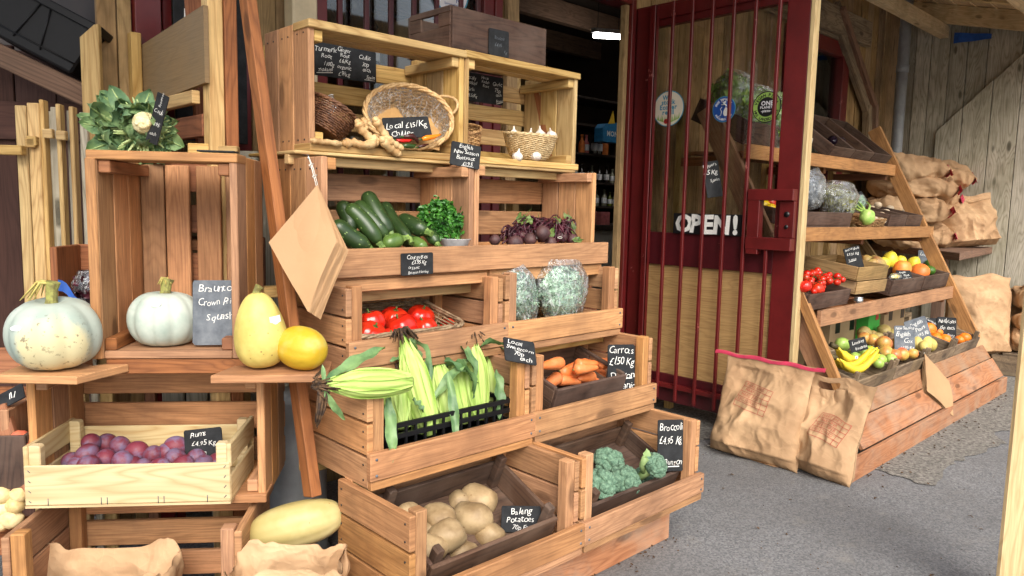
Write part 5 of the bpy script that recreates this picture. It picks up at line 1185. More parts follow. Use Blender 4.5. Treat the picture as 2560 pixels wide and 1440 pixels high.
# squashes
def squash(label, M, r, h, mat, lobes=9, la=.12, stem=True, seed=0, stem_h=.035, name='squash', sticker=None):
    t = T(name, label, 'squash', M); n = 20
    prof = [(0, -h*.40)]+[(r*(sin(pi*k/n)**.62), -h*.5*cos(pi*k/n)) for k in range(1, n)]+[(r*.12, h*.42), (0, h*.41)]
    MB().lathe(prof, 72, lobes=lobes, la=la, nz=.004, ns=9, seed=seed, ph=seed).build('flesh', mat, t)
    if stem:
        mb = MB(); mb.tube([(0, 0, h*.38), (.002, 0, h*.5), (.004, .002, h*.5+stem_h*.6), (.008, .004, h*.5+stem_h)], [.016, .012, .0125, .015], 10, smooth=False)
        rs = random.Random(seed)
        mb.build('stem', 'squash_stem', t)
        mb = MB()
        for k in range(8):
            a = rs.uniform(2.4, 4.2) if seed == 1 else rs.uniform(0, 6.28); L_ = (.065 if seed == 1 else .02)*rs.uniform(.5, 1); mb.tube([(.006, .003, h*.5+stem_h*.9), (cos(a)*L_*.4, sin(a)*L_*.4, h*.5+stem_h*.9+.006), (cos(a)*L_, sin(a)*L_, h*.5+stem_h*(.1 if seed == 1 else .6))], [.004, .003, .001], 5)
        mb.build('dry_tendrils', 'squash_yellow_dry', t)
    if sticker: mb = MB(); mb.prism([(sticker[0]+cos(a)*.011, sticker[1]+sin(a)*.0055) for a in [2*pi*k/16 for k in range(16)]], sticker[2], sticker[2]+.012); mb.build('sticker', 'label_white', t)
    return t
s = squash('large pale squash with a cream scarred patch on the left jutting board', LT(-.072, -.035, .790, 0, 8), .099, .158, 'squash_white', 9, .10, seed=1, stem_h=.04, sticker=(-.035, .038, -.089))
# cream patch: its own skin colour on part of the flesh
def patch_mat():
    s = NT('squash_white_patch'); co = s.coord('Object')
    mp = s.new('Mapping'); s.put(mp.inputs[0], co); mp.inputs['Location'].default_value = (-.03, .07, .012)
    ln = s.new('VectorMath', operation='LENGTH'); s.put(ln.inputs[0], mp.outputs[0])
    d = s.math('ADD', ln.outputs['Value'], s.math('MULTIPLY', s.noise(co, 22, 5, .7), .05))
    m = s.ramp(d, (.085, 1.0), (.10, 0.0)); n = s.noise(co, 6, 4)
    c = s.mix(s.ramp(n, (.4, 0.0), (.6, 1.0)), RC(180, 188, 176), RC(152, 167, 156)); c = s.mix(m, c, RC(206, 196, 154))
    sp = s.ramp(s.noise(co, 90, 3, .6), (.60, 0.0), (.66, 1.0)); rimm = s.ramp(d, (.05, .5), (.085, 1.0), (.115, .2), (.13, 0.0))
    c = s.mix(s.math('MULTIPLY', s.math('MULTIPLY', sp, rimm), .8), c, RC(104, 92, 70)); s.bump(s.noise(co, 60, 4), .12, .003)
    MAT['squash_white_patch'] = s.base(c, .5)
patch_mat(); [c for c in s.children if c.name.startswith('flesh')][0].data.materials[0] = MAT['squash_white_patch']
squash('pale grey-green squash sitting inside the tall crate', LT(.130, .085, .8055), .086, .134, 'squash_white', 10, .10, seed=2, stem_h=.032, sticker=(.004, .045, -.074))
def melon(label, M, prof, mat, name='squash', tip=None, lab=None, lobes=10, la=.03):
    t = T(name, label, 'squash', M); MB().lathe(prof, 56, lobes=lobes, la=la, nz=.003, ns=9, seed=len(label)).build('flesh', mat, t)
    if tip: mb = MB(); mb.tube([(0, 0, tip-.004), (.002, 0, tip+.006), (.008, 0, tip+.014)], [.011, .008, .010], 8, smooth=False); mb.build('stem', 'squash_stem', t)
    if lab:
        mb = MB(); rr, z0, z1, a0, a1 = lab
        mb.grid(lambda u, v: (cos(a0+(a1-a0)*u)*rr[0 if v < .5 else 1], sin(a0+(a1-a0)*u)*rr[0 if v < .5 else 1], z0+(z1-z0)*v), 8, 2); mb.build('paper_label', 'label_white', t)
    return t
def egg(r, L, k1=1.0, n=20, base=-.5, skew=.12): return [(0, base*L+.002)]+[(r*sin(pi*k/n)**.72*(1+skew*cos(pi*k/n)), base*L+L*(1-cos(pi*k/n))/2) for k in range(1, n)]+[(0, (base+1)*L-.001)]
melon('tall pale yellow squash standing upright beside the tall crate', LT(.385, -.045, .8005, 0, 2, -4), egg(.058, .178, skew=.22), 'squash_yellow', tip=.088, lab=((.058, .052), -.03, .035, -.9, -.25))
melon('bright yellow melon-shaped squash lying beside the upright one', LM @ Zto(V((.483, -.062, .7605)), (.72, -.55, -.12)), egg(.0505, .128, skew=.02), 'melon_yellow')
melon('large cream marrow lying behind the open paper bag at the bottom', LM @ Zto(V((.462, -.04, .318)), (.96, .1, .20)), egg(.056, .225, skew=.04), 'marrow_cream', lab=None, lobes=9, la=.05)
# slate inside tall crate
sign('tall grey slate reading Braunton Crown Prince Squash inside the tall crate', LT(.262, .05, .826, 0, -7), .115, .160, [('Braunton', .0, .38, .15, 3), ('Crown Prince', .06, .17, .14, 3), ('Squash', .06, -.05, .15, 4)], mat='slate_grey')
sign('blank slate lying flat on top of the tall crate at its right end', LT(.275, .045, 1.2165, 4, -88), .085, .07, [], mat='slate')
# pale plum box
t = T('plum_box', 'new pale wooden box with open sides full of purple plums', 'box', LT(-.134, -.075, .3965))
L_, W2, = .452, .235
mb = MB(); mb.box((0, 0, .0), (L_, .007, .094), None, 0); mb.build('front_panel', 'wood_pale', t, BV)
mb = MB(); mb.box((0, W2, .0), (L_, W2+.007, .115), None, 0); mb.build('back_panel', 'wood_pale', t, BV)
for s in (0, 1):
    xa = 0 if s == 0 else L_-.007
    mb = MB(); mb.box((xa, .008, 0), (xa+.007, W2-.001, .06), None, 1); mb.box((xa-.002, .004, .082), (xa+.009, W2+.004, .138), None, 1); mb.build('side_panel', 'wood_pale', t, BV)
    for y in (.008, W2-.032):
        mb = MB(); x = .0075 if s == 0 else L_-.0075-.026; mb.prism([(x, .0), (x+.026, 0), (x+.026, .134), (x+.020, .138), (x, .138)], y, y+.024); mb.build('corner_post', 'wood_pale', t, BV)
mb = MB(); mb.box((.0, .0, -.006), (L_, W2+.006, -.0005), None, 0); mb.build('base', 'wood_pale', t)
mb = MB()
for i in range(4): mb.tube([(.009, -.0008, .012+i*.024), (.014, -.0008, .007+i*.024)], .0009, 4); mb.tube([(L_-.009, -.0008, .016+i*.024), (L_-.014, -.0008, .010+i*.024)], .0009, 4)
for x in (.05, .165, .178, .29, .303, .40): mb.tube([(x, -.0008, .0), (x, -.0008, .017)], .0009, 4)
mb.build('staples', 'slate_grey', t)
PL = [(228, 1103, .09), (300, 1112, .09), (342, 1125, .085), (382, 1135, .075), (218, 1133, .05), (265, 1142, .045), (308, 1150, .03), (440, 1112, .1), (440, 1142, .05), (222, 1160, .0), (358, 1166, .02), (400, 1166, .02), (458, 1163, .0), (510, 1160, .0), (545, 1155, .02), (180, 1150, .06), (418, 1130, .09), (270, 1108, .12), (330, 1160, .04), (490, 1145, .08), (195, 1160, .03)]
for i, (px, py, y) in enumerate(PL):
    p = lat(px, py+4, y); mb = MB(); r = .0255*(.9+.15*((i*7) % 5)/4); mb.lathe([(0, -r*1.12)]+[(r*sin(pi*k/14)**.9, -r*1.12*cos(pi*k/14)) for k in range(1, 14)]+[(0, r*1.07)], 22, nz=.001, seed=i)
    o = mb.build('plum', 'plum'); o.matrix_world = LM @ TR(p, i*40, rnd.uniform(20, 90), rnd.uniform(-40, 40)); tag(o, 'ripe purple plum in the pale wooden box', 'plum', 'plums')
spx('slate reading Plums £4.95 Kg France standing among the plums', 509, 1112, 92, 80, [('Plums', -.15, .33, .2, 4), ('£4.95 Kg', .0, .06, .2, 0), ('France', -.15, -.28, .17, 12)], L=.085, rz=-37, rx=-10, ry=-5)
# crumpled open paper bags
def crumple(p, a=1.0): return a*(.45-.75*abs(noise.noise(p*8))-.4*abs(noise.noise(p*19+V((3, 1, 7))))+.1*noise.noise(p*41))
def open_bag(label, M, w, d, h, seed, mat='paper_open'):
    t = T('open_paper_bag', label, 'paper bag', M)
    def fn(u, v, inner=0):
        a = 2*pi*u; e = .45; c, s_ = math.copysign(abs(cos(a))**e, cos(a)), math.copysign(abs(sin(a))**e, sin(a))
        k = 1+.10*v; z = h*v+(.045*noise.noise(V((cos(a)*1.6, sin(a)*1.6, seed)))+.010*noise.noise(V((cos(a)*5, sin(a)*5, seed))))*v**3
        p = V((c*w/2*k, s_*d/2*k, z)); n_ = V((cos(a), sin(a), 0)); q = crumple(p+V((seed, 0, 0)), .035)*(.3+.7*v)+.02*noise.noise(V((cos(a)*1.7, sin(a)*1.7, v*2+seed)))
        return p+n_*(q-.012-inner)
    mb = MB(); mb.grid(fn, 120, 34, close=True); mb.grid(lambda u, v: fn(u, 1-v*.6, .0022+.02*v), 120, 16, close=True); mb.build('paper', mat, t)
    return t
open_bag('open crumpled paper bag standing inside the lowest left crate', LT(.005, -.045, .098), .33, .15, .150, 1)
open_bag('open crumpled paper bag standing before the cream marrow', LT(.475, -.215, .0), .235, .13, .318, 5)
# ---------------------------------------------------------------- behind the left stand
t = T('wall_shelf', 'brown hardboard panel hung on pine posts high behind the tall crate', 'shelf unit', (0, 0, 0))
mb = MB(); mb.prism([(1.99, 1.404), (2.50, 1.382), (2.50, 1.565), (1.99, 1.600)], 0, .012, Matrix(((0, -1, 0, .789), (1, 0, 0, 0), (0, 0, 1, 0), (0, 0, 0, 1)))); mb.build('hardboard_panel', 'wood_board', t)
mb = MB(); mb.box((.792, 2.0, .02), (.832, 2.045, 2.2), None, 2); mb.build('pine_post', 'wood_yellow', t, BV)
mb = MB(); mb.box((.834, 1.995, .02), (.868, 2.04, 2.2), None, 2); mb.build('red_post', 'wood_brown', t, BV)
mb = MB(); mb.box((.765, 2.05, 1.355), (.787, 2.50, 1.39), None, 1); mb.box((.745, 2.47, 1.38), (.775, 2.505, 1.60), None, 2); mb.build('pine_rail', 'wood_yellow', t, BV)
mb = MB(); mb.box((.79, 2.05, 1.27), (.81, 2.50, 1.33), None, 1); mb.build('lower_rail', 'wood_brown', t, BV)
t = T('leaning_board', 'dark stained board leaning behind the gap beside the tall crate', 'board', (0, 0, 0))
mb = MB(); mb.beam(V((.93, 2.20, .05)), V((.88, 2.3, 1.7)), .07, .02, (0, 1, 0)); mb.build('plank', 'wood_brown', t, BV)
# bundled slatted fence panels with little blocks
for i, (px, w_, zt, blk) in enumerate(((52, .030, 1.352, None), (82, .032, 1.362, (.0, 1.235)), (112, .038, 1.374, (-.028, 1.240)), (152, .034, 1.366, (-.028, 1.262)), (184, .030, 1.362, (-.028, 1.258)))):
    x = lat(px, 400, .47).x
    t = T('slatted_panel', ['narrow pine slat at the far left of the stacked slatted panels', 'wide pine slat second from the left in the stack', 'middle pine slat of the stacked panels', 'pine slat second from the right in the stack', 'rightmost pine slat next to the dark gap in the stack'][i], 'slatted panel', LT(x, .45, .02))
    mb = MB(); ww = w_*.98 if i < 2 else .012; mb.box((0, 0, 0), (ww, .03, zt-.02-.002*i), None, 2); mb.build('slat', 'wood_yellow', t, BV)
    mb = MB(); mb.box((ww+.002 if i > 1 else .002, .032, 0), (ww+(.022 if i > 1 else .02), .05, zt-.04), None, 2); mb.build('rear_slat', 'wood_fence', t, BV)
    if blk: mb = MB(); mb.box((blk[0], -.02, blk[1]-.02), (blk[0]+.026, -.001, blk[1]+.006), None, 1); mb.build('block', 'wood_yellow', t, BV)
t = T('pine_batten', 'short pine batten across the foot of the slatted panels', 'batten', LT(-.405, .42, .70)); mb = MB(); mb.box((0, 0, 0), (.15, .022, .03), None, 0); mb.build('timber', 'wood_yellow', t, BV)
t = T('pine_batten', 'short pine batten across the top of the slatted panels at the left', 'batten', LT(-.405, .40, 1.212)); mb = MB(); mb.box((0, 0, 0), (.062, .03, .026), None, 0); mb.build('timber', 'wood_yellow', t, BV)
t = T('golden_plank', 'golden brown plank standing upright between the black box and the shop', 'plank', LT(-.222, .50, .02)); mb = MB(); mb.prism([(0, 0), (.052, 0), (.052, 1.575), (.040, 1.572), (0, 1.535)], 0, .022, ax=1); mb.build('timber', 'wood_yellow', t, BV)
# shed wall, beam, black storage box, tree beyond
t = T('shed_wall', 'dark brown creosoted shed wall at the far left', 'shed', LT(-2.2, .80, 0))
mb = MB(); x = 0
while x < 1.93:
    ww = rnd.uniform(.12, .16); mb.box((x, rnd.uniform(-.003, .003), 0), (x+ww-.004, .02, 1.58-.35*max(0, x-1.6)), None, 2); x += ww
mb.build('boards', 'wood_shed', t, BV)
mb = MB(); mb.box((.9, -.022, 1.28), (1.93, -.004, 1.40), None, 0); mb.box((.9, -.018, .35), (1.93, -.004, .43), None, 0); mb.build('rails', 'wood_shed', t, BV)
mb = MB(); mb.box((1.20, -.014, .915), (1.45, -.005, .932), None, 0); mb.build('hinge_strap', 'slate_grey', t, BV)
t = T('sloping_beam', 'rough brown sloping beam under the black storage box', 'beam', LM.copy())
mb = MB(); mb.beam(V((-1.1, .60, 1.80)), V((-.235, .60, 1.395)), .062, .06, (0, 1, 0)); mb.build('timber', 'wood_beam', t, .004)
t = T('storage_box', 'black ribbed plastic storage box lying tilted on the sloping beam', 'storage box', LM @ TR((-.50, .56, 1.575), 0, -6, 27))
mb = MB()
BW, BD, BH = .25, .20, .15
vs = [(0, 0, 0), (BW, 0, 0), (BW, BD, 0), (0, BD, 0), (-.02, -.02, BH), (BW+.02, -.02, BH), (BW+.02, BD+.02, BH), (-.02, BD+.02, BH)]
mb.add(vs, [(0, 3, 2, 1), (4, 5, 6, 7), (0, 1, 5, 4), (1, 2, 6, 5), (2, 3, 7, 6), (3, 0, 4, 7)]); mb.build('body', 'black_plastic', t, .006)
mb = MB(); mb.box((-.03, -.03, BH-.012), (BW+.03, -.018, BH+.012)); mb.box((BW+.018, -.03, BH-.012), (BW+.03, BD+.03, BH+.012)); mb.box((-.03, BD+.018, BH-.012), (BW+.03, BD+.03, BH+.012)); mb.box((-.03, -.03, BH-.012), (-.018, BD+.03, BH+.012)); mb.build('rim', 'black_plastic', t, .003)
mb = MB()
for a, b in (((.07, .02), (.10, .14)), ((.10, .14), (.13, .14)), ((.13, .14), (.15, .02)), ((.0, .03), (BW, .03)), ((.17, .15), (.26, .15))):
    f = lambda q: (q[0], -.02*q[1]/BH-.002, q[1]); mb.tube([f(a), f(b)], .0028, 5)
mb.build('rib', 'black_plastic', t)
t = T('tree', 'bright green leafy tree beyond the black box at the far left', 'tree', LT(-2.6, 5.5, 0)); rs = random.Random(9)
mb = MB(); mb.tube([(0, 0, 0), (.05, 0, 1.2), (.0, .1, 2.4), (.1, .1, 3.2)], [.14, .11, .07, .03], 10)
for k in range(14): a = k*2.4; z = 1.3+k*.14; mb.tube([(0, .05, z), (cos(a)*.5, sin(a)*.5, z+.35), (cos(a)*1.0, sin(a)*1.0, z+.45)], [.04, .02, .008], 6)
mb.build('trunk', 'tree_bark', t)
mb = MB()
for k in range(5200):
    a = rs.uniform(0, 6.28); z = rs.uniform(-1, 1); q = math.sqrt(1-z*z); e = rs.uniform(.45, 1.05)*(1+.35*noise.noise(V((cos(a)*q*2, sin(a)*q*2, z*2)))); b = V((cos(a)*q*1.5*e, sin(a)*q*1.5*e, 2.7+z*1.3*e))
    mb.leaf(b, (rs.uniform(-1, 1), rs.uniform(-1, 1), rs.uniform(-1, .5)), (rs.uniform(-1, 1), rs.uniform(-1, 1), 1), rs.uniform(.07, .12), rs.uniform(.04, .06), .4, 0, nu=3, nv=4)
mb.build('crown', 'tree_leaf', t)
# cauliflower and sign on a rear crate
t = T('rear_crate', 'brown crate behind the tall crate that carries the cauliflower', 'crate', LT(-.095, .285, .62))
mb = MB()
for z in (0, .13, .26, .39, .50): mb.box((0, 0, z), (.33, .016, z+.075), None, 0, .002)
mb.build('slats', 'wood_brown', t, BV)
mb = MB(); mb.box((-.002, .017, 0), (.02, .23, .58)); mb.box((.31, .017, 0), (.332, .23, .58)); mb.build('side_panel', 'wood_brown', t, BV)
mb = MB(); mb.box((-.01, -.01, .5805), (.34, .24, .596), None, 0); mb.build('top_panel', 'wood_brown', t, BV)
t = T('cauliflower', 'leafy cauliflower with a small cream head lying on the rear crate', 'cauliflower', LT(.01, .30, 1.272)); rs = random.Random(4)
mb = MB(); cd_ = V((.15, -.85, .25)).normalized()
mb.blob(.028, 1, .1, 2, M=Matrix.Translation(cd_*.074+V((.022, 0, .0))), sub=3, bumps=.2, bs=7)
for k in range(24):
    a = rs.uniform(0, 6.28); d = (cd_+V((cos(a), 0, sin(a)))*rs.uniform(.1, .7)).normalized(); mb.blob(.010, k, .2, 2, M=Matrix.Translation(cd_*.074+V((.022, 0, 0))+d*.025), sub=2, bumps=.3, bs=8)
mb.build('curd', 'curd', t)
ml, mr = MB(), MB()
for k in range(26):
    a = rs.uniform(0, 6.28); out = (V((cos(a), 0, sin(a)))+cd_*rs.uniform(.5, 1.3)).normalized(); b = cd_*.035+V((cos(a)*.03+.012, 0, sin(a)*.03))
    ml.leaf(b, out, -V((cos(a), 0, sin(a)))+cd_*.4, rs.uniform(.05, .085), rs.uniform(.035, .055), rs.uniform(-1.5, -.4), .15, fold=.4, nu=7, nv=9, seed=k); mr.tube([b, b+out*.03, b+out*.055], [.006, .004, .0015], 6)
for k in range(78):
    a = rs.uniform(0, 6.28); ringk = rs.random(); out = V((cos(a)*1.25, -.25-.4*(1-ringk), sin(a)*.9)).normalized()
    b = V((cos(a)*.028, .03-.05*ringk, sin(a)*.018)); up = cd_+V((cos(a), 0, sin(a)))*-.2
    L__ = rs.uniform(.07, .11)*(1.0-.25*(1-ringk))*(1.2 if cos(a) < 0 else .8); W__ = rs.uniform(.035, .058); cu = rs.uniform(-1.3, .5)
    ml.leaf(b+out*.02, out, up, L__, W__, cu, .12, fold=.55, nu=7, nv=9, seed=k, twist=rs.uniform(-.5, .5))
    d = out; u = (up-d*up.dot(d)).normalized()
    mr.tube([b+out*.005]+[b+out*.02+(d*cos(cu*s_)+u*-sin(cu*s_))*L__*s_*(1-abs(cu)*.12)+u*.004 for s_ in (.1, .3, .5, .7, .9)], [.006, .0055, .004, .003, .002, .001], 6)
ml.build('leaves', 'cabbage_leaf', t); mr.build('leaf_ribs', 'leaf_rib', t)
sign('narrow slate leaning on the right side of the cauliflower', LM @ TR((.085, .20, 1.302), -30, 0, 22), .042, .13, [('Braunton', 0, .38, .08, 90), ('Cauli', 0, .15, .12, 0), ('£1.95', 0, -.1, .10, 0), ('each', 0, -.3, .10, 0)])
t = T('pallet_block', 'rough pine block pair on the rear crate behind the tall crate', 'wood block', LT(.135, .275, 1.217)); mb = MB(); mb.box((0, 0, 0), (.07, .03, .032)); mb.build('block', 'wood_yellow', t, BV); mb = MB(); mb.box((.074, .0, 0), (.128, .03, .028)); mb.build('block', 'wood_yellow', t, BV)
# cabbage glimpsed through the slats
t = T('cabbage', 'pale green cabbage glimpsed between the slats behind the pale squash', 'cabbage', LT(.055, .40, 1.04)); mb = MB(); mb.blob(.05, 3, .12, 2, sub=3, bumps=.05, bs=6); mb.build('head', 'celery', t)
t = T('cabbage_shelf', 'brown shelf that carries the half hidden cabbage', 'shelf', LT(-.08, .31, .96)); mb = MB(); mb.box((0, 0, 0), (.36, .20, .03), None, 0); mb.build('plank', 'wood_brown', t, BV); mb = MB(); mb.box((0, .2, -.94), (.03, .22, .03), None, 2); mb.box((.33, .2, -.94), (.36, .22, .03), None, 2); mb.build('leg', 'wood_brown', t, BV)
# small crate with bag of dark salad at the left
t = T('small_crate', 'small brown crate with a dark salad bag left of the tall crate', 'crate', LT(-.235, .30, .72))
mb = MB(); mb.box((0, 0, 0), (.018, .14, .245), None, 2); mb.box((.142, 0, 0), (.16, .14, .245), None, 2); mb.build('side_panel', 'wood_brown', t, BV)
mb = MB(); mb.box((.0, .141, .17), (.16, .155, .245), None, 0); mb.box((.0, .141, .08), (.16, .155, .155), None, 0); mb.box((0, .141, 0), (.16, .155, .07), None, 0); mb.build('back_panel', 'wood_brown', t, BV)
mb = MB(); mb.prism([(-.005, .02), (.16, -.02), (.16, .05), (.03, .11)], -.02, -.002); mb.build('front_board', 'wood_brown', t, BV)
mb = MB(); mb.box((0, 0, -.012), (.16, .155, 0), None, 0); mb.build('base', 'wood_brown', t, BV)
bagged('dark red salad in a clear bag inside the small crate', None, .05, .04, .11, 12, 'beet_stem', 'film_crisp', M=LT(-.150, .35, .785), n=120, name='salad_bag', cat='salad bag')
t = tag(MB().grid(lambda u, v: V(LW(-.205+.09*u, .275+.01*sin(u*7), .88-.085*u-.03*v+.006*sin(u*11))), 12, 4).build('blue_strip', 'blue_plastic'), 'crumpled blue plastic strip over the edge of the small crate', 'plastic strip')
sign('small dark sign lying on the front edge of the small crate', LM @ TR((-.125, .262, .765), 0, -50, -40), .07, .045, [('Red', -.1, .1, .3, 0)])
# far left crates
t = T('side_display', 'red-brown slatted crate at the very left edge with apples in it', 'crate', LT(-.36, .06, .36))
mb = MB()
for z in (.0, .14, .27): mb.box((0, .16, z), (.19, .176, z+.10 if z < .2 else z+.075), None, 0, .002)
mb.build('back_panel', 'wood_brown', t, BV)
mb = MB(); mb.box((.13, -.04, .0), (.150, .10, .235)); mb.build('end_board', 'wood_red', t, BV)
mb = MB(); mb.box((.085, -.03, .11), (.128, .13, .225)); mb.build('inner_board', 'wood_brown', t, BV)
mb = MB(); mb.box((-.1, -.05, -.02), (.15, .16, -.001)); mb.build('base', 'wood_brown', t, BV)
dark_crate('dark crate of red apples squeezed in left of the plum crate', LT(-.248, -.01, .41, 4), .085, .16, .13, posts=False, th=.009)
for i, (px, py) in enumerate(((50, 1098), (58, 1108), (42, 1112))):
    o = MB().blob(.022, i, .08, 2, sub=3).build('apple', 'apple_red'); o.matrix_world = LM @ TR(lat(px, py, .02), 0); tag(o, 'red apple in the dark crate at the left edge', 'apple', 'apples at the left edge')
sign('plastic covered sign with chalk marks lying at the left edge', LM @ TR(lat(28, 990, .05), 10, -45, -28), .06, .045, [('III', 0, 0, .5, 0)])
for i, (px, py, r) in enumerate(((8, 1235, .022), (38, 1262, .022), (30, 1295, .024), (5, 1270, .024), (0, 1305, .022), (48, 1235, .018))):
    t = T('celeriac', 'knobbly pale root vegetable piled at the bottom left edge', 'root vegetable', LM @ TR(lat(px, py, .0), i*50, i*30), 'pale root vegetables'); MB().lathe([(0, -r*1.1)]+[(r*sin(pi*k/10)**.8*(1+.07*(k % 2)), -r*cos(pi*k/10)) for k in range(1, 10)]+[(0, r)], 20, nz=.005, ns=40, seed=i).build('root', 'swede', t)
t = T('root_crate', 'brown sloping crate side holding the pale roots at the left edge', 'crate', LM.copy()); mb = MB(); mb.beam(V((-.245, .04, .60)), V((-.172, .0, .395)), .05, .018, (0, 1, 0)); mb.build('sloping_side', 'wood_brown', t, BV); mb = MB(); mb.box((-.5, -.05, .268), (-.165, .14, .285)); mb.build('base', 'wood_brown', t, BV)
# metal milk churn in the dark gap
t = T('metal_bin', 'grey metal bin standing in the dark gap behind the sloping post', 'bin', at(745, 1240, y=2.05).xy.to_3d()); MB().lathe([(.09, 0), (.10, .01), (.09, .03), (.085, .5), (.088, .52), (0, .52)], 24).build('body', 'metal_pipe', t)
t = T('back_panel', 'pale boards nailed behind the left crates', 'board', LT(-.02, .48, .0))
mb = MB()
for x in (.0, .07, .14): mb.box((x, 0, .25), (x+.062, .016, .66), None, 2, .002)
mb.build('planks', 'wood_fence', t, BV)
t = T('backing_boards', 'tall grey-green boards seen through the tall crate', 'board', LT(.10, .54, 0)); mb = MB()
for x in (.0, .085, .17): mb.box((x, 0, 0), (x+.072, .018, 1.25), None, 2, .003)
mb.build('planks', 'wood_fence', t, BV)
# ================================================================ RIGHT STAND
XL, XR = 3.375, 5.36
t = T('fruit_stand', 'long red-brown timber stand with sloping sides and three shelves right of the door', 'display stand', (0, 0, 0))
def side_plank(x, y0, z0, y1, z1, w, th=.03): mb = MB(); mb.beam((x, y0, z0), (x, y1, z1), w, th, (1, 0, 0)); return mb
side_plank(XL, 2.12, 1.62, 1.285, .10, .11).build('sloping_side', 'wood_red', t, BV)
side_plank(XR, 2.04, 1.68, 1.335, .32, .085).build('sloping_side', 'wood_red', t, BV)
side_plank(XL-.036, 1.560, .745, 1.235, .105, .045, .03).build('front_stile', 'wood_red', t, BV)
shelf = ((1.90, 1.36, 1.432, XL, XR+.01), (1.655, .958, 1.028, XL+.0, XR+.02), (1.49, .572, .648, XL+.02, XR+.01))
for (y, z0, z1, xa, xb) in shelf:
    mb = MB(); mb.box((xa, y-.022, z0), (xb+.03, y, z1), None, 0, .0005); mb.build('shelf_front', 'wood_red', t, BV)
    mb = MB()
    for k in range(3): mb.box((xa+.02, y+.002+k*.11, z0+.02+k*.004), (xb-.02, y+.105+k*.11, z0+.038+k*.004), None, 0)
    mb.build('shelf_board', 'wood_brown', t, BV)
mb = MB(); mb.box((XL+.02, 1.32, .20), (XR-.02, 1.42, .218), None, 0); mb.box((XL+.02, 1.425, .205), (XR-.02, 1.53, .223), None, 0); mb.build('shelf_board', 'wood_brown', t, BV)
for x in (XL+.03, 4.35, XR-.05):
    mb = MB(); mb.box((x, 2.28, 0), (x+.04, 2.32, 1.66), None, 2); mb.build('rear_post', 'wood_yellow', t, BV)
    for z, y in ((1.36, 1.925), (.955, 1.68), (.57, 1.515)):
        mb = MB(); mb.box((x-.002, y, z-.028), (x+.03, 2.279, z+.017), None, 1); mb.build('bearer', 'wood_brown', t, BV)
mb = MB(); mb.beam((XR-.06, 2.27, 1.20), (XR-.06, 1.95, .80), .04, .03, (1, 0, 0)); mb.build('brace', 'wood_yellow', t, BV)
# base: front board and two sloping boards above it
mb = MB(); mb.box((3.04, 1.145, 0), (5.43, 1.167, .098), None, 0, .0); mb.build('base_board', 'wood_base', t, BV)
mb = MB(); mb.box((3.04, 1.168, 0), (3.062, 1.36, .09), None, 1); mb.build('base_end', 'wood_fence', t, BV)
mb = MB(); mb.box((5.408, 1.168, 0), (5.43, 2.0, .09), None, 1); mb.build('base_end', 'wood_fence', t, BV)
sl = Matrix.Translation((0, 1.170, .100)) @ Matrix.Rotation(math.atan2(.185, .125), 4, 'X')
mb = MB(); mb.box((3.22, 0, -.02), (5.45, .125, -.001), sl, 0); mb.box((3.28, .129, -.019), (5.42, .222, .0005), sl, 0); mb.build('sloping_panel', 'wood_base', t, BV)
# ---- bottom row of old crates with fruit
GO = 'old slatted fruit crates along the bottom shelf'
def fruit_crate(label, x0, x1, grp=GO):
    M = TR((x0, 1.305, .262), 0, 16); L = x1-x0
    t = T('fruit_crate', label, 'crate', M, grp)
    mb = MB(); mb.box((0, 0, 0), (L*.49, .01, .09), None, 0); mb.box((L*.494, .001, 0), (L, .011, .087), None, 0); mb.build('front_panel', 'wood_old', t, BV)
    mb = MB(); mb.box((0, .011, 0), (.01, .25, .09), None, 1); mb.box((L-.01, .011, 0), (L, .25, .09), None, 1); mb.build('side_panel', 'wood_old', t, BV)
    mb = MB(); mb.box((0, .251, 0), (L, .26, .09), None, 0); mb.build('back_panel', 'wood_old', t, BV)
    mb = MB(); mb.box((0, .0, -.008), (L, .26, -.0005), None, 0); mb.build('base', 'wood_old', t)
    for x in (.012, L-.035):
        for y in (.0115, .226): mb = MB(); mb.box((x, y, 0), (x+.022, y+.023, .122), None, 2); mb.build('corner_post', 'wood_old', t, BV)
    return t
for a, b, l in ((3.40, 3.87, 'old slatted crate of bananas at the left of the bottom row'), (3.88, 4.34, 'old slatted crate of apples second in the bottom row'), (4.35, 4.82, 'old slatted crate of pale pears third in the bottom row'), (4.83, 5.30, 'old slatted crate of oranges at the right end of the bottom row')): fruit_crate(l, a, b)
def fruit(name, cat, label, grp, mat, spots, stretch=(1, 1, .92)):
    for i, (px, py, r, y) in enumerate(spots):
        o = MB().blob(r, i, .07, 1.4, stretch, sub=3)
        n = o; n.lathe([(0, r*stretch[2]*.93), (.0018, r*stretch[2]*.9), (.0015, r*stretch[2]*1.12), (0, r*stretch[2]*1.13)], 6)
        o = n.build(name, mat); o.matrix_world = TR(at(px, py, y=y), i*55, rnd.uniform(-50, 30), rnd.uniform(-40, 40)); tag(o, label, cat, grp)
fruit('apple', 'apple', 'green apple near the bananas in the bottom row', 'green apples', 'apple_green', [(2105, 862, .04, 1.52), (2118, 890, .032, 1.46), (2150, 876, .036, 1.43), (2175, 880, .034, 1.42), (2200, 902, .034, 1.37), (2140, 895, .03, 1.4), (2208, 880, .03, 1.45), (2228, 898, .03, 1.35), (2196, 908, .028, 1.36)])
fruit('apple', 'apple', 'red and yellow apple in the second crate of the bottom row', 'red and yellow apples', 'apple_mixed', [(2210, 858, .042, 1.44), (2242, 862, .038, 1.43), (2214, 882, .040, 1.40), (2254, 885, .038, 1.38), (2182, 850, .036, 1.50), (2160, 845, .034, 1.54), (2236, 888, .034, 1.36), (2264, 878, .034, 1.38), (2282, 884, .03, 1.34)])
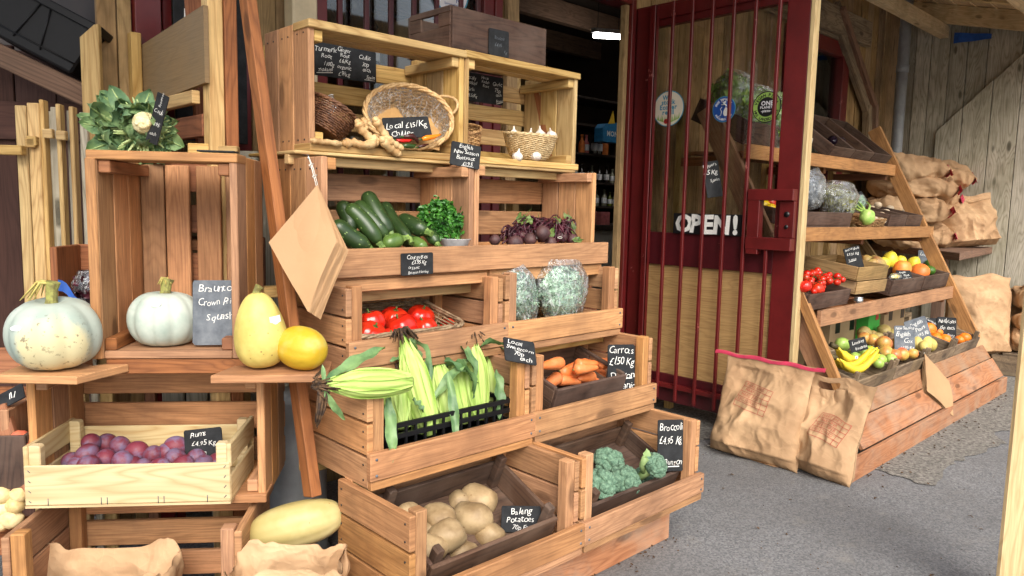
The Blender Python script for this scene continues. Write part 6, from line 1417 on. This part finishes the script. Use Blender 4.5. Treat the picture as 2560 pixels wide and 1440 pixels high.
fruit('apple', 'apple', 'brown russet apple at the back of the bottom row', 'russet apples', 'russet', [(2160, 832, .038, 1.56), (2180, 838, .03, 1.55), (2210, 828, .042, 1.58), (2233, 836, .036, 1.56), (2195, 845, .034, 1.52), (2255, 838, .034, 1.58)])
fruit('pear', 'pear', 'pale yellow pear in the third crate of the bottom row', 'pears', 'squash_yellow', [(2302, 845, .042, 1.45), (2318, 858, .038, 1.40), (2292, 860, .036, 1.42), (2328, 862, .032, 1.38), (2280, 850, .036, 1.5), (2310, 866, .03, 1.36)], (1, 1, 1.2))
fruit('orange', 'orange', 'bright orange in the right end crate of the bottom row', 'oranges in the bottom row', 'orange', [(2322, 823, .044, 1.50), (2326, 840, .038, 1.47), (2338, 847, .04, 1.42), (2362, 850, .038, 1.38), (2412, 845, .036, 1.34), (2345, 830, .03, 1.48), (2400, 850, .032, 1.36)])
# bananas
def banana_bunch(label, p, n, d, seed, L=.20):
    t = T('banana_bunch', label, 'bananas', p); d = V(d).normalized(); up = V((0, 0, 1)); sd = d.cross(up)
    for k in range(n):
        o = (k-(n-1)/2); mb = MB(); pts = []; rr = []
        for q in range(13):
            u = q/12; th = (u-.1)*1.15; pp = sd*(o*.018*(1-.0*u))+d*(L*u)-up*(L*.30*sin(pi*u*.95))*(.9+.05*k)+up*(-.006*abs(o)+ (k % 2)*.022)*(u); pts.append(pp); rr.append(.0045 if q == 0 else .006 if q == 1 else .0205*sin(pi*min(1, .18+.80*u))**.5)
        rr[-1] = .004; mb.tube(pts, rr, 6); mb.build('banana', 'banana', t)
        mb = MB(); mb.tube([pts[-1]-d*.002, pts[-1]+(pts[-1]-pts[-2]).normalized()*.008], [.0048, .004], 6); mb.build('tip', 'banana_tip', t)
    mb = MB(); mb.tube([-d*.03+up*.012, d*.006], [.013, .012], 8); mb.build('stalk', 'banana_tip', t)
    return t
banana_bunch('upper bunch of yellow bananas with a small round sticker', at(2090, 868, y=1.44), 3, (.85, -.45, -.08), 1, .24)
banana_bunch('lower bunch of yellow bananas resting against the crate front', at(2088, 895, y=1.40), 4, (.9, -.32, .12), 2, .25)
banana_bunch('bananas partly hidden behind the sloping side of the stand', at(2040, 885, y=1.55), 3, (.25, -.5, -.6), 3, .2)
mb = MB(); mb.tube([(0, 0, 0), (0, -.001, 0)], .0085, 16); o = mb.build('fruit_sticker', 'label_white'); o.matrix_world = Matrix.Translation(at(2141, 894, y=1.355)) @ Matrix.Rotation(R(-35), 4, 'Z'); tag(o, 'tiny round white sticker with a blue centre on the upper bananas', 'sticker')
mb = MB(); mb.tube([(0, -.0012, 0), (0, -.0016, 0)], .0028, 12); q = mb.build('sticker_centre', 'sticker_navy'); q.parent = o
# signs of the right stand
spx('black slate reading Lombay Bananas standing above the bananas', 2146, 862, 46, 32, [('Lombay', .0, .2, .32, 6), ('Bananas', .1, -.2, .30, 4)], y=1.41, rz=-34, rx=-15, ry=-12)
spx('grey slate reading New Seasons English Cox between the apples and pears', 2262, 852, 56, 76, [('New Seasons', .0, .42, .14, 0), ('English', -.1, .22, .19, 0), ('Cox', .15, .0, .19, 0), ('£1.95 Kg', .1, -.22, .15, 0)], y=1.375, rz=-36, rx=-8, mat='slate_grey')
spx('light grey slate reading English Conference behind the Cox slate', 2295, 826, 60, 60, [('English', .0, .3, .22, 8), ('Pears', .1, .05, .2, 8), ('£2.95 Kg', .1, -.2, .18, 8)], y=1.44, rz=-36, rx=-10, ry=-16, mat='slate_grey')
spx('black slate reading Clementines leaning behind the oranges', 2332, 815, 50, 40, [('Clementines', .0, .25, .2, -28), ('40p', .15, -.15, .24, -28)], y=1.50, rz=-36, rx=-10, ry=0)
spx('black slate reading Nadacotts 35p each Peru at the right end of the bottom row', 2367, 820, 54, 54, [('Nadacotts', -.0, .32, .22, 0), ('35p each', .0, .02, .22, 0), ('Peru', .2, -.33, .18, 0)], y=1.44, rz=-36, rx=-8, ry=4, under=[(.05, -.45, .4, -.44)])
# cardboard boxes behind
for (px, py, w_, h_, l) in ((2095, 800, .34, .28, 'plain brown cardboard box behind the bananas'), (2225, 790, .36, .32, 'plain brown cardboard box behind the russet apples')):
    p = at(px, py, y=1.75); t = T('cardboard_box', l, 'box', (p.x-w_/2, 1.72, .2245)); mb = MB(); mb.box((0, 0, 0), (w_, .25, .33)); mb.build('body', 'card_brown', t, BV)
    for q in (.2, .78): mb = MB(); mb.box((w_*q, -.002, .20), (w_*q+.06, -.0005, .27)); mb.build('hand_hole', 'ink_black', t)
p = at(2158, 812, y=1.70); t = T('green_carton', 'bright green cardboard carton between the two brown boxes', 'box', (p.x-.08, 1.64, .2245)); mb = MB(); mb.box((0, 0, 0), (.17, .07, .33)); mb.build('body', 'card_green', t, BV)
mb = MB(); mb.box((.03, -.002, .12), (.045, -.0005, .20)); mb.box((.10, -.002, .255), (.14, -.0005, .29)); mb.build('print', 'ladybird_red', t)
# ---- third shelf: tomatoes, pine crates, citrus
dark_crate('shallow dark crate of vine tomatoes at the left of the third shelf', TR((3.33, 1.51, .655), 0, 12), .46, .27, .07, posts=False)
rs = random.Random(6)
GV = 'vine tomatoes'
for k in range(80):
    u, v = rs.random(), rs.random(); p = (TR((3.34, 1.51, .655), 0, 12) @ V((.03+.42*u, .03+.21*v, .068+.045*rs.random()))); r = rs.uniform(.015, .019)
    o = MB().blob(r, k, .04, 1.5, sub=3).build('tomato', 'tomato'); o.matrix_world = TR(p, k*30); tag(o, 'small red vine tomato in the dark crate of the third shelf', 'tomato', GV)
for i, (px, py, r, y) in enumerate(((2012, 716, .032, 1.53), (2042, 722, .032, 1.53))):
    o = MB().lathe([(0, -r*.85)]+[(r*sin(pi*k/12)**.85, -r*.85*cos(pi*k/12)) for k in range(1, 12)]+[(0, r*.8)], 24, lobes=5, la=.06).build('tomato', 'tomato'); o.matrix_world = TR(at(px, py, y=y), i*40, -20); tag(o, 'big round tomato at the front corner of the vine tomato crate', 'tomato', 'big round tomatoes')
mb = MB()
for k in range(46):
    u, v = rs.random(), rs.random(); p = TR((3.34, 1.51, .655), 0, 12) @ V((.03+.40*u, .03+.20*v, .10)); a = rs.uniform(0, 6.28)
    mb.tube([p, p+V((cos(a)*.02, sin(a)*.02, .014)), p+V((cos(a)*.045, sin(a)*.04, rs.uniform(-.005, .014)))], .0013, 4)
tag(mb.build('tomato_vines', 'tomato_green'), 'tangle of thin green vine stalks over the small tomatoes', 'vine stalks')
def pine_tray(label, M, L, W, H):
    t = T('pine_tray', label, 'crate', M, None)
    mb = MB(); mb.box((0, 0, 0), (L, .009, H)); mb.build('front_panel', 'wood_cladding', t, BV); mb = MB(); mb.box((0, W-.009, 0), (L, W, H)); mb.build('back_panel', 'wood_cladding', t, BV)
    for xa in (0, L-.009): mb = MB(); mb.box((xa, .0095, 0), (xa+.009, W-.0095, H)); mb.build('side_panel', 'wood_cladding', t, BV)
    mb = MB(); mb.box((.001, .001, -.006), (L-.001, W-.001, -.0005)); mb.build('base', 'wood_cladding', t)
pine_tray('lower pine tray of the stacked pair on the third shelf', TR((3.92, 1.525, .690), -4, 8), .34, .30, .06); pine_tray('upper pine tray of the stacked pair holding a tall slate', TR((3.90, 1.515, .762), -4, 8), .34, .30, .065)
dark_crate('dark crate of citrus at the right of the third shelf', TR((4.36, 1.51, .655), 0, 12), .50, .27, .08, posts=False)
dark_crate('second dark crate of citrus at the far right of the third shelf', TR((4.88, 1.51, .655), 0, 12), .46, .27, .08, posts=False)
fruit('grapefruit', 'grapefruit', 'large orange grapefruit in the dark citrus crate', 'grapefruits', 'grapefruit', [(2255, 672, .055, 1.62), (2300, 680, .056, 1.58)])
fruit('lemon', 'lemon', 'yellow lemon in the dark citrus crate', 'lemons', 'lemon', [(2225, 650, .045, 1.72), (2250, 655, .038, 1.72), (2283, 660, .042, 1.68), (2212, 658, .032, 1.7)], (1, 1, 1.25))
fruit('lime', 'lime', 'green lime at the right end of the third shelf', 'limes', 'lime', [(2328, 662, .044, 1.66), (2325, 676, .034, 1.60), (2350, 677, .036, 1.57), (2340, 668, .03, 1.62)])
fruit('pear', 'pear', 'brown pear lying in the upper pine tray', 'brown pears', 'pear', [(2170, 655, .036, 1.68), (2188, 655, .034, 1.70), (2195, 664, .046, 1.62), (2178, 664, .034, 1.64)], (1, 1, 1.3))
spx('tall slate reading Wet Walnuts standing in the upper pine tray', 2135, 648, 44, 62, [('Wet Walnuts', .0, .42, .13, 0), ('£9.50 Kg', .0, .22, .14, -4), ('France', -.1, .0, .12, 4)], y=1.64, rz=-34, rx=-8, ry=-14, under=[(-.35, -.07, .1, -.05)])
spx('grey slate reading Lemons 40p behind the lemons', 2314, 645, 42, 36, [('Lemons', -.0, .2, .30, -5), ('40p', .1, -.25, .28, 0)], y=1.70, rz=-34, rx=-10, ry=6, mat='slate_grey')
spx('black slate with chalk writing lying in front of the grapefruits', 2262, 688, 42, 24, [('English', -.1, .3, .26, 6), ('Plums', .1, .0, .26, 4), ('£4.95 Kg', .1, -.32, .24, 2)], y=1.53, rz=-30, rx=-30)
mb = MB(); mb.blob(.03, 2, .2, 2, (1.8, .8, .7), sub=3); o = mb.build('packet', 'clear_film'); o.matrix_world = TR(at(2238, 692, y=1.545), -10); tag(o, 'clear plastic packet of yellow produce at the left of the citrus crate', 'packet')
mb = MB(); mb.blob(.024, 2, .1, 2, (1.6, .7, .6), sub=3); q = mb.build('contents', 'banana'); q.parent = o
t = T('glass_pot', 'small glass pot standing behind the third shelf front board', 'pot', TR(at(2146, 750, y=1.515)+V((0, 0, -.02)))); MB().lathe([(0, -.01), (.02, -.01), (.024, .025), (.020, .03), (.023, .035), (0, .037)], 16).build('body', 'silver', t)
# ---- second shelf
dark_crate('dark crate of bagged artichokes at the left of the second shelf', TR((3.46, 1.675, 1.035), 0, 10), .70, .25, .07, posts=False)
dark_crate('dark crate of mushrooms at the right of the second shelf', TR((4.72, 1.675, 1.035), 0, 12), .28, .30, .065, posts=False); dark_crate('second dark crate of mushrooms at the right end of the second shelf', TR((5.01, 1.675, 1.035), 0, 12), .27, .30, .065, posts=False)
bagged('clear crinkled bag of dark produce at the left of the second shelf', at(2022, 520, y=1.80), .13, .09, .20, 21, 'slate_grey', 'film_crisp', n=120, name='produce_bag', cat='plastic bag', lean=(-.2, .1, 1))
bagged('clear crinkled bag of purple artichokes in the middle of the second shelf', at(2090, 545, y=1.75), .16, .09, .19, 22, 'squash_stem', 'film_crisp', n=140, name='produce_bag', cat='plastic bag', lean=(.1, 0, 1), ls=.03)
t = T('kohlrabi', 'pale green kohlrabi with long stalks hanging over the crate edge', 'kohlrabi', at(2168, 543, y=1.66)); mb = MB(); mb.blob(.045, 1, .15, 2, (1, .9, 1.05), sub=3); mb.build('bulb', 'celery', t)
mb = MB()
for (a, b) in (((2155, 515), (2135, 492)), ((2150, 520), (2125, 500)), ((2175, 515), (2160, 498)), ((2145, 525), (2118, 510))): o_ = t.location; mb.tube([V((0, 0, .02)), at(*a, y=1.72)-o_, at(*b, y=1.80)-o_], [.008, .006, .004], 6)
mb.build('stalks', 'celery', t)
bagged('green leafy bunch behind the kohlrabi', at(2140, 530, y=1.78), .05, .05, .10, 23, 'kale', 'clear_film', n=90, name='leafy_bunch', cat='greens')
t = T('wicker_tray', 'small brown wicker tray beside the kohlrabi', 'basket', TR((4.585, 1.77, 1.035), 0, 10)); mb = MB(); basket(mb, .11, .09, .05, 1.1, 6, 24, rect=True); mb.build('weave', 'wicker', t)
fruit('mushroom', 'mushroom', 'pale mushroom in the dark crates of the second shelf', 'mushrooms', 'mushroom', [(2190, 528, .026, 1.86), (2215, 530, .026, 1.84), (2232, 538, .024, 1.80), (2205, 538, .024, 1.80), (2250, 545, .026, 1.76), (2262, 533, .026, 1.84), (2285, 545, .024, 1.76), (2300, 548, .028, 1.73), (2240, 548, .022, 1.75), (2270, 550, .024, 1.73), (2185, 550, .026, 1.72), (2205, 552, .024, 1.70), (2195, 513, .026, 1.92), (2225, 520, .026, 1.90), (2178, 520, .022, 1.90)], (1, 1, .7))
spx('dark slate lying among the stalks of the second shelf', 2148, 498, 34, 30, [('Fennel', 0, .2, .26, 0), ('£2.50', 0, -.2, .26, 0)], y=1.86, rz=-34, rx=-20, ry=-30)
fruit('pepper', 'pepper', 'yellow pepper seen through the lock opening of the door', 'yellow peppers', 'pepper_yellow', [(1908, 518, .04, 1.86), (1925, 524, .034, 1.82), (1898, 510, .03, 1.9)])
fruit('pepper', 'pepper', 'red pepper seen through the lock opening of the door', 'red peppers', 'tomato', [(1925, 508, .034, 1.90), (1905, 503, .03, 1.94)])
# ---- first shelf
MT = TR((4.10, 1.90, 1.432), 0, 30)
for i, (x, l) in enumerate(((4.36, 'first of the tipped dark crates on the top shelf, behind the door edge'), (4.66, 'tipped dark crate on the top shelf holding aubergines'), (4.96, 'rightmost tipped dark crate on the top shelf'))):
    dark_crate(l, TR((x, 1.915, 1.425), 0, 38), .29, .40, .075, posts=False)
for i, (px, py) in enumerate(((2083, 350), (2100, 358))):
    t = T('aubergine', 'shiny black aubergine lying in the tipped dark crate', 'aubergine', Zto(at(px, py, y=2.02), (.8, .3, .2)), 'aubergines'); MB().lathe(egg(.036, .16, skew=-.2), 20).build('skin', 'aubergine', t); MB().lathe([(.018, .066), (.012, .08), (.006, .095), (0, .096)], 8).build('stem', 'courgette_stem', t)
dark_crate('tipped dark crate behind the bagged lettuce on the top shelf', TR((3.42, 1.93, 1.44), 0, 25), .34, .34, .11, posts=False)
t = T('lettuce_tray', 'white tray under the bagged lettuce on the top shelf', 'tray', TR((3.80, 1.93, 1.436), 0, 12)); mb = MB(); mb.box((0, 0, 0), (.36, .008, .085)); mb.box((0, .008, 0), (.008, .26, .085)); mb.box((.352, .008, 0), (.36, .26, .085)); mb.box((0, .26, 0), (.36, .268, .085)); mb.box((0, 0, -.005), (.36, .268, 0)); mb.build('shell', 'counter_white', t, BV)
for i, (px, py) in enumerate(((1815, 255), (1870, 290), (1925, 310))):
    bagged(['upper', 'middle', 'lowest'][i]+' clear bag of green lettuce on the white tray behind the door glass', at(px, py+35, y=2.10-.07*i), .11, .10, .22, 30+i, 'celery', 'film_crisp', n=150, name='lettuce_bag', cat='lettuce bag', ls=.05, lean=(.2, -.2, 1))
spx('slate reading Peppers £5 Kg Spain seen through the door glass', 1782, 448, 40, 90, [('Peppers', -.1, .40, .13, 8), ('£5 Kg', -.1, .2, .16, -6), ('Spain', .1, -.02, .12, 4)], y=2.0, rz=-40, rx=-8, ry=-8)
# ---- corner shelf with paper sacks
t = T('corner_shelf', 'thick old timber shelf in the far corner loaded with paper sacks', 'shelf', (0, 0, 0))
poly = [(5.72, 1.55), (7.44, 1.73), (7.44, 2.66), (6.86, 2.66)]
mb = MB(); h0, h1 = .795, .85
vs = [(x, y, h0) for x, y in poly]+[(x, y, h1) for x, y in poly]
mb.add(vs, [(3, 2, 1, 0), (4, 5, 6, 7)]+[(i, (i+1) % 4, 4+(i+1) % 4, 4+i) for i in range(4)], [[(p[0], p[1]) for p in poly][::-1], [(p[0], p[1]*1.0) for p in poly]]+[[(0, 3), (1.7, 3), (1.7, 3.055), (0, 3.055)]]*4); mb.build('top', 'wood_beam', t, .004)
mb = MB(); mb.box((5.95, 1.70, 0), (6.02, 1.77, .794), None, 2); mb.build('leg', 'wood_beam', t, BV); mb = MB(); mb.box((7.3, 2.5, 0), (7.37, 2.57, .794), None, 2); mb.build('leg', 'wood_beam', t, BV); mb = MB(); mb.box((7.3, 1.80, 0), (7.37, 1.87, .794), None, 2); mb.build('leg', 'wood_beam', t, BV)
def sack(label, M, w, d, h, seed, tape=None, full=.75, flat_top=.1, mat='paper', cat='paper sack', name='paper_sack', prints=False, hole=False, amp=.045, nu=90, nv=80, group=None, back=True):
    """filled paper sack: x width, y depth (front at -y), closed flat along the top"""
    t = T(name, label, cat, M, group)
    def surf(x, v, sg=-1):
        prof = min(1, (v*7)**.5 if v < .1 else 1)*(1 if v < full else max(.03, 1-(v-full)/(1-full-flat_top*.5)))
        e = max(0, 1-abs(x)**3.2)**.55
        p = V((x*w/2, sg*.3, v*h))+V((seed*3.1, 0, seed)); st = V((p.x*1.0, p.y, p.z*.8))
        c = (.42-abs(noise.noise(st*4.2))*1.0-abs(noise.noise(st*9+V((5, 2, 1))))*.55-abs(noise.noise(st*19))*.22)*amp*(1.25 if v < .88 else .3)
        lower = (1-v)*.35+.65
        hx = x*(w/2)*(1-.06*sin(pi*v))*(1+.05*noise.noise(V((0, seed, v*4))))
        zz = v*h+(.02*noise.noise(V((x*1.5, seed, 3)))*h*4*v if tape is None else 0)
        return V((hx, sg*(e*d/2*prof*lower+c*e-.002*0)-(.001 if sg < 0 else -.001), max(0, zz)))
    def fr(u, v): return surf(u*2-1, v, -1)
    def bk(u, v): return surf(1-u*2, v, 1)
    mb = MB()
    if hole:
        N1, N2 = nu, nv
        vs = [fr(i/(N1-1), j/(N2-1)) for j in range(N2) for i in range(N1)]; fs = []
        for j in range(N2-1):
            for i in range(N1-1):
                cx, cz = ((i+.5)/(N1-1)-.5)*w, (j+.5)/(N2-1)*h
                if ((cx+.02)/.052)**4+((cz-h*.915)/.016)**4 < 1: continue
                fs.append((j*N1+i, j*N1+i+1, (j+1)*N1+i+1, (j+1)*N1+i))
        mb.add(vs, fs, None, None, True)
        vs = [bk(i/(N1-1), j/(N2-1)) for j in range(N2) for i in range(N1)]; fs = []
        for j in range(N2-1):
            for i in range(N1-1):
                cx, cz = (.5-(i+.5)/(N1-1))*w, (j+.5)/(N2-1)*h
                if ((cx+.02)/.052)**4+((cz-h*.915)/.016)**4 < 1: continue
                fs.append((j*N1+i, j*N1+i+1, (j+1)*N1+i+1, (j+1)*N1+i))
        mb.add(vs, fs, None, None, True)
    else: mb.grid(fr, nu, nv); mb.grid(bk, nu, nv)
    mb.build('paper', mat, t)
    if tape:
        mb = MB(); x0, x1 = tape
        mb.grid(lambda u, v: fr(min(1, max(0, (x0+(x1-x0)*u)/2+.5)), 1)+V(((x0+(x1-x0)*u)*w/2-max(-1, min(1, x0+(x1-x0)*u))*w/2*.95, -.004 if v < .9 else .003, -.016+.018*v+.003*sin(u*20))), 30, 4); mb.build('tape', 'pink_tape', t)
    if prints:
        pw, ph, px_, pz_ = prints; pr = MB(); ro = R(-8)
        def put(a, b):
            x = a*cos(ro)-b*sin(ro)+px_; z = a*sin(ro)+b*cos(ro)+pz_; p = surf(x/(w/2), z/h, -1); return p+V((0, -.0035, 0))
        def line(a0, b0, a1, b1, wd=.0018):
            n = 14
            for k in range(n):
                q0, q1 = k/n, (k+1)/n; A_, B2 = (a0+(a1-a0)*q0, b0+(b1-b0)*q0), (a0+(a1-a0)*q1, b0+(b1-b0)*q1); dx, dy = (a1-a0), (b1-b0); l = math.hypot(dx, dy); nx, ny = -dy/l*wd/2, dx/l*wd/2
                pr.add([put(A_[0]-nx, A_[1]-ny), put(B2[0]-nx, B2[1]-ny), put(B2[0]+nx, B2[1]+ny), put(A_[0]+nx, A_[1]+ny)], [(0, 1, 2, 3)])
        for k in range(6): line(-pw/2, ph/2-k*ph/5, pw/2, ph/2-k*ph/5)
        line(-pw/2, -ph/2, -pw/2, ph/2); line(pw/2, -ph/2, pw/2, ph/2); line(pw*.33, -ph/2, pw*.33, ph/2)
        tm = text_mb([(a, -pw*.10, ph/2-(k+.5)*ph/5, ph*.17, 0) for k, a in enumerate(('MARIS BARD', 'MARFONA', 'MARIS PIPER', 'KING EDWARD'))], shear=0, bold=-.01, maxw=pw*.70)
        tm.v = [tuple(put(a, b)) for a, _, b in tm.v]; tm.build('variety_lettering', 'red_print', t); pr.build('variety_table', 'red_print', t)
    return t
# sacks before the door
def base_M(pa, pb, lean, zrot=0):
    pa, pb = V(pa), V(pb); c = (pa+pb)/2; ex = (pb-pa).normalized(); rz = math.degrees(math.atan2(ex.y, ex.x)); return TR(c, rz, lean)
M1 = base_M((3.0, 1.76, .0), (2.985, 1.365, .0), -14)
sack('crinkled brown potato sack with a pink sewn top standing before the door', M1, .43, .19, .455, 1, tape=(-1.25, 1.15), prints=(.17, .115, -.02, .27), full=.35)
M2 = base_M((3.06, 1.50, .0), (2.99, 1.13, .0), -20)
sack('crinkled brown potato sack with a hand hole leaning behind the pink topped one', M2, .375, .16, .42, 7, prints=(.15, .105, .07, .20), full=.35, hole=True)
t = T('string_loop', 'curl of white string on the ground beside the sacks', 'string', at(1798, 1118, z=.006)); mb = MB(); mb.tube([(0, .03, 0), (-.01, .01, 0), (.004, -.004, .004), (.018, .0, .008), (.014, .016, .006), (.0, .02, .002), (-.02, .05, 0)], .0022, 5); mb.build('cord', 'string_white', t)
# hanging sheaf on the right stand
A_ = at(2312, 884, y=1.285); B_ = at(2316, 975, y=1.245)
hanging_bags('sheaf of flat brown paper bags hanging from the bottom row of crates', at(2312, 884, y=1.29), at(2318, 978, y=1.215), at(2386, 1040, y=1.13), at(2372, 952, y=1.20), 8, V((.0, .004, -.0016)), at(2310, 878, y=1.30))
# sacks on the corner shelf
SK = [((2310, 605), .62, .40, .26, 'lowest', 1.75), ((2290, 545), .66, .42, .26, 'second', 1.85), ((2330, 480), .68, .42, .26, 'third', 1.95), ((2270, 440), .80, .45, .28, 'top left', 2.15), ((2355, 465), .60, .42, .24, 'top right', 1.9)]
rs = random.Random(12)
def lying(label, M, w, d, h, seed, tape_side=1):
    """sack lying flat: w along x, d deep, h thick, tied end with pink tape at +x"""
    t = T('paper_sack', label, 'paper sack', M)
    def fn(u, v):
        a = 2*pi*u; x = (v*2-1); e = max(0.04, 1-abs(x)**3.4)**.5
        if x > .8: e = max(.06, e*(1-(x-.8)*2.6))
        c, s_ = cos(a), sin(a); c = math.copysign(abs(c)**.7, c); s_ = math.copysign(abs(s_)**.8, s_)
        p = V((x*w/2, c*d/2*(.55+.45*e if x > .7 else e), s_*h/2*e)); q = p+V((seed*2.7, seed, 0))
        k = (.32-abs(noise.noise(V((q.x*3.4, q.y*7, q.z*7))))*.85-abs(noise.noise(q*11))*.42-abs(noise.noise(q*23))*.15)*.10+noise.noise(q*3.2)*.04
        return p+V((0, c, s_))*k*e
    mb = MB(); mb.grid(fn, 72, 56, close=True); mb.build('paper', 'paper', t)
    mb = MB(); mb.grid(lambda u, v: (w/2-.02+.022*v+.012*sin(u*5+seed), (u-.5)*d*.86, .024*sin(u*6+seed)+.030-.045*v), 20, 4); mb.grid(lambda u, v: (w/2-.03+.022*v+.012*sin(u*5+seed), (u-.5)*d*.86, .024*sin(u*6+seed)-.030+.040*v), 20, 4); mb.build('tape', 'pink_tape', t)
for i, (z, x, y, rz, w_, l) in enumerate(((.955, 6.40, 2.10, -72, .62, 'lowest paper sack of the stack on the corner shelf'), (1.14, 6.33, 2.14, -66, .64, 'second paper sack from the bottom of the corner stack'), (1.315, 6.42, 2.12, -70, .66, 'third paper sack from the bottom of the corner stack'), (1.47, 6.36, 2.18, -64, .66, 'topmost paper sack at the left of the corner stack'), (1.43, 6.86, 2.12, -60, .60, 'upper paper sack at the right of the corner stack against the fence'), (1.25, 6.80, 2.16, -72, .58, 'middle paper sack at the right of the corner stack'), (1.07, 6.78, 2.2, -74, .56, 'lower paper sack at the right of the corner stack'))):
    lying(l, TR((x, y, z), rz, rnd.uniform(-5, 5), 4), w_, .50, .21, i+1)
sack('open crumpled paper sack slumped at the right end of the corner shelf', TR((6.80, 1.80, .852), -40, -8, -6), .50, .42, .42, 9, amp=.09, full=.6)
sack('tall full paper sack standing on the ground under the corner shelf', TR((6.60, 1.62, .002), -42, -3), .50, .36, .64, 11, full=.82, amp=.04, flat_top=.05)
for i, (z, l) in enumerate(((.47, 'top'), (.31, 'middle'), (.15, 'bottom'))):
    lying('%s one of the small pile of paper sacks by the near post' % l, TR((6.93-.03*i, 1.30+.01*i, z), -60-i*8+90, 0, 0), .50, .34, .17, 20+i)
t = T('pallet_board', 'old grey board lying on the ground by the near post', 'board', TR((5.95, 1.33, .006), 16)); mb = MB(); mb.box((0, -.16, 0), (.9, .0, .04)); mb.box((.0, .02, 0), (.9, .18, .045)); mb.build('plank', 'wood_old', t, .003)
t = T('pallet', 'low timber pallet under the small pile of paper sacks', 'pallet', TR((6.6, 1.02, .0)))
mb = MB()
for k in range(4): mb.box((0, k*.15, .045), (.75, k*.15+.12, .063), None, 0)
mb.build('deck', 'wood_old', t, BV); mb = MB()
for x in (0, .33, .66): mb.box((x, 0, 0), (x+.08, .57, .044), None, 1)
mb.build('bearer', 'wood_old', t, BV)
t = T('wicker_basket', 'dark empty wicker basket behind the oranges', 'basket', TR((5.6, 2.0, .40))); mb = MB(); basket(mb, .22, .16, .12, 1.2, 7, 24, th=.004); mb.build('weave', 'wicker_brown', t)
t = T('low_stand', 'rough low timber stand under the dark wicker basket', 'stand', (5.35+.09, 1.84, 0)); mb = MB(); mb.box((0, 0, .37), (.34, .32, .398)); mb.build('top', 'wood_old', t, BV)
for x, y in ((0, 0), (.3, 0), (0, .28), (.3, .28)): mb = MB(); mb.box((x, y, 0), (x+.04, y+.04, .369)); mb.build('leg', 'wood_old', t, BV)

# fallen bits on the ground
rs = random.Random(31)
mb = MB()
for k in range(60):
    px, py = rs.uniform(1500, 2500), rs.uniform(1060, 1440); p = at(px, py, z=.006)
    if p.y > 1.1 and p.x > 3.0: continue
    if k % 3: mb.box((0, 0, 0), (rs.uniform(.002, .006), rs.uniform(.0015, .003), .002), TR(p, rs.uniform(0, 360)))
    else: mb.leaf(p, (rs.uniform(-1, 1), rs.uniform(-1, 1), .1), (0, 0, 1), rs.uniform(.01, .03), rs.uniform(.003, .01), .4, .2, nu=3, nv=5)
for k in range(60):
    p = V((rs.uniform(3.0, 5.4), 1.14-rs.random()**2*.12, .006)); mb.box((0, 0, 0), (rs.uniform(.004, .014), rs.uniform(.003, .007), .003), TR(p, rs.uniform(0, 360)))
for k in range(40):
    p = V((rs.uniform(1.2, 2.05), 1.34-rs.random()**2*.1, .006)); mb.box((0, 0, 0), (rs.uniform(.003, .010), rs.uniform(.002, .005), .003), TR(p, rs.uniform(0, 360)))
o = struct(mb.build('ground_litter', 'corn_silk'), 'stuff', 'scattered dry bits and grit lying on the tarmac', 'litter')
